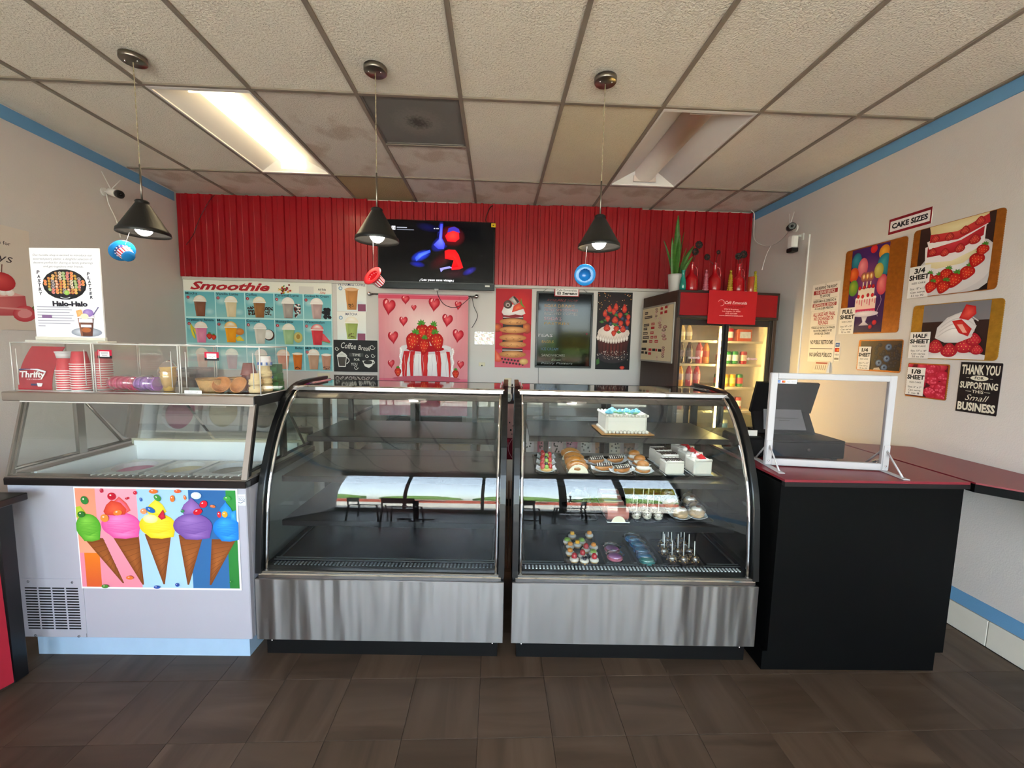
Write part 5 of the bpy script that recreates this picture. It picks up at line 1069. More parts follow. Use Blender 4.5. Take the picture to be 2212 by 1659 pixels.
# canopy
gl = GLASS('canopy_glass', '#fafcfb', .012, .8, haze='#b8c0c0')
MB().sheet(lambda u, v: (-.545+1.09*u, .008+.087*v, .928+.348*v), 1, 1, .005, smooth=False).build('front_glass', gl, fc)
MB().sheet(lambda u, v: (-.54+.535*u, .58-.235*v, .975+.295*v), 1, 1, .004, smooth=False).build('rear_door', GLASS('rear_glass', '#f6f8f8', .01, 1.0, 0, .36), fc)
MB().sheet(lambda u, v: (.005+.535*u, .588-.235*v, .98+.29*v), 1, 1, .004, smooth=False).build('rear_door', GLASS('rear_glass'), fc)
for s in (-1, 1):
    x = s*.555
    MB().add([(x-.002, .03, .95), (x-.002, .58, .95), (x-.002, .345, 1.27), (x-.002, .105, 1.27), (x+.002, .03, .95), (x+.002, .58, .95), (x+.002, .345, 1.27), (x+.002, .105, 1.27)], [(0, 1, 2, 3), (7, 6, 5, 4), (0, 4, 5, 1), (1, 5, 6, 2), (2, 6, 7, 3), (3, 7, 4, 0)]).build('side_glass', gl, fc)
    hw = .013 if s > 0 else .005
    MB().prism([(-.002, .926), (.010, .926), (.098, 1.275), (.086, 1.275)], x-hw, x+hw, 'x').build('front_post', stl, fc)
    MB().prism([(.02, .93), (.045 if s > 0 else .03, .93), (.13 if s > 0 else .116, 1.27), (.106, 1.27)], x-.006, x+.006, 'x').build('side_frame', rub if s > 0 else stl, fc)
    box(x-.011, x+.011, .325, .365, .945, 1.275).build('rear_post', stl if s < 0 else rub, fc)
    MB().tube([(x, .585, .95), (x, .35, 1.272)], .009, 4).build('rear_frame', stl, fc); MB().tube([(x, .03, .952), (x, .64, .952)], .009, 4).build('side_rail', stl if s < 0 else rub, fc)
tp = MB(); tp.box(-.65, .562, .085, .395, 1.27, 1.314, b=.004); tp.build('top_shelf', M('shelf_steel', '#a5978c', .3, .75, var=.04), fc); box(-.56, .56, .083, .09, 1.266, 1.272).build('top_seal', M('seal_light', '#c0bab2', .4), fc)
box(.562, .566, .085, .395, 1.262, 1.314).build('shelf_end', rub, fc)
# louvred grille
g = MB(); g.box(-.545, -.24, -.0025, 0, .14, .42); gr = g.build('grille_plate', wmet, fc)
sl0 = MB().box(-.0285, .0285, -.0031, -.0024, -.0035, .0035).build('louvre', rub, gr); n = 0
for c in range(4):
    for r in range(16):
        o = sl0 if n == 0 else link('louvre', sl0.data, gr); n += 1; o.location = (-.49+c*.0655, 0, .372-r*.0138)
for x, z in ((-.50, .405), (-.29, .403), (-.49, .127), (-.28, .125)): MB().ball((x, -.003, z), .006, .003, .006, 8, 5).build('screw', M('screw_grey', '#8a8a90', .3, .8), fc)
# maker's sticker half covered by the poster
A = Art(.06, .055, (0, 0, 60, 55)); A.rect(0, 0, 60, 55, '#d6d8e0').rect(24, 12, 56, 13.5, '#6a6e86').text('TCO', 42, 32, 12, '#2c3454', 30, shear=.2, bold=.0).curve(lambda t: (26+31*t, 38+4*math.sin(t*5)), 10, 2.4, '#2c3454').rect(26, 47, 56, 48.5, '#b8bac4')
o = board('maker_sticker', 'small white maker sticker on the dipping cabinet beside the cone poster', 'sticker', A, fz(.5285, -.0018, .80), FZR, .001)
# ice cream cone poster
A = Art(.768, .507, (548, 118, 1790, 898)); A.rect(548, 118, 1790, 898, '#ece8f0'); A.rect(556, 128, 1776, 884, '#e88a9c')
A.rect(556, 128, 708, 620, '#ee8a6c', '#f0a080').rect(590, 620, 770, 884, '#e87a20', '#d85a30').rect(708, 128, 1022, 884, '#f09aa8', '#e88a9c').rect(1022, 128, 1415, 884, '#9cc0e2', '#a8cce8').rect(1415, 128, 1700, 884, '#2a5f98', '#33689c').rect(1700, 128, 1776, 884, '#2f8a3c', '#2c7a34')
BR = ('#7a4018', '#a8602c')
def cone(x0, x1, y, tx, ty):
    A.poly([(x0, y), (x1, y), (tx+6, ty), (tx-6, ty)], BR[0], BR[1])
    for k in range(1, 9):
        f = k/9; A.line([(x0+(tx-x0)*f, y+(ty-y)*f), (x1+(tx-x1)*f*.8, y+(ty-y)*f*.8-14)], 2.5, '#6a3614', keep=True)
    A.L += 1
cone(596, 744, 505, 875, 852); cone(815, 1018, 485, 1028, 862); cone(1065, 1268, 470, 1190, 856); cone(1325, 1515, 470, 1378, 858); cone(1578, 1765, 500, 1550, 858)
def scoop(x, y, w, h, c, c2, c3, top=True):
    if top: A.poly([(x-w*.28, y-h*.62), (x-w*.2, y-h*.85), (x, y-h*1.12), (x+w*.18, y-h*.86), (x+w*.27, y-h*.58), (x+w*.1, y-h*.42), (x-w*.2, y-h*.42)], c3, c2)
    A.ell(x, y, w*.5, h*.5, c, c2, 24, 0, (-.2, -.5)); A.poly([(x-w*.46, y+h*.2), (x-w*.2, y+h*.54), (x+w*.1, y+h*.56), (x+w*.42, y+h*.48), (x+w*.48, y+h*.1), (x, y+h*.3)], c, c2)
    for k in range(7): A.curve(lambda t: (x-w*.35+t*w*.7, y-h*.2+k*h*.08+math.sin(t*3+k)*h*.05), 6, 2, c, )
A.poly([(556, 270), (590, 262), (620, 300), (640, 340), (556, 350)], '#9ab428', '#c0d040'); scoop(640, 420, 190, 200, '#4a9a24', '#84c848', '#5aa82c', False); scoop(890, 400, 300, 190, '#d84a92', '#f48ac0', '#d84830'); A.poly([(765, 300), (790, 250), (830, 215), (900, 232), (942, 280), (930, 320), (850, 330), (780, 325)], '#c83a28', '#ec6040')
scoop(1170, 400, 280, 180, '#e8c010', '#f8e44a', '#e0c428'); A.ell(1120, 350, 56, 34, '#e8dc80', '#f8f2c0'); scoop(1440, 400, 300, 190, '#6a4590', '#9a72b8', '#7a5498'); scoop(1700, 415, 210, 180, '#1070c4', '#3aa0ec', '#1878c8'); A.poly([(1730, 290), (1776, 275), (1776, 360), (1735, 350)], '#1f80cc', '#48a8ee')
for x, y, a, b_, c, r in ((630, 217, 28, 32, '#2f7a34', -25), (838, 184, 32, 28, '#b8142c', 0), (955, 197, 16, 9, '#b8142c', -10), (1018, 155, 15, 14, '#c01c34', 0), (765, 142, 13, 17, '#b8203c', 0), (1184, 190, 30, 22, '#3c8a3a', 40), (1157, 142, 34, 17, '#d86a28', 0), (1298, 194, 18, 26, '#e07028', 5), (1393, 184, 10, 18, '#d86a30', -15), (1340, 138, 26, 14, '#d85a2c', 0), (1058, 204, 9, 15, '#2a5ea8', -15), (1480, 168, 40, 27, '#b8c8e4', 0), (1533, 232, 32, 26, '#d0142c', -35), (1486, 290, 36, 23, '#c81428', -20), (1603, 247, 22, 11, '#d86a30', 10), (1715, 186, 28, 18, '#3a9a3c', 0), (600, 322, 28, 24, '#2f6e2a', 0), (878, 306, 34, 21, '#ee7a30', -10), (775, 348, 32, 30, '#ee8a38', 0), (1075, 292, 25, 22, '#ee9060', 0), (1128, 280, 38, 20, '#1f62ac', 25), (1650, 308, 16, 24, '#d02838', 0), (1693, 306, 22, 24, '#e8a02c', 0), (935, 804, 29, 15, '#e07030', 0), (1140, 876, 25, 12, '#274a9c', 0), (1298, 856, 16, 13, '#274a9c', 30), (740, 874, 28, 14, '#4a8a34', 0), (1716, 827, 13, 8, '#2a7a2c', -20), (1372, 286, 14, 12, '#2a7a4a', 0)): A.ell(x, y, a, b_, c, '#f4e8d8' if c == '#b8c8e4' else c, 14, r); A.ell(x-a*.25, y-b_*.3, a*.25, b_*.2, '#f0d0c8', None, 8, r)
A.poly([(1182, 330), (1225, 275), (1240, 340), (1210, 354)], '#b0142c', '#d83048')
board('cone_poster', 'poster of five colourful ice cream cones on the dipping cabinet front', 'poster', A, fz(.139, -.0042, .374), FZR, .0012)
# tubs in the well
for k, (x, c, c2, w) in enumerate(((-.335, '#d58aa6', '#c46a8e', 'pink'), (-.06, '#e2d6b0', '#d0c090', 'cream coloured'), (.205, '#8d857c', '#6e665e', 'grey brown'), (-.335, '#b08a64', '#8a6444', 'tan'))):
    y = .42 if k < 3 else .20
    if k == 3: continue
    t = thing('ice_cream_tub', 'white carton tub of %s ice cream in the dipping cabinet' % w, 'ice cream tub', fz(x, y, .662), FZR, 'ice cream tubs in the dipping cabinet')
    cb_ = MB(); cb_.box(-.122, .122, -.122, -.108, 0, .19).box(-.122, .122, .108, .122, 0, .19).box(-.122, -.108, -.108, .108, 0, .19).box(.108, .122, -.108, .108, 0, .19).box(-.108, .108, -.108, .108, 0, .01); cb_.build('carton', M('carton_white', '#dedcd8', .6), t)
    ring = MB(); n = 40
    sq = []
    for j in range(n):
        a = 2*PI*j/n; m = max(abs(math.cos(a)), abs(math.sin(a))); sq.append((.112*math.cos(a)/m, .112*math.sin(a)/m))
    ring.add([(p[0], p[1], .19) for p in sq]+[(.102*math.cos(2*PI*j/n), .102*math.sin(2*PI*j/n), .188) for j in range(n)]+[(.10*math.cos(2*PI*j/n), .10*math.sin(2*PI*j/n), .15) for j in range(n)], [(j, (j+1) % n, n+(j+1) % n, n+j) for j in range(n)]+[(n+j, n+(j+1) % n, 2*n+(j+1) % n, 2*n+j) for j in range(n)])
    ring.build('inner_rim', M('carton_white'), t)
    ic = MB(); ic.lathe([(.1, .10), (.1, .162), (.085, .168), (.05, .160), (.02, .166), (0, .164)], 32, m=0); o = ic.build('ice_cream', M('ice_'+w, c, .6, var=.15, vs=30, bump=.5, bs=60), t)

# ---------------- clear bins on the top shelf
acr = GLASS('acrylic', '#fdfdfc', .012, .9, haze='#d8d4d0'); acre = M('acrylic_edge', '#cfcac4', .15, spec=.8, coat=.5)
ZB = 1.3145
def fb(x, y, z): return fz(x, y+.035, z)
def binbox(label, x0, x1):
    t = thing('clear_bin', label, 'storage bin', fz((x0+x1)/2, .135, ZB), FZR, 'clear acrylic bins on the dipping cabinet'); w = (x1-x0)/2-.004; d, h = .25, .238; th = .003
    for n_, a in (('bottom_panel', (-w, w, 0, d, 0, th)), ('top_panel', (-w, w, 0, d, h-th, h)), ('side_panel', (-w, -w+th, 0, d, th, h-th)), ('side_panel', (w-th, w, 0, d, th, h-th)), ('back_panel', (-w+th, w-th, d-th, d, th, h-th))): box(*a).build(n_, acr, t)
    dr = MB(); dr.box(-w+.006, w-.006, -.004, -.001, .012, h-.01); dd = dr.build('door', acr, t)
    e = MB(); r = .003
    for a, b_ in (((-w, 0, 0), (w, 0, 0)), ((-w, 0, h), (w, 0, h)), ((-w, 0, 0), (-w, 0, h)), ((w, 0, 0), (w, 0, h)), ((w, 0, h), (w, d, h)), ((-w, 0, h), (-w, d, h)), ((w, d, 0), (w, d, h)), ((-w, d, 0), (-w, d, h)), ((-w, d, h), (w, d, h)), ((w, 0, 0), (w, d, 0)), ((-w, d, 0), (w, d, 0))): e.tube([a, b_], r, 6)
    e.build('edge', acre, t)
    for x in (-w+.03, w-.03): MB().tube([(x, -.005, .03), (x, -.005, h-.03)], .002, 6).build('door_edge', acre, dd)
    return t
BX = [(-.645, -.248), (-.245, .172), (.175, .572)]
bt = [binbox('clear acrylic bin holding red cup stacks and an ice cream card', *BX[0]), binbox('clear acrylic bin holding pink, lavender and yellow wrapped packs', *BX[1]), binbox('clear acrylic bin holding waffle bowls and cone sleeves', *BX[2])]
for par, x, lines in ((bt[1], -.145, 4), (bt[2], -.035, 3)):
    A = Art(.07, .042, (0, 0, 70, 42)); A.rect(0, 0, 70, 42, '#b81838').rect(0, 28, 70, 42, '#1c181a').rect(11, 8, 58, 34, '#efe8e8')
    if lines == 3: A.text('WAFFLE BOWL', 34.5, 16, 4, '#3a3032', 34).text('WAFFLE CONE', 34.5, 23, 4, '#3a3032', 36).text('+1.00', 34.5, 30, 4, '#3a3032', 14)
    else:
        for k in range(4): A.rect(15+k*2, 11.5+k*5.6, 54-k*2, 13.5+k*5.6, '#6a5c60')
    A.build('price_card', PRINT(), par, (x, -.0062, .168))
A = Art(.085, .016, (0, 0, 85, 16)); A.rect(0, 0, 85, 16, '#f0eeea').text('WAFFLE CONE', 42, 11, 5, '#4a4444', 48); A.build('name_strip', PRINT(), bt[2], (-.135, -.0062, .002))
# bin 1: brand card and cup stacks
tc_ = thing('ice_cream_card', 'curved red ice cream brand card standing in the clear bin', 'card', fb(-.562, .12, ZB+.004), FZR+R(6))
MB().sheet(lambda u, v: (-.075+.15*u+.03*v*v, .05*v*v, .215*v), 4, 10, .002).build('card_sheet', M('card_red', '#a81c2c', .35), tc_)
A = Art(.15, .1, (0, 0, 150, 100)); A.text('Thrifty', 70, 42, 30, '#f2ecec', 112, bold=.03, shear=.12).text('ICE CREAM', 72, 56, 7, '#e8b8bc', 58).rect(60, 74, 106, 84, '#28305c').poly([(86, 70), (112, 72), (106, 88), (90, 88)], '#e8e4e8')
A.curve(lambda t: (12+116*t, 4-10*math.sin(t*PI)+12*t), 10, 9, '#dfe0ea').curve(lambda t: (12+50*t, 6-8*math.sin(t*PI*.6)), 6, 9, '#2c3870')
A.build('card_print', PRINT(), tc_, (0, -.0032, .004), (R(-1.5), 0, 0))
cupm = [M('cup_red', '#c8303c', .45, var=.25, vs=80), M('cup_rim', '#efe6e4', .5)]
cupme = None
def cupstack(x, y, n, lab, lid):
    global cupme
    for k in range(n):
        if cupme is None:
            cupme = (MB().lathe([(.037, .0045), (.0275, .062), (.026, .064), (0, .064)], 20, m=0, cap=False), MB().lathe([(.0365, 0), (.0395, .0), (.0395, .0045), (.0365, .0045)], 20))
        t = thing('paper_cup', lab, 'paper cup', fb(x, y, ZB+.004+k*.0118), 0, lab)
        if 'cupA' not in MATS: MATS['cupA'] = cupme[0].build('cup_wall', cupm[0], t); MATS['cupB'] = cupme[1].build('rolled_rim', cupm[1], t)
        else: link('cup_wall', MATS['cupA'].data, t); link('rolled_rim', MATS['cupB'].data, t)
    if lid:
        t = thing('plastic_tub', 'small white lidded tub on top of a cup stack', 'tub', fb(x, y, ZB+.004+(n-1)*.0118+.0645)); pr([(.03, 0), (.035, .028)], 20).build('tub_body', M('frost_white', '#cfcaca', .4), t); pr([(.037, .028), (.037, .033), (0, .034)], 20).build('lid', M('frost_lid', '#d8d4d4', .4), t)
cupstack(-.435, .15, 9, 'upturned red and white paper cup in the stack capped by a white tub', True); cupstack(-.352, .14, 12, 'upturned red and white paper cup in the tall front stack', False); cupstack(-.296, .20, 12, 'upturned red and white paper cup in the tall stack behind', False)
# bin 2: wrapped packs
film = GLASS('film', '#faf6fa', .08, 2.2, .05, .04)
def pack(x, y, w, d, h, col, label, shape):
    t = thing('wrapped_pack', label, 'wrapped pack', fb(x, y, ZB+.005), FZR); m = M('pack_'+col, col, .35, var=.15, vs=20)
    if shape == 'row':
        for k in range(5): MB().T; MB().lathe([(h*.36, 0), (h*.48, w*.16), (h*.5, w*.2)], 18).build('cup', m, t, (-w/2+k*w*.18, 0, h*.5), (0, R(90), 0))
    else:
        for k in range(3): MB().lathe([(w*.3, 0), (w*.46, h*.5), (w*.48, h*.55)], 20).build('bowl', m, t, (0, 0, k*h*.16))
    MB().ball((0, 0, h*.57), w*.56, d*.58, h*.53, 16, 10, fn=lambda q: 1+.05*math.sin(11*q.x+7*q.z)).build('film_wrap', film, t)
pack(-.14, .15, .15, .10, .072, '#e0246c', 'wrapped pack of hot pink cups in the clear bin', 'row'); pack(-.03, .15, .12, .10, .072, '#b87ad0', 'wrapped pack of lavender cups in the clear bin', 'row'); pack(.06, .17, .075, .08, .14, '#e2b452', 'wrapped pack of yellow bowls in the clear bin', 'tall')
# bin 3: waffle goods
wf_ = M('waffle', '#b8783a', .65, var=.3, vs=60, bump=.8, bs=150); wf2 = M('waffle_dark', '#8f4f22', .65, var=.3, vs=50, bump=.8, bs=140)
def wbasket(x, y, label):
    t = thing('waffle_basket', label, 'basket', fb(x, y, ZB+.004), FZR); pr([(.048, 0), (.05, .002), (.068, .062), (.064, .062), (.046, .006), (0, .005)], 24).build('basket_wall', M('wicker', '#b58a50', .7, var=.35, vs=70, bump=.9, bs=160), t)
    rr = MB(); rr.tube([(.067*math.cos(a*PI/12), .067*math.sin(a*PI/12), .064) for a in range(24)], .004, 6, closed=True); rr.build('braided_rim', M('wicker_rim', '#8e6636', .7, var=.3, vs=90), t)
wbasket(.257, .20, 'woven basket behind the waffle bowls in the clear bin'); wbasket(.35, .26, 'woven basket at the back of the waffle bin')
def wbowl(x, y, rx, label):
    t = thing('waffle_bowl', label, 'waffle bowl', fb(x, y, ZB+.005+.040), FZR, 'waffle bowls in the clear bin'); t.rotation_euler = (R(62), 0, FZR+rx)
    n = 9
    MB().lathe([(.0, -.045), (.02, -.044), (.034, -.024), (.042, 0)], 22, cap=False).build('outer_shell', wf2, t); MB().lathe([(.0, -.040), (.018, -.039), (.032, -.022), (.042, 0)], 22, cap=False).build('inner_shell', wf_, t)
    MB().tube([((.042+.0006*math.sin(7*a))*math.cos(a*PI/12), (.042+.0006*math.sin(7*a))*math.sin(a*PI/12), .001*math.sin(5*a)) for a in range(24)], .0025, 5, closed=True).build('rim', wf_, t)
wbowl(.34, .15, R(10), 'waffle bowl lying open beside the waffle cone strip'); wbowl(.425, .15, R(-8), 'waffle bowl lying open between its neighbours'); wbowl(.478, .195, R(-22), 'waffle bowl lying open against the cone sleeves')
for k in range(4):
    t = thing('brown_cup', 'brown paper cup in the stack behind the waffle bowls', 'paper cup', fb(.425, .24, ZB+.005+k*.028), 0, 'stack of brown cups'); pr([(.036, 0), (.037, .006), (.025, .062), (0, .062)], 18).build('cup_wall', M('brown_cup', '#74372c', .5), t); pr([(.036, 0), (.0385, .001), (.0385, .006), (.036, .007)], 18).build('rolled_rim', M('brown_cup_rim', '#84463a', .5), t)
cc0 = None
for x, y, n in ((.505, .165, 2), (.522, .222, 3), (.498, .275, 1)):
    for k in range(n):
        t = thing('cake_cone', 'pale cake cone in the short stack at the end of the waffle bin', 'ice cream cone', fb(x, y, ZB+.005+k*.038), 0, 'stacked cake cones')
        if cc0 is None: cc0 = [MB().lathe([(.030, 0), (.031, .028), (.024, .032), (.021, .06), (0, .06)], 16).build('cone_wall', M('cake_cone', '#d8be8c', .7, var=.15, vs=60, bump=.5), t), MB().lathe([(.0315, .004), (.0325, .006), (.0325, .012), (.0315, .014)], 16).build('ridge', M('cake_cone'), t)]
        else:
            for q in cc0: link(q.name.split('.')[0], q.data, t)
for x, y, z in ((.522, .222, .14), (.498, .275, .065)):
    t = thing('cone_sleeve', 'white paper sleeve with red and blue print on the cake cones', 'paper sleeve', fb(x, y, ZB+z), FZR, 'printed cone sleeves'); pr([(.031, 0), (.026, .05), (.024, .05)], 16).build('paper', M('sleeve_white', '#e4e0e0', .6), t)
    bb = MB()
    for j in range(8): a = 2*PI*j/8; bb.box(.0305*math.cos(a)-.004, .0305*math.cos(a)+.004, .0305*math.sin(a)-.002, .0305*math.sin(a)+.002, .004, .018)
    bb.build('blue_print', M('sleeve_blue', '#3a5aa0', .6), t)
for k in range(3):
    t = thing('green_box', 'green box, %s of the stepped pile at the end of the waffle bin' % ('lowest', 'middle one', 'topmost')[k], 'box', fb(.524+.004*k, .308, ZB+.004+k*.047), FZR, 'green boxes in the waffle bin'); w = .034-.008*k; box(-w, w, -.03, .03, 0, .046, b=.002).build('carton', M('green_carton', '#1f6430', .5), t); box(-w+.004, w-.004, -.0312, -.030, .01, .03).build('label', M('green_carton_label', '#3c8a48', .5), t)
t = thing('mint_leaflet', 'pale mint leaflet lying on the green boxes', 'leaflet', fb(.535, .27, ZB+.145), FZR); MB().sheet(lambda u, v: (-.035+.07*u, -.02+.04*v, .006*u), 3, 1, .001).build('paper', M('mint_paper', '#b4d8cc', .6), t)
# acrylic sign holder on the bins
hs = thing('sign_holder', 'white pastry platter and halo halo sign in a stand on the clear bins', 'sign', fb(-.447, .20, ZB+.238), FZR+R(-4))
box(-.195, .195, -.05, .05, 0, .012, b=.003).build('base', M('stand_cream', '#d8d2c4', .35), hs); box(-.19, .19, -.008, .008, .012, .03, b=.002).build('slot_rail', M('stand_cream'), hs)
box(-.187, .187, -.003, .003, .03, .475).build('sheet', M('sign_sheet', '#e8e6e6', .3), hs)
A = Art(.374, .445, (228, 505, 800, 1150)); A.rect(228, 505, 800, 1150, '#efedf0')
for k, t_ in enumerate(('Our humble shop is excited to introduce our', 'assorted pastry platter, a delightful selection of', 'desserts perfect for sharing at family gatherings', 'and get-togethers with friends.')): A.text(t_, 500, 562+k*27, 14, '#8c8896', 490 if k < 3 else 330, bold=.0, shear=.2)
for k, c in enumerate('PASTRY'): A.text(c, 288+k*1.5, 690+k*31, 23, '#2c2838', 26, bold=.03, shear=.1)
for k, c in enumerate('PLATTER'): A.text(c, 702+k*2, 698+k*28, 21, '#2c2838', 24, bold=.03, shear=.1)
A.ell(500, 766, 182, 110, '#1a1a1e').ell(500, 760, 172, 98, '#2c2a2e')
FC = ['#c86a30', '#e8a860', '#f0e0c8', '#d84a4a', '#7a4a30', '#98b848', '#e8c048', '#b8b0b4', '#d88890', '#5a3a30']
for r in range(9):
    for c in range(11):
        x, y = 345+c*31, 684+r*20
        if ((x-500)/158)**2+((y-758)/86)**2 < 1: A.ell(x+random.uniform(-4, 4), y, 15, 11, FC[(c*3+r//3) % 10], FC[(c*3+r//3+2) % 10], 9, 20, keep=True)
A.L += 1; A.ell(515, 825, 22, 18, '#8ab84a', '#b4d474').curve(lambda t: (460+80*t, 858+8*math.sin(t*PI)), 6, 5, '#d8d8dc')
A.text('Halo-Halo', 534, 922, 34, '#26222e', 290, bold=.05)
for k, w in enumerate((270, 290, 270, 300, 285, 305, 270, 60)):
    A.rect(256, 927+k*20, 256+w, 933+k*20, '#a8a4b2')
A.rect(293, 988, 375, 1012, '#8a6a94')
A.ell(655, 1112, 128, 34, '#8a8e9c', '#d8dce4').cup(655, 950, 145, 190, '#54302a', '#d8c8d8', '#8a5a48').rect(598, 1010, 712, 1040, '#ece4ec').ell(680, 970, 44, 28, '#8a6ab0', '#b498d0').poly([(580, 955), (625, 945), (640, 985), (590, 1000)], '#e0a060', '#f0c080').ell(648, 995, 34, 20, '#f0e4c0').line([(720, 985), (768, 925)], 6, '#5a5088').rect(612, 1055, 700, 1075, '#e8dce4').ell(655, 1095, 40, 18, '#b0643c')
A.build('printed_picture', PRINT('print_gloss', .3), hs, (0, -.0032, .03))
# ================================================================== curved glass pastry cases
PF = [(.028, .44), (.036, .53), (.045, .63), (.054, .72), (.064, .80), (.08, .87), (.10, .93), (.13, 1.0), (.155, 1.055), (.185, 1.108), (.215, 1.155), (.25, 1.20), (.29, 1.245), (.33, 1.28), (.37, 1.305), (.40, 1.318)]
PE = PF+[(.45, 1.33), (.52, 1.337), (.80, 1.338)]
def off(path, d):
    o = []
    for i, p in enumerate(path):
        a = path[max(0, i-1)]; b_ = path[min(len(path)-1, i+1)]; tx, ty = b_[0]-a[0], b_[1]-a[1]; L = math.hypot(tx, ty); o.append((p[0]+ty/L*d, p[1]-tx/L*d))
    return o
def brushed():
    m = bpy.data.materials.new('brushed_steel'); m.use_nodes = True; n = m.node_tree.nodes; l = m.node_tree.links; b = n['Principled BSDF']
    tc = n.new('ShaderNodeTexCoord'); mp = n.new('ShaderNodeMapping'); mp.inputs['Scale'].default_value = (2.2, 1, 260); l.new(tc.outputs['Object'], mp.inputs[0])
    nz = n.new('ShaderNodeTexNoise'); nz.inputs['Scale'].default_value = 1; nz.inputs['Detail'].default_value = 3; l.new(mp.outputs[0], nz.inputs[0])
    bp = n.new('ShaderNodeBump'); bp.inputs['Strength'].default_value = .08; bp.inputs['Distance'].default_value = .001; l.new(nz.outputs[0], bp.inputs['Height'])
    m2 = n.new('ShaderNodeMapping'); m2.inputs['Scale'].default_value = (7, 1, .6); l.new(tc.outputs['Object'], m2.inputs[0]); n2 = n.new('ShaderNodeTexNoise'); n2.inputs['Scale'].default_value = 1; l.new(m2.outputs[0], n2.inputs[0])
    b2 = n.new('ShaderNodeBump'); b2.inputs['Strength'].default_value = .8; b2.inputs['Distance'].default_value = .03; l.new(n2.outputs[0], b2.inputs['Height']); l.new(bp.outputs[0], b2.inputs['Normal']); l.new(b2.outputs[0], b.inputs['Normal'])
    b.inputs['Base Color'].default_value = (*S('#949190'), 1); b.inputs['Metallic'].default_value = 1; b.inputs['Roughness'].default_value = .38; b.inputs['Anisotropic'].default_value = .85; tg = n.new('ShaderNodeTangent'); tg.direction_type = 'RADIAL'; tg.axis = 'Z'; l.new(tg.outputs[0], b.inputs['Tangent']); b.inputs['Anisotropic Rotation'].default_value = .25
    return m
BRS = brushed(); cg = GLASS('case_glass', '#f8faf9', .0, .75, 0, .0); eg = GLASS('case_end_glass', '#eaf1ee', .01, 1.1); blk = M('case_black', '#080809', .32, var=.02); shm = M('shelf_black', '#0b0b0d', .3, var=.05, spec=.3); deckm = M('deck_black', '#060912', .25, var=.1, spec=.35); mir = M('top_mirror', '#8f8f90', .05, 1, var=.01)
CASES = [(-.556, 1.937), (.711, 1.896)]; CRZ = -.0327
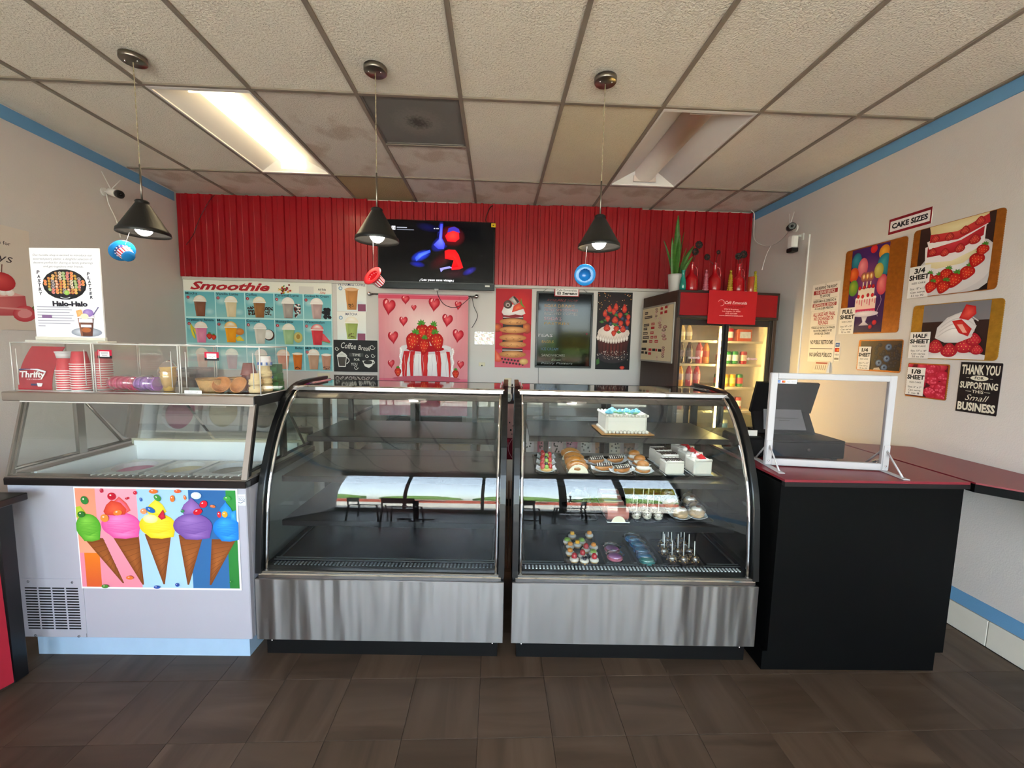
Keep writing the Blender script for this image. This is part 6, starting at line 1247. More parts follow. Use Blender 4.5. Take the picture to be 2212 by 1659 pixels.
def pcase(k):
    left = k == 0
    t = thing('pastry_case', 'empty curved glass pastry case with steel front beside the dipping cabinet' if left else 'curved glass pastry case stocked with cakes beside the red topped counter', 'display case', (*CASES[k], 0), CRZ, 'curved glass pastry cases')
    box(-.585, .585, .035, .76, 0, .10).build('kick_base', blk, t); box(-.61, .61, .02, .80, .10, .42).build('base_body', blk, t); box(-.615, .615, 0, .018, .098, .418, b=.003).build('front_panel', BRS, t)
    for x in (-.56, .56): MB().ball((x, .034, .07), .005, .003, .005, 8, 5).build('screw', chrome, t)
    MB().box(-.60, .60, .004, .05, .418, .442, b=.004).build('bottom_rail', chrome, t)
    box(-.60, .60, .012, .03, .442, .452, b=.002).build('glass_channel', steel, t)
    for s in (-1, 1):
        x = s*.60
        p = off(PE, .008); q = off(PE, -.022); f = MB(); f.prism(p+list(reversed(q)), x-.014, x+.014, 'x'); f.build('end_frame', blk, t)
        MB().tube([(x-s*.026, a+.004, b_) for a, b_ in off(PE, .003)], .0105, 8).build('end_chrome', chrome, t)
        g = MB(); ps = PE+[(.80, .44)]; g.prism(ps, x-s*.012-.0025, x-s*.012+.0025, 'x'); g.build('end_glass', eg, t)
        box(x-.014, x+.014, .775, .805, .42, 1.338).build('rear_post', blk, t); box(x-.012, x+.012, .028, .79, .42, .446).build('end_sill', blk, t)
    MB().sheet(lambda u, v: (-.585+1.17*u, *(lambda i, fr_: (PF[i][0]+(PF[i+1][0]-PF[i][0])*fr_, PF[i][1]+(PF[i+1][1]-PF[i][1])*fr_))(min(int(v*15), 14), v*15-min(int(v*15), 14))), 2, 30, .006).build('front_glass', cg, t)
    MB().box(-.598, .598, .395, .80, 1.326, 1.336, b=.002).build('top_panel', mir, t)
    MB().box(-.60, .60, .375, .405, 1.306, 1.340, b=.008).build('top_rail', chrome, t); box(-.585, .585, .362, .395, 1.268, 1.306, b=.003).build('ticket_rail', M('rail_bronze', '#3a322d', .3, .6), t)
    box(-.59, .59, .775, .805, 1.285, 1.336).build('rear_beam', blk, t); box(-.59, .59, .775, .805, .42, .47).build('rear_beam', blk, t); box(-.028, .028, .775, .80, .47, 1.285).build('rear_mullion', blk, t)
    for s in (-1, 1): box(s*.585-.022, s*.585+.022, .765, .775, .47, 1.285).build('rear_upright', blk, t)
    am = M('pale_aluminium', '#b8c0c6', .3, .7)
    for s in (-1, 1):
        x0, x1 = (-.555, .02) if s < 0 else (-.02, .555); yy = .79 if s < 0 else .782; d = MB()
        for a in ((x0, x0+.03, .475, 1.28), (x1-.03, x1, .475, 1.28), (x0+.03, x1-.03, 1.255, 1.28), (x0+.03, x1-.03, .475, .5)): d.box(a[0], a[1], yy-.006, yy+.006, a[2], a[3])
        dd = d.build('rear_door', am if (left and s < 0) else blk, t); box(x0+.03, x1-.03, yy-.002, yy+.002, .5, 1.255).build('pane', GLASS('rear_pane', '#e8ecec', .03, .8), dd)
    sh = ((1.085, .235, (-.45, .555)), (.895, .145, (-.54, .56)), (.68, .10, (-.52, .56))) if left else ((1.108, .235, (-.535, .535)), (.895, .14, (-.56, .55)), (.68, .10, (-.56, .52)))
    for z, y0, (x0, x1) in sh:
        o = MB().box(x0, x1, y0, .70, z-.006, z, b=.001).box(x0, x1, y0-.012, y0, z-.028, z+.002, b=.002).build('shelf', shm, t)
        for s in (x0+.03, x1-.05): MB().prism([(.70, z-.006), (y0+.03, z-.006), (y0+.03, z-.014), (.70, z-.045)], s, s+.006, 'x').build('shelf_bracket', blk, o)
    for x in (-.40, 0, .40): box(x-.015, x+.015, .70, .715, .47, 1.28).build('shelf_upright', blk, t)
    box(-.585, .585, .09, .775, .452, .468).build('deck', deckm, t)
    b_ = MB()
    for a in ((-.57, .57, .115, .120), (-.57, .57, .095, .098)): b_.box(a[0], a[1], a[2], a[3], .468, .4705)
    for x in (-.555, .545): b_.box(x, x+.01, .12, .77, .468, .4705)
    b_.build('deck_trim', M('deck_trim', '#5a5c5c', .3, .6), t)
    vt = box(-.57, .57, .05, .092, .44, .462).build('air_slot_rail', blk, t)
    s0 = MB().box(-.004, .004, .056, .086, .462, .4655).build('air_slat', M('slat_grey', '#8a9094', .35, .5) if left else M('slat_lit_white', '#eef2f6', .25), vt)  # stocked case gets whiter slats: their lit look is put into the colour
    for j in range(60):
        o = s0 if j == 0 else link('air_slat', s0.data, vt); o.location = (-.545+j*.0185, 0, 0)
    if not left:
        MB().tube([(-.56, .43, 1.30), (.56, .43, 1.30)], .008, 8).build('light_tube', M('case_led', '#f4f8ff', .5, emit=10, ecol=(.86, .93, 1)), t)
        for z, y0 in ((1.074, .27),): MB().tube([(-.5, y0, z), (.5, y0, z)], .004, 6).build('light_strip', M('shelf_led', '#f4f8ff', .5, emit=9, ecol=(.86, .93, 1)), t)
    else: MB().tube([(-.56, .43, 1.30), (.56, .43, 1.30)], .008, 8).build('light_tube', M('led_off', '#d0d4d6', .3), t)
    return t
pcase(0); pcase(1)
CT = Matrix.Translation((*CASES[1], 0)) @ Matrix.Rotation(CRZ, 4, 'Z')
def cs(x, y, z): return tuple(CT @ Vector((x, y, z)))
S1, S2, S3, S4 = 1.109, .896, .681, .469
# ---------------- trays
traym = M('tray_black', '#0f0f11', .25)
def tray(x0, x1, y0, y1, z, label, rz=0):
    t = thing('serving_tray', label, 'tray', cs((x0+x1)/2, (y0+y1)/2, z), CRZ+rz, 'black serving trays'); w, d = (x1-x0)/2, (y1-y0)/2
    MB().prism(rrect(-w+.008, w-.008, -d+.008, d-.008, .015, 4), 0, .003, 'z').build('base', traym, t)
    a = rrect(-w+.008, w-.008, -d+.008, d-.008, .015, 4); b_ = rrect(-w, w, -d, d, .02, 4); n = len(a)
    MB().add([(p[0], p[1], .003) for p in a]+[(p[0], p[1], .014) for p in b_]+[(p[0]*1.0, p[1]*1.0, .0115) for p in b_]+[(p[0], p[1], 0) for p in a], [(i, (i+1) % n, n+(i+1) % n, n+i) for i in range(n)]+[(3*n+i, 2*n+i, 2*n+(i+1) % n, 3*n+(i+1) % n) for i in range(n)]+[(n+i, n+(i+1) % n, 2*n+(i+1) % n, 2*n+i) for i in range(n)], 0, True).build('rim', traym, t)
TZ = .004
for a in ((-.495, -.365, .22, .60, 'fruit tarts'), (-.335, -.195, .22, .62, 'custard rolls'), (-.185, .045, .20, .58, 'drizzled eclairs'), (.055, .20, .22, .58, 'cream puffs'), (.21, .345, .22, .60, 'chocolate topped cake slices'), (.36, .52, .22, .68, 'strawberry topped cake slices')): tray(*a[:4], S2, 'black tray under the '+a[4])
for a in ((-.13, .0, .12, .46, 'pink roll cakes'), (.015, .20, .12, .46, 'white cake pops'), (.235, .44, .13, .48, 'wrapped cream pastries'), (-.335, -.165, .13, .36, 'bag of dark cookies')): tray(*a[:4], S3, 'black tray under the '+a[4])
for a in ((-.345, -.125, .07, .42, 'mini fruit tarts'), (-.115, .02, .085, .30, 'pink wrapped cookies'), (.03, .17, .075, .40, 'blue wrapped cookies'), (.175, .39, .07, .36, 'dark cake pops')): tray(*a[:4], S4+.003, 'black tray under the '+a[4])
# ---------------- shared pastry meshes
KIND = {}
def inst(kind, name, label, cat, grp, loc, rz, maker, sc=None):
    """copy of a kind: maker builds (part name, mesh builder, material) once"""
    t = thing(name, label, cat, loc, rz, grp)
    if kind not in KIND: KIND[kind] = [mb.build(n_, m_, t) for n_, mb, m_ in maker()]
    else:
        for o in KIND[kind]: link(o.name.split('.')[0], o.data, t, o.location, o.rotation_euler)
    if sc: t.scale = sc
    return t
cream = M('whipped_cream', '#d8d1c6', .5, var=.04, bump=.4, bs=70, sub=.1); paper = M('paper_boat', '#dfe3e6', .6); straw = M('strawberry', '#b0161e', .25, var=.2, vs=60, coat=.4); pastry = M('golden_pastry', '#a5661f', .45, var=.25, vs=30, coat=.2); crust = M('tart_crust', '#c99a58', .6, var=.15, vs=60); choc = M('chocolate', '#2a1712', .3, coat=.3); kiwi = M('green_fruit', '#8db04a', .3, coat=.4); orange = M('orange_fruit', '#e08a26', .3, coat=.4); berryd = M('dark_berry', '#161320', .3, coat=.4); mango = M('mango_fruit', '#eaa92c', .3, coat=.3); spg = M('sponge', '#dcc48c', .8, var=.15, vs=50)
cello = GLASS('cellophane', '#fbfcff', .0, 2.2, .05, .06)
def boat(w, d, h=.022):
    return MB().sheet(lambda u, v: ((u-.5)*w*(1+.15*(1-abs(2*v-1))), (v-.5)*d, h*(abs(2*u-1)**2*.8+abs(2*v-1)**3*.5)), 8, 6, .0012)
def crumple(seed, amp=.12):
    return lambda q: 1+amp*math.sin(7*q.x+seed)*math.cos(9*q.y+2*seed)+amp*.6*math.sin(17*q.z+5*q.x+seed)
def fruit_tart(k):
    def mk():
        return [('paper_boat', boat(.10, .075), paper), ('tart_shell', MB().lathe([(.026, .004), (.036, .02), (.033, .02), (0, .017)], 20), crust), ('custard', MB().ball((0, 0, .019), .033, .03, .01, 14, 6), M('custard', '#e8cc7a', .4)),
                ('strawberry', MB().ball((-.02, -.012, .034), .014, .014, .018, 10, 7).ball((.02, -.01, .034), .013, .013, .018, 10, 7).ball((-.022, .014, .036), .013, .013, .02, 10, 7), straw),
                ('green_fruit', MB().ball((.0, -.018, .032), .013, .012, .013, 10, 7), kiwi), ('orange_fruit', MB().ball((.02, .016, .034), .014, .012, .012, 10, 7), orange), ('dark_berry', MB().ball((.0, .004, .043), .010, nu=9, nv=6), berryd)]
    return mk
for x, y in ((-.435, .272), (-.425, .395), (-.414, .512)): inst('ft', 'fruit_tart', 'strawberry and kiwi fruit tart in a paper boat on the middle shelf', 'tart', 'fruit tarts in paper boats', cs(x, y, S2+TZ), CRZ, fruit_tart(0))
def roll(): return [('wrapper', MB().prism([(-.055, 0), (.055, 0)]+arc(0, 0, .055, 12, 168, 8), -.043, -.041, 'y'), M('paper_cream', '#e6dcc4', .6)), ('bun', MB().ball((0, 0, .03), .062, .046, .032, 16, 9, fn=lambda q: 1+.03*math.sin(14*q.x)), pastry), ('glaze', MB().ball((0, 0, .038), .05, .04, .028, 16, 8), M('amber_glaze', '#a86a1c', .15, coat=.6))]
for x, y in ((-.265, .275), (-.262, .368), (-.256, .46), (-.26, .56)): inst('roll', 'custard_bun', 'golden glazed custard bun on the middle shelf', 'pastry', 'golden custard buns', cs(x, y, S2+TZ), CRZ, roll)
def ecl():
    dz = MB()
    for k in range(7):
        x = -.04+k*.0135; dz.tube([(x-.006, -.021, .040), (x, 0, .0485), (x+.008, .021, .040)], .0024, 5)
    return [('paper_boat', boat(.125, .07), paper), ('bun', MB().ball((0, 0, .024), .054, .026, .02, 16, 8), pastry), ('icing', MB().ball((0, 0, .033), .05, .0235, .0155, 16, 8), choc), ('drizzle', dz, cream)]
for x, y, r in ((-.126, .432, .35), (-.006, .46, .3), (-.112, .30, .2), (-.02, .268, .45)): inst('ecl', 'chocolate_eclair', 'chocolate eclair with white drizzle in a paper boat', 'pastry', 'drizzled chocolate eclairs', cs(x, y, S2+TZ), CRZ+r, ecl)
def puff(): return [('paper_boat', boat(.105, .075), paper), ('lower_shell', MB().ball((0, 0, .02), .042, .034, .018, 14, 8, fn=crumple(1, .05)), pastry), ('cream_filling', MB().ball((0, -.006, .034), .04, .034, .014, 14, 8, fn=crumple(2, .07)), cream), ('upper_shell', MB().ball((0, .006, .05), .034, .028, .02, 14, 8, fn=crumple(3, .06)), pastry)]
for x, y, r in ((.098, .275, -.1), (.118, .392, .1), (.12, .505, 0)): inst('puff', 'cream_puff', 'golden cream puff in a paper boat on the middle shelf', 'pastry', 'cream puffs in paper boats', cs(x, y, S2+TZ), CRZ+r, puff)
def slice_(top):
    def mk():
        b_ = MB().box(-.052, .052, -.045, .045, .004, .075, b=.007); o = [('paper_base', MB().box(-.056, .056, -.049, .049, 0, .004), paper), ('cream_body', b_, cream), ('piped_edge', MB().tube([(-.046, -.044, .074), (.046, -.044, .074)], .007, 6).tube([(-.046, .040, .074), (.046, .040, .074)], .007, 6), cream)]
        if top == 'choc':
            d = MB()
            for k in range(10): d.tube([(-.045+k*.01, -.035+(k % 3)*.006, .077), (-.04+k*.01, 0, .079), (-.046+k*.01, .034-(k % 2)*.008, .077)], .0028, 5)
            o.append(('chocolate_drizzle', d, choc))
        else:
            m = MB()
            for k in range(2): m.add([(-.02, -.035+k*.045, .078), (.022, -.04+k*.045, .078), (.015, .0+k*.045, .080), (-.015, -.0+k*.045, .080), (0, -.02+k*.045, .102)], [(0, 1, 4), (1, 2, 4), (2, 3, 4), (3, 0, 4), (0, 3, 2, 1)], 0, False)
            o.append(('strawberry_piece', m, straw)); o.append(('cream_dollop', MB().ball((-.026, .01, .082), .016, .016, .012, 10, 6).ball((.028, .03, .082), .014, .014, .011, 10, 6), cream))
        return o
    return mk
for x, y, r in ((.262, .29, .05), (.288, .43, .1), (.285, .53, .15)): inst('slc', 'cake_slice', 'white cream cake slice with dark chocolate drizzle', 'cake', 'chocolate drizzled cake slices', cs(x, y, S2+TZ), CRZ+r, slice_('choc'))
for x, y, r in ((.415, .30, .08), (.432, .45, .1), (.45, .60, .1)): inst('sls', 'cake_slice', 'white cream cake slice topped with strawberries', 'cake', 'strawberry topped cake slices', cs(x, y, S2+TZ), CRZ+r, slice_('straw'), (1.0, 1.15, 1.15))
# birthday cake on the top shelf
ck = thing('sheet_cake', 'white frosted sheet cake with blue icing roses on a gold board', 'cake', cs(.005, .405, S1+.001), CRZ+.02)
MB().box(-.145, .145, -.13, .13, 0, .006, b=.001).build('cake_board', M('gold_board', '#a9783f', .45, .2), ck)
MB().box(-.115, .115, -.10, .10, .006, .105, b=.012).build('frosting', cream, ck)
pb = MB()
for z, rr in ((.012, .0105), (.103, .008)):
    for k in range(12):
        x = -.113+k*.0206
        for y in (-.10, .10): pb.ball((x, y, z), rr, nu=8, nv=5)
    for k in range(10):
        y = -.095+k*.021
        for x in (-.114, .114): pb.ball((x, y, z), rr, nu=8, nv=5)
pb.build('piped_border', cream, ck)
for k, (x, y) in enumerate(((-.07, .0), (-.045, .05), (-.02, -.02), (.03, .02), (.055, -.03), (.085, .01), (-.085, -.04))):
    f = MB(); f.ball((x, y, .118), .012, nu=9, nv=6)
    for j in range(6): a = 2*PI*j/6; f.ball((x+.014*math.cos(a), y+.014*math.sin(a), .113), .011, .011, .008, 8, 5)
    f.build('icing_rose', M('blue_icing', '#66b4cc', .45), ck)
lv = MB()
for x, y, r in ((-.03, -.06, .4), (.0, -.045, 1.2), (.02, -.065, 2.0), (.06, -.06, .2), (-.05, -.03, 2.5), (.045, .045, 1.0)): lv.ball((x, y, .113), .02, .006, .005, 8, 5, rot=Matrix.Rotation(r, 3, 'Z'))
lv.build('icing_leaf', M('green_icing', '#6fae7c', .45), ck)
# lower shelf: bag of cookies, roll cakes, white pops, wrapped pastries
bg_ = thing('cookie_bag', 'clear cellophane bag of dark cookies standing on the lower shelf', 'bag', cs(-.252, .262, S3+TZ), CRZ)
for k in range(7): MB().lathe([(.0, 0), (.034, 0), (.037, .006), (.034, .012), (0, .012)], 16).build('cookie', M('dark_cookie', '#1f1614', .6, var=.2), bg_, (-.015+.03*(k % 2), -.01+.02*(k % 3-1), .004+.0115*k), (R(6*(k % 3)), R(5*(k % 2)), 0))
MB().ball((0, 0, .064), .065, .05, .055, 18, 12, fn=crumple(1.3, .10)).grid(lambda u, v: ((u-.5)*(.06+.10*v), .012*math.sin(u*14+v*3), .095+.07*v), 12, 4).build('cellophane', cello, bg_)
def rollcake(): return [('paper_strip', MB().box(-.056, .056, -.041, .041, 0, .003), paper), ('cake_roll', MB().lathe([(0, -.055), (.033, -.055), (.035, -.05), (.035, .05), (.033, .055), (0, .055)], 20), M('pink_sponge', '#c6867c', .7, var=.12, vs=40)), ('cream_swirl', MB().lathe([(.0, 0), (.024, 0), (.026, .0015), (0, .002)], 16), cream)]
for k, (x, y) in enumerate(((-.068, .155), (-.068, .24), (-.06, .33), (-.05, .418))):
    t = thing('roll_cake', 'pink roll cake in the row on the lower shelf', 'cake', cs(x, y, S3+TZ), CRZ, 'pink roll cakes')
    if 'rc' not in KIND:
        KIND['rc'] = [MB().box(-.058, .058, -.041, .041, 0, .003).build('paper_strip', paper, t), MB().lathe([(.031, -.056), (.034, -.054), (.034, .054), (.031, .056)], 20).build('cake_roll', M('pink_sponge', '#b9756a', .7, var=.12, vs=40), t, (0, 0, .0375), (0, R(90), 0)),
                      MB().prism([(-.04, 0), (.04, 0)]+arc(0, 0, .036, 15, 165, 8), -.039, -.0375, 'y').build('wrapper_front', M('paper_cream', '#e0d4c4', .6), t), MB().box(-.05, .05, -.012, .012, .068, .073, b=.002).build('cream_stripe', cream, t)]
    else:
        for o in KIND['rc']: link(o.name.split('.')[0], o.data, t, o.location, o.rotation_euler)
def pop(ball, drz):
    def mk():
        d = MB(); rg = random.Random(5)
        for k in range(26):
            th = rg.uniform(0, 2*PI); z = rg.uniform(-.2, .95); r = math.sqrt(1-z*z); d.ball((.0245*r*math.cos(th), .0245*r*math.sin(th), .024+.0235*z), .003, nu=6, nv=4)
        return [('cake_ball', MB().ball((0, 0, .024), .0245, .0245, .0235, 14, 9), ball), ('sprinkle', d, drz), ('stick', MB().tube([(0, 0, .045), (.003, 0, .125)], .0022, 6), M('stick_white', '#efece6', .5)), ('clear_bag', MB().ball((0, 0, .0315), .027, .027, .027, 12, 8, fn=crumple(2, .08)), cello)]
    return mk
for x, y in ((.038, .165), (.095, .165), (.152, .158), (.048, .26), (.106, .272), (.157, .252), (.09, .39), (.18, .393)): inst('popw', 'cake_pop', 'white cake pop on a stick on the lower shelf', 'cake pop', 'white cake pops', cs(x, y, S3+TZ), CRZ+x*9, pop(M('white_chocolate', '#d9cfbe', .4), choc))
def wrapped(): return [('paper_boat', boat(.10, .08), paper), ('pastry_body', MB().ball((0, 0, .03), .042, .036, .028, 14, 9, fn=crumple(.7, .06)), M('pale_pastry', '#d2b088', .5, var=.2, vs=30)), ('cream_top', MB().ball((0, 0, .052), .028, .024, .014, 12, 7, fn=crumple(2.2, .1)), cream), ('topping', MB().ball((.006, -.006, .066), .012, .01, .005, 8, 5), M('brown_topping', '#6a3a20', .4)), ('cellophane', MB().ball((0, 0, .048), .047, .043, .040, 16, 11, fn=crumple(1.1, .10)), cello)]
for x, y, r in ((.282, .185, .2), (.37, .195, -.3), (.278, .315, .4), (.40, .34, .1), (.308, .43, .6)): inst('wrp', 'wrapped_pastry', 'cream topped pastry wrapped in cellophane on the lower shelf', 'pastry', 'wrapped cream pastries', cs(x, y, S3+TZ), CRZ+r, wrapped)
# bottom deck: mini tarts, wrapped cookies, dark pops
def mini(kind):
    fm_ = {'straw': straw, 'green': kiwi, 'orange': orange, 'mango': mango, 'dark': berryd}[kind]
    def mk():
        f = {'straw': MB().ball((0, 0, .036), .015, .015, .022, 12, 8, fn=lambda q: 1-.25*max(0, q.z)), 'green': MB().ball((0, 0, .028), .018, .018, .012, 12, 7), 'orange': MB().ball((0, 0, .03), .015, .015, .013, 12, 7), 'mango': MB().box(-.012, .012, -.01, .01, .024, .042, b=.004), 'dark': MB().ball((-.008, 0, .028), .009, nu=8, nv=5).ball((.008, .004, .028), .009, nu=8, nv=5).ball((0, -.009, .028), .009, nu=8, nv=5)}[kind]
        return [('tart_shell', MB().lathe([(.016, 0), (.024, .014), (.022, .015), (0, .013)], 18), crust), ('cream_ring', MB().lathe([(.0, .012), (.024, .013), (.0235, .021), (.016, .026), (0, .026)], 18), cream), ('fruit', f, fm_)]
    return mk
W_N = {'straw': 'strawberry', 'green': 'green grape', 'orange': 'orange', 'mango': 'mango', 'dark': 'dark berry'}
for k, (x, y) in enumerate(((-.264, .362), (-.162, .375), (-.302, .292), (-.251, .256), (-.294, .237), (-.166, .232), (-.213, .204), (-.305, .167), (-.182, .162), (-.244, .135), (-.293, .10), (-.242, .09), (-.190, .098), (-.222, .29))):
    kd = ['mango', 'orange', 'green', 'mango', 'orange', 'orange', 'straw', 'orange', 'green', 'straw', 'straw', 'dark', 'straw', 'green'][k]
    inst('m'+kd, 'mini_tart', 'mini cream tart topped with %s at the bottom of the pastry case' % W_N[kd], 'tart', 'mini %s tarts' % W_N[kd], cs(x, y, S4+.007), CRZ, mini(kd))
def cookie(c1, c2): return lambda: [('cookie', MB().lathe([(.0, 0), (.038, 0), (.042, .006), (.036, .013), (0, .015)], 18), M('ck_'+c1, c1, .5, var=.12)), ('icing', MB().ball((0, 0, .014), .034, .034, .006, 14, 6, fn=crumple(.4, .05)), M('ci_'+c2, c2, .4)), ('cellophane', MB().ball((0, 0, .021), .046, .046, .017, 18, 9, fn=crumple(1.7, .09)), cello)]
for x, y in ((-.066, .225), (-.072, .14)): inst('ckp', 'wrapped_cookie', 'pink iced cookie in cellophane at the bottom of the pastry case', 'cookie', 'pink wrapped cookies', cs(x, y, S4+.0095), CRZ+x*7, cookie('#c05a74', '#c06ab4'))
for k, (x, y) in enumerate(((.078, .335), (.087, .275), (.09, .21), (.09, .155), (.09, .115))): inst('ckb' if k < 4 else 'ckt', 'wrapped_cookie', 'blue iced cookie in cellophane at the bottom of the pastry case' if k < 4 else 'teal iced cookie in cellophane at the end of the blue cookie row', 'cookie', 'blue wrapped cookies', cs(x, y, S4+.0075+(4-k)*.002), CRZ+x*9+k, cookie('#1c74b4', '#3aa8dc') if k < 4 else cookie('#157a78', '#1c9488'))
for x, y in ((.22, .244), (.271, .301), (.267, .245), (.345, .303), (.20, .174), (.339, .249), (.335, .178), (.275, .176), (.213, .10), (.271, .095), (.329, .098)): inst('popd', 'cake_pop', 'dark chocolate cake pop on a stick at the bottom of the pastry case', 'cake pop', 'dark cake pops', cs(x, y, S4+.007), CRZ+x*9, pop(choc, M('sprinkle_gold', '#b08a50', .4)))
# ================================================================== service counter
KZ = .985; KRZ = -.022; KO = (1.81, 1.835, 0); KT = Matrix.Translation(KO) @ Matrix.Rotation(KRZ, 4, 'Z')
def kt(x, y, z): return tuple(KT @ Vector((x, y, z)))
lam = M('red_laminate', '#7d1f2b', .35, var=.06, vs=40, spec=.5); ctr = M('counter_black', '#030303', .6, var=.1, spec=.12)
kc = thing('service_counter', 'black service counter with a red laminate top beside the stocked pastry case', 'counter', KO, KRZ)
box(-.44, .45, 0, .02, .10, .96).build('front_panel', ctr, kc); box(-.44, -.42, .02, .75, .0, .96).build('side_panel', ctr, kc); box(.43, .45, .02, .75, .10, .96).build('side_panel', ctr, kc); box(-.42, .43, .40, .42, .10, .96).build('inner_panel', ctr, kc)
box(-.462, .415, .004, .70, 0, .10).build('plinth', ctr, kc)
MB().prism([(-.44, -.022), (.452, -.022), (.452, .82), (-.44, .82)], .973, KZ, 'z').build('countertop', lam, kc); box(-.44, .452, -.024, .0, .952, .973).build('edge_band', M('edge_maroon', '#0c0304', .4), kc)
sc_ = thing('side_counter', 'red laminate side counter running along the right wall', 'counter', (0, 0, 0))
pl = [(2.283, 1.80), (2.37, 1.70), (2.50, 1.61), (2.60, 1.55), (XR-.004, 1.52), (XR-.004, 2.50), (2.302, 2.62)]
MB().prism(pl, KZ-.008, KZ, 'z').build('countertop', lam, sc_); MB().prism([(p[0]+(.006 if p[0] < 2.6 else 0), p[1]+.006) for p in pl[:5]]+[(XR-.006, 2.45), (2.305, 2.55)], KZ-.05, KZ-.008, 'z').build('underboard', ctr, sc_)
MB().prism([(XR-.004, .60), (XR-.004, KZ-.05), (2.45, KZ-.05), (2.50, KZ-.09)], 1.60, 1.63, 'y').build('bracket', ctr, sc_); MB().prism([(XR-.004, .60), (XR-.004, KZ-.05), (2.45, KZ-.05), (2.50, KZ-.09)], 2.40, 2.43, 'y').build('bracket', ctr, sc_)
# sneeze guard
sg = thing('sneeze_guard', 'white framed clear sneeze guard standing on the red counter', 'sneeze guard', (1.715, 2.015, KZ), R(-9)); wfm = M('white_frame', '#bdbabd', .4, var=.02)
f = MB()
for a in ((-.295, -.262, .0, .49), (.262, .295, .0, .49), (-.262, .262, .455, .49), (-.262, .262, .0, .04)): f.box(a[0], a[1], -.012, .012, a[2]+.004, a[3], b=.003)
f.build('frame', wfm, sg); box(-.265, .265, -.0015, .0015, .04, .46).build('pane', GLASS('guard_acrylic', '#f4f2f2', .012, .7, haze='#b8b0b0'), sg)
for s in (-1, 1):
    x = s*.279
    ft = MB(); ft.box(x-.016, x+.016, -.15, .15, 0, .005, b=.002); fo = ft.build('foot', wfm, sg)
    for e in (-1, 1): MB().tube([(x, e*.012, .11), (x, e*.125, .006)], .0045, 6).build('brace', wfm, fo)
    MB().box(x-.014, x+.014, -.016, -.012, .008, .135, b=.001).build('plate', wfm, fo)
    for z in (.03, .105): MB().ball((x, -.0165, z), .0055, .003, .0055, 8, 5).build('bolt', chrome, fo)
A = Art(.095, .02, (0, 0, 95, 20)); A.rect(0, 0, 95, 20, '#efecee').rect(4, 3, 17, 16, '#3566b0').text('AMEX', 10.5, 11, 3.6, '#dfe8f4', 11).rect(24, 4, 40, 16, '#8c1a1c').ell(29, 10, 4.5, 4.5, '#d8301c').ell(35, 10, 4.5, 4.5, '#e8902c').rect(46, 3, 64, 4.4, '#8a8488').text('VISA', 55, 13, 5, '#303c70', 14, shear=.2).rect(46, 15, 64, 16.4, '#c8a040').text('DISCOVER', 80, 12, 3.6, '#3a3438', 22)
A.build('card_logo_sticker', PRINT(), sg, (-.215, -.002, .435))
# service bell
bl = thing('counter_bell', 'small chrome service bell by the foot of the sneeze guard', 'bell', (2.035, 2.035, KZ)); pr([(.036, 0), (.038, .004), (.036, .014), (.03, .016), (0, .016)], 24).build('base', blackp, bl); pr([(.033, .018), (.031, .028), (.02, .040), (.006, .045), (0, .045)], 24).build('dome', chrome, bl); pr([(.004, .045), (.004, .052), (.006, .053), (.005, .057), (0, .058)], 10).build('plunger', chrome, bl)
# cash drawer, till, printer, cream box
cd_ = thing('cash_drawer', 'black cash drawer under the till on the red counter', 'cash drawer', (1.735, 2.155, KZ), R(-2))
for x in (-.17, .17):
    for y in (.04, .33): box(x-.015, x+.015, y-.015, y+.015, 0, .012).build('foot', blackp, cd_)
box(-.205, .205, 0, .38, .012, .112, b=.004).build('case', M('drawer_black', '#080708', .5, spec=.2), cd_); box(-.195, .195, -.004, .002, .022, .102, b=.002).build('drawer_front', M('drawer_face', '#060506', .5, spec=.15), cd_); MB().tube([(0, -.003, .06), (0, -.007, .06)], .009, 14).build('lock', steel, cd_)
ps_ = thing('till', 'black tilted till screen on a stand with a grey customer display', 'till', (1.685, 2.33, KZ+.113), R(-6)); tm_ = M('till_black', '#080708', .5, spec=.2)
def slab(w0, w1, y0, z0, y1, z1, th):
    d = Vector((0, y1-y0, z1-z0)).normalized(); n_ = Vector((0, -d.z, d.y))*th
    a = [(-w0, y0, z0), (w0, y0, z0), (w1, y1, z1), (-w1, y1, z1)]; return MB().add([Vector(p) for p in a]+[Vector(p)-n_ for p in a], [(0, 1, 2, 3), (7, 6, 5, 4), (0, 4, 5, 1), (1, 5, 6, 2), (2, 6, 7, 3), (3, 7, 4, 0)])
MB().prism(rrect(-.12, .12, -.02, .13, .02), 0, .012, 'z').build('base', tm_, ps_)
slab(.172, .172, .0, .125, -.06, .305, .02).build('screen_back', tm_, ps_); slab(.168, .16, -.065, .014, .0, .135, .02).build('stand', tm_, ps_)
slab(.118, .105, -.062, .035, -.018, .148, .006).build('customer_display', M('grey_display', '#5b5c60', .25, emit=.03, ecol='#8a8c90'), ps_)
A = Art(.2, .05, (0, 0, 100, 25)); A.rect(10, 8, 90, 10, '#2c2c30').rect(36, 15, 66, 17, '#2c2c30'); A.build('display_text', PRINT(), ps_, (0, -.0505, .07), (R(-21), 0, 0))
rp = thing('receipt_printer', 'low black receipt printer beside the cash drawer', 'printer', (1.455, 2.30, KZ), R(-4)); box(-.07, .07, -.10, .12, 0, .115, b=.012).build('case', tm_, rp); box(-.06, .06, -.07, -.06, .112, .118).build('paper_slot', blackm, rp); box(-.04, .04, -.066, -.064, .112, .15).build('receipt', M('receipt_paper', '#dcd8d0', .6), rp)
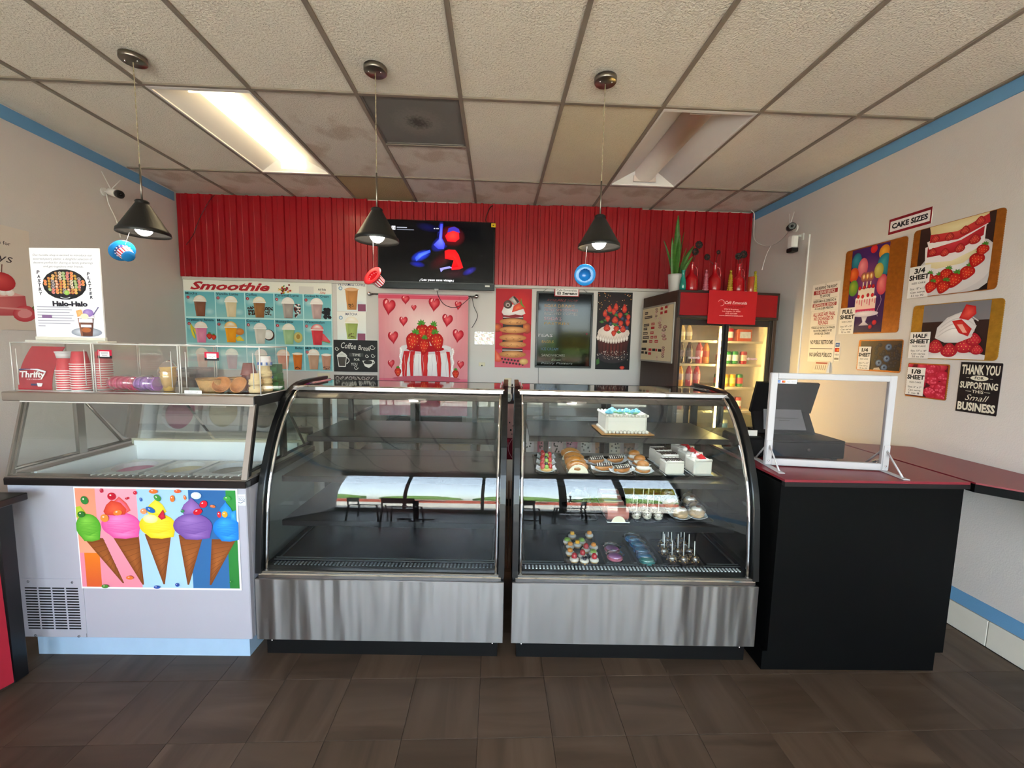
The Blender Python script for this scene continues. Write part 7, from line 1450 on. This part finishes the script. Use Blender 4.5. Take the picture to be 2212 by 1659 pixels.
cb2 = thing('cream_box', 'small cream box behind the till', 'box', (1.84, 2.80, KZ)); box(-.06, .06, -.05, .05, 0, .13).build('side_wall', M('cream_card', '#d8be7c', .6), cb2); box(-.063, .063, -.053, .053, .12, .15, b=.002).build('lid', M('cream_card'), cb2)
sb_ = thing('till_shelf', 'dark low cabinet behind the counter under the cream box', 'cabinet', (1.62, 2.73, 0)); box(-.20, .45, -.02, .32, .03, KZ-.03).build('body', ctr, sb_); box(-.21, .46, -.03, .33, KZ-.03, KZ).build('top', ctr, sb_); box(-.19, .44, .0, .30, 0, .03).build('plinth', ctr, sb_)

# ================================================================== things in the slot between the two cases
ap = thing('cloth_tote', 'pink cloth tote with dark dots and red hearts hanging between the pastry cases', 'tote bag', (.103, 2.80, .79), -.03)
A = Art(.115, .40, (85, 335, 250, 870)); A.rect(85, 335, 250, 870, '#d8a49c', '#d69a94')
for x, y, r in ((135, 550, 7), (165, 520, 7), (200, 550, 6), (130, 592, 9), (178, 590, 9), (128, 622, 7), (190, 628, 5)): A.ell(x, y, r, r*1.2, '#2a1c1c', None, 10)
A.rect(128, 665, 198, 870, '#7e1228'); A.curve(lambda t: (140+14*math.sin(t*PI), 670+t*90), 8, 4, '#e8a8b0').curve(lambda t: (196-40*math.sin(t*PI), 672+t*180), 10, 4, '#e8b0b8').heart(150, 690, 40, 50, '#a01830', '#c02840')
box(-.0575, .0575, .002, .03, 0, .40, b=.004).build('bag_body', M('tote_cloth', '#cf9a94', .85), ap); A.build('printed_picture', cloth_print(), ap, (0, .0016, 0)); box(-.055, .055, -.002, .034, .395, .415, b=.003).build('dark_hem', M('hem_dark', '#2a1a1c', .8), ap)
for x in (-.045, .045): MB().tube([(x, .016, .41), (x, .016, .512)], .004, 6).build('strap', M('hem_dark'), ap)
rk = thing('utensil_rail', 'steel hanging rail bridging the backs of the pastry cases', 'rail', (.103, 2.815, 1.30)); MB().tube([(-.09, 0, .0), (.09, 0, .0)], .005, 8).build('bar', steel, rk)
for s in (-1, 1): box(s*.088-.004, s*.088+.004, -.01, .01, -.03, .012).build('clamp', steel, rk)
for nm, lb, cat, dx, col, z0, z1, r in (('spatula', 'long black handled utensil in the tote between the pastry cases', 'utensil', .012, '#121012', 1.20, 1.33, .007), ('marker', 'blue handled tool in the tote between the pastry cases', 'tool', .03, '#2c6a9a', 1.20, 1.275, .009)):
    t = thing(nm, lb, cat, (.103+dx, 2.822, z0-.19)); pr([(r, 0), (r, z1-z0+.16), (r*.6, z1-z0+.18)], 10).build('handle', M('h_'+col, col, .4), t); box(-r*1.3, r*1.3, -.002, .002, -.06, .0).build('blade', steel, t)
t = thing('white_timer', 'small white oval kitchen timer above the tote between the pastry cases', 'timer', (.092, 2.78, 1.20)); MB().ball((0, 0, .035), .022, .010, .035, 16, 10).build('case', whitep, t); box(-.010, .010, -.0115, -.009, .03, .055).build('display', M('lcd', '#8a928a', .3), t)
for s, lb in ((-1, 'red and yellow clip at the empty case end of the tote'), (1, 'red and yellow clip at the stocked case end of the tote')):
    t = thing('bag_clip', lb, 'clip', (.103+s*.05, 2.79, 1.19)); box(-.014, .014, -.006, .006, .0, .025, b=.003).build('jaw', M('clip_red', '#c8281c', .4), t); box(-.012, .012, -.006, .006, .026, .04, b=.003).build('grip', M('clip_yellow', '#d8a01c', .4), t)
for k, (x, lb) in enumerate(((.085, 'first'), (.107, 'second'), (.13, 'third'))):
    t = MB().box(-.0045, .0045, -.02, .02, 0, .62, b=.001).build('wood_slat', M('slat_wood', '#8c6650', .6, var=.2), None, (x, 2.80, .0), (R(-4), 0, 0)); tag(t, 'narrow wood slat standing in the gap between the pastry cases', 'slat', 'wood slats in the gap')

# ================================================================== behind the counter
def counter(name, label, x0, x1, y0, z, par_mat, topm):
    t = thing(name, label, 'counter', ((x0+x1)/2, y0, 0)); w = (x1-x0)/2; d = YB-.02-y0
    box(-w, w, .03, d, .08, z-.035).build('cabinet_body', par_mat, t); box(-w-.01, w+.01, 0, d, z-.035, z, b=.004).build('worktop', topm, t); box(-w+.02, w-.02, .06, d, 0, .08).build('plinth', blk, t)
    n = max(2, int((x1-x0)/.45))
    for k in range(n):
        a = -w+2*w*k/n; o = box(a+.006, a+2*w/n-.006, .012, .03, .10, z-.05, b=.003).build('door', par_mat, t); box(a+2*w/n-.05, a+2*w/n-.04, .0, .012, z-.25, z-.12, b=.003).build('handle', steel, o)
    return t
gt = M('grey_worktop', '#77726e', .4, var=.1); wc_ = M('white_cabinet', '#b9b2aa', .5)
counter('back_counter', 'grey topped back counter below the smoothie menu', -3.15, -1.32, 3.86, .92, wc_, gt)
counter('back_counter', 'grey topped back counter below the chalkboard', -.20, 1.46, 3.86, .92, wc_, gt)
cm = thing('coffee_machine', 'dark coffee machine on the back counter behind the dipping cabinet', 'coffee machine', (-2.98, 4.02, .92)); cmm = M('machine_dark', '#2a2625', .35)
box(-.13, .13, 0, .28, 0, .035, b=.006).build('base', cmm, cm); box(-.13, .13, .14, .28, .035, .30).build('column', cmm, cm); box(-.13, .13, -.01, .28, .26, .38, b=.01).build('head', cmm, cm); pr([(.05, .0), (.062, .05), (.055, .11), (.05, .115)], 18).build('carafe', M('carafe_glass', '#3c3432', .1), cm, (0, .07, .036)); box(-.06, .06, -.014, -.01, .30, .345).build('panel', M('panel_grey', '#7a7674', .4), cm)
A = Art(.18, .14, (0, 0, 18, 14)); A.rect(0, 0, 18, 14, '#e0d8d4')
for k in range(5): A.rect(3, 2.4+k*2, 15-(k % 2)*3, 3.2+k*2, '#9a8e8c')
board('counter_notice', 'small white notice card standing on the back counter', 'notice', A, (-2.72, 4.06, .921), 0, .004, tilt=R(-8))
rb = thing('red_canister', 'red canister on the back counter by the coffee machine', 'canister', (-2.80, 3.96, .92)); pr([(.05, 0), (.055, .006), (.055, .12), (.05, .125)], 20).build('body', M('canister_red', '#8c2a26', .4), rb); pr([(.056, .125), (.056, .145), (.02, .15), (0, .15)], 20).build('lid', blackp, rb)
bk = thing('wicker_basket', 'black woven oval basket on the back counter seen through the empty case', 'basket', (-.75, 3.30, .70)); pr([(.11, 0), (.15, .02), (.19, .10), (.18, .10), (.14, .03), (0, .012)], 26).build('basket_wall', M('black_wicker', '#17140f', .6, var=.6, vs=90, bump=1, bs=90), bk); bk.scale = (1, .75, 1.3)
MB().tube([(.19*math.cos(PI*k/14), 0, .10+.13*math.sin(PI*k/14)) for k in range(15)], .008, 8).build('handle', M('black_wicker'), bk)
pt = thing('prep_table', 'dark prep table between the pastry cases and the back counter', 'table', (-.62, 3.08, 0)); box(-.5, .5, 0, .5, .665, .70, b=.003).build('table_top', M('prep_top', '#5f4a40', .45, var=.15), pt)
for x in (-.46, .46):
    for y in (.04, .46): box(x-.02, x+.02, y-.02, y+.02, 0, .665).build('leg', blk, pt)
bx2 = thing('cardboard_box', 'open brown cardboard box on the prep table', 'box', (-.33, 3.30, .70), .2); box(-.12, .12, -.09, .09, 0, .10).build('box_wall', M('cardboard', '#8c6a48', .8, var=.1), bx2); MB().sheet(lambda u, v: (-.12+.24*u, .09+.06*v, .10+.05*v), 1, 1, .003).build('flap', M('cardboard'), bx2)
A = Art(1.15, .42, (0, 0, 115, 42)); A.rect(0, 0, 115, 42, '#c8b4b4', '#b8a4a8')
for k, (c, d) in enumerate((('#d8c8d0', '#efe6ea'), ('#c8506a', '#e49aa8'), ('#e0b8c0', '#f0d8dc'), ('#c05878', '#e0a0b4'), ('#d8d0cc', '#ece6e2'), ('#a06a3a', '#c8986a'), ('#c8bca8', '#e4dccc'), ('#7a4a34', '#b08468'))):
    x = 8+k*14; A.poly([(x-6, 6), (x+6, 6), (x+4.4, 40), (x-4.4, 40)], c, d).rect(x-6.6, 4.6, x+6.6, 6.4, '#efe8ea')
    for j in range(16): A.ell(x+random.uniform(-4, 4), random.uniform(16, 39), .8, .9, '#241a1c', None, 7, keep=True)
    A.L += 1; A.line([(x+1, 5), (x+3, 0)], 1.0, '#e8e0e4')
board('boba_poster', 'wide poster of boba drinks leaning on the front of the back counter', 'poster', A, (.82, 3.848, .42), 0, .004)

# ================================================================== black table with a red cloth side, at the left edge
lt = thing('black_table', 'black table with a red cloth hanging down its side beside the dipping cabinet', 'table', (-2.60, 1.50, 0)); tbm = M('table_black', '#151314', .35, var=.1)
box(-.35, .485, -.60, .385, .845, .878, b=.004).build('table_top', tbm, lt)
for x in (-.32, .40):
    for y in (-.55, .345): box(x-.025, x+.025, y-.03, y+.03, 0, .845, b=.003).build('leg', tbm, lt)
MB().sheet(lambda u, v: (.432+.012*math.sin(u*26)*(1-v*.7)+.012*(1-v), -.58+.87*u, .03+.80*v), 40, 6, .004).build('red_cloth', M('red_cloth', '#b01830', .75, var=.1), lt)
box(-.30, .40, .33, .35, .74, .845).build('apron', tbm, lt)

# ================================================================== seating by the storefront windows (mirrored in the case glass)
def chair(x, y, rz, label):
    t = thing('cafe_chair', label, 'chair', (x, y, 0), rz, 'dark cafe chairs by the window'); m = M('chair_dark', '#1c1614', .45); mb_ = MB()
    if 'chair' not in KIND:
        ps = [box(-.20, .20, -.20, .20, .44, .47, b=.01).build('seat', m, t), box(-.19, .19, .185, .205, .62, .86, b=.008).build('backrest', m, t)]
        for sx in (-1, 1):
            for sy in (-1, 1): ps.append(MB().tube([(sx*.18, sy*.18, .44), (sx*.20, sy*.21, 0)], .013, 8).build('leg', m, t))
            ps.append(MB().tube([(sx*.18, .19, .46), (sx*.18, .20, .86)], .012, 8).build('back_post', m, t))
        KIND['chair'] = ps
    else:
        for o in KIND['chair']: link(o.name.split('.')[0], o.data, t)
def ctable(x, y, label):
    t = thing('cafe_table', label, 'table', (x, y, 0), 0, 'cafe tables by the window'); box(-.35, .35, -.35, .35, .72, .75, b=.008).build('table_top', M('table_red_brown', '#5a2a20', .4), t); MB().tube([(0, 0, .02), (0, 0, .72)], .035, 12).build('pedestal', blk, t); box(-.25, .25, -.03, .03, 0, .025, b=.004).box(-.03, .03, -.25, .25, 0, .025, b=.004).build('base', blk, t)
ctable(-1.25, -1.5, 'red brown cafe table near the storefront window'); ctable(.15, -1.65, 'red brown cafe table in the middle of the storefront')
chair(-1.25, -.85, 0, 'dark cafe chair facing the window table from the room'); chair(-1.9, -1.5, PI/2, 'dark cafe chair at the wall side of the window table'); chair(.15, -1.0, .2, 'dark cafe chair at the middle table facing the window'); chair(.8, -1.7, -PI/2, 'dark cafe chair beside the storefront door')
A = Art(.80, .50, (0, 0, 115, 62)); A.rect(0, 0, 115, 62, '#d8cc3c').text('NOW OPEN', 57, 29, 22, '#1a1a18', 104, bold=.04).text('AHORA ABIERTO', 57, 55, 19, '#c02028', 106, bold=.04)
def vinyl():
    m = bpy.data.materials.new('translucent_vinyl'); m.use_nodes = True; n = m.node_tree.nodes; l = m.node_tree.links; n.clear()
    at = n.new('ShaderNodeAttribute'); at.attribute_name = 'Col'; d = n.new('ShaderNodeBsdfDiffuse'); t = n.new('ShaderNodeBsdfTranslucent'); mx = n.new('ShaderNodeMixShader'); mx.inputs[0].default_value = .6; o = n.new('ShaderNodeOutputMaterial')
    l.new(at.outputs['Color'], d.inputs[0]); l.new(at.outputs['Color'], t.inputs[0]); l.new(d.outputs[0], mx.inputs[1]); l.new(t.outputs[0], mx.inputs[2]); l.new(mx.outputs[0], o.inputs[0]); return m
o = A.build('window_banner', vinyl(), None, (2.2, Y_FRONT-.02, 1.5)); tag(o, 'yellow now open banner hung inside the storefront window facing the street', 'banner')
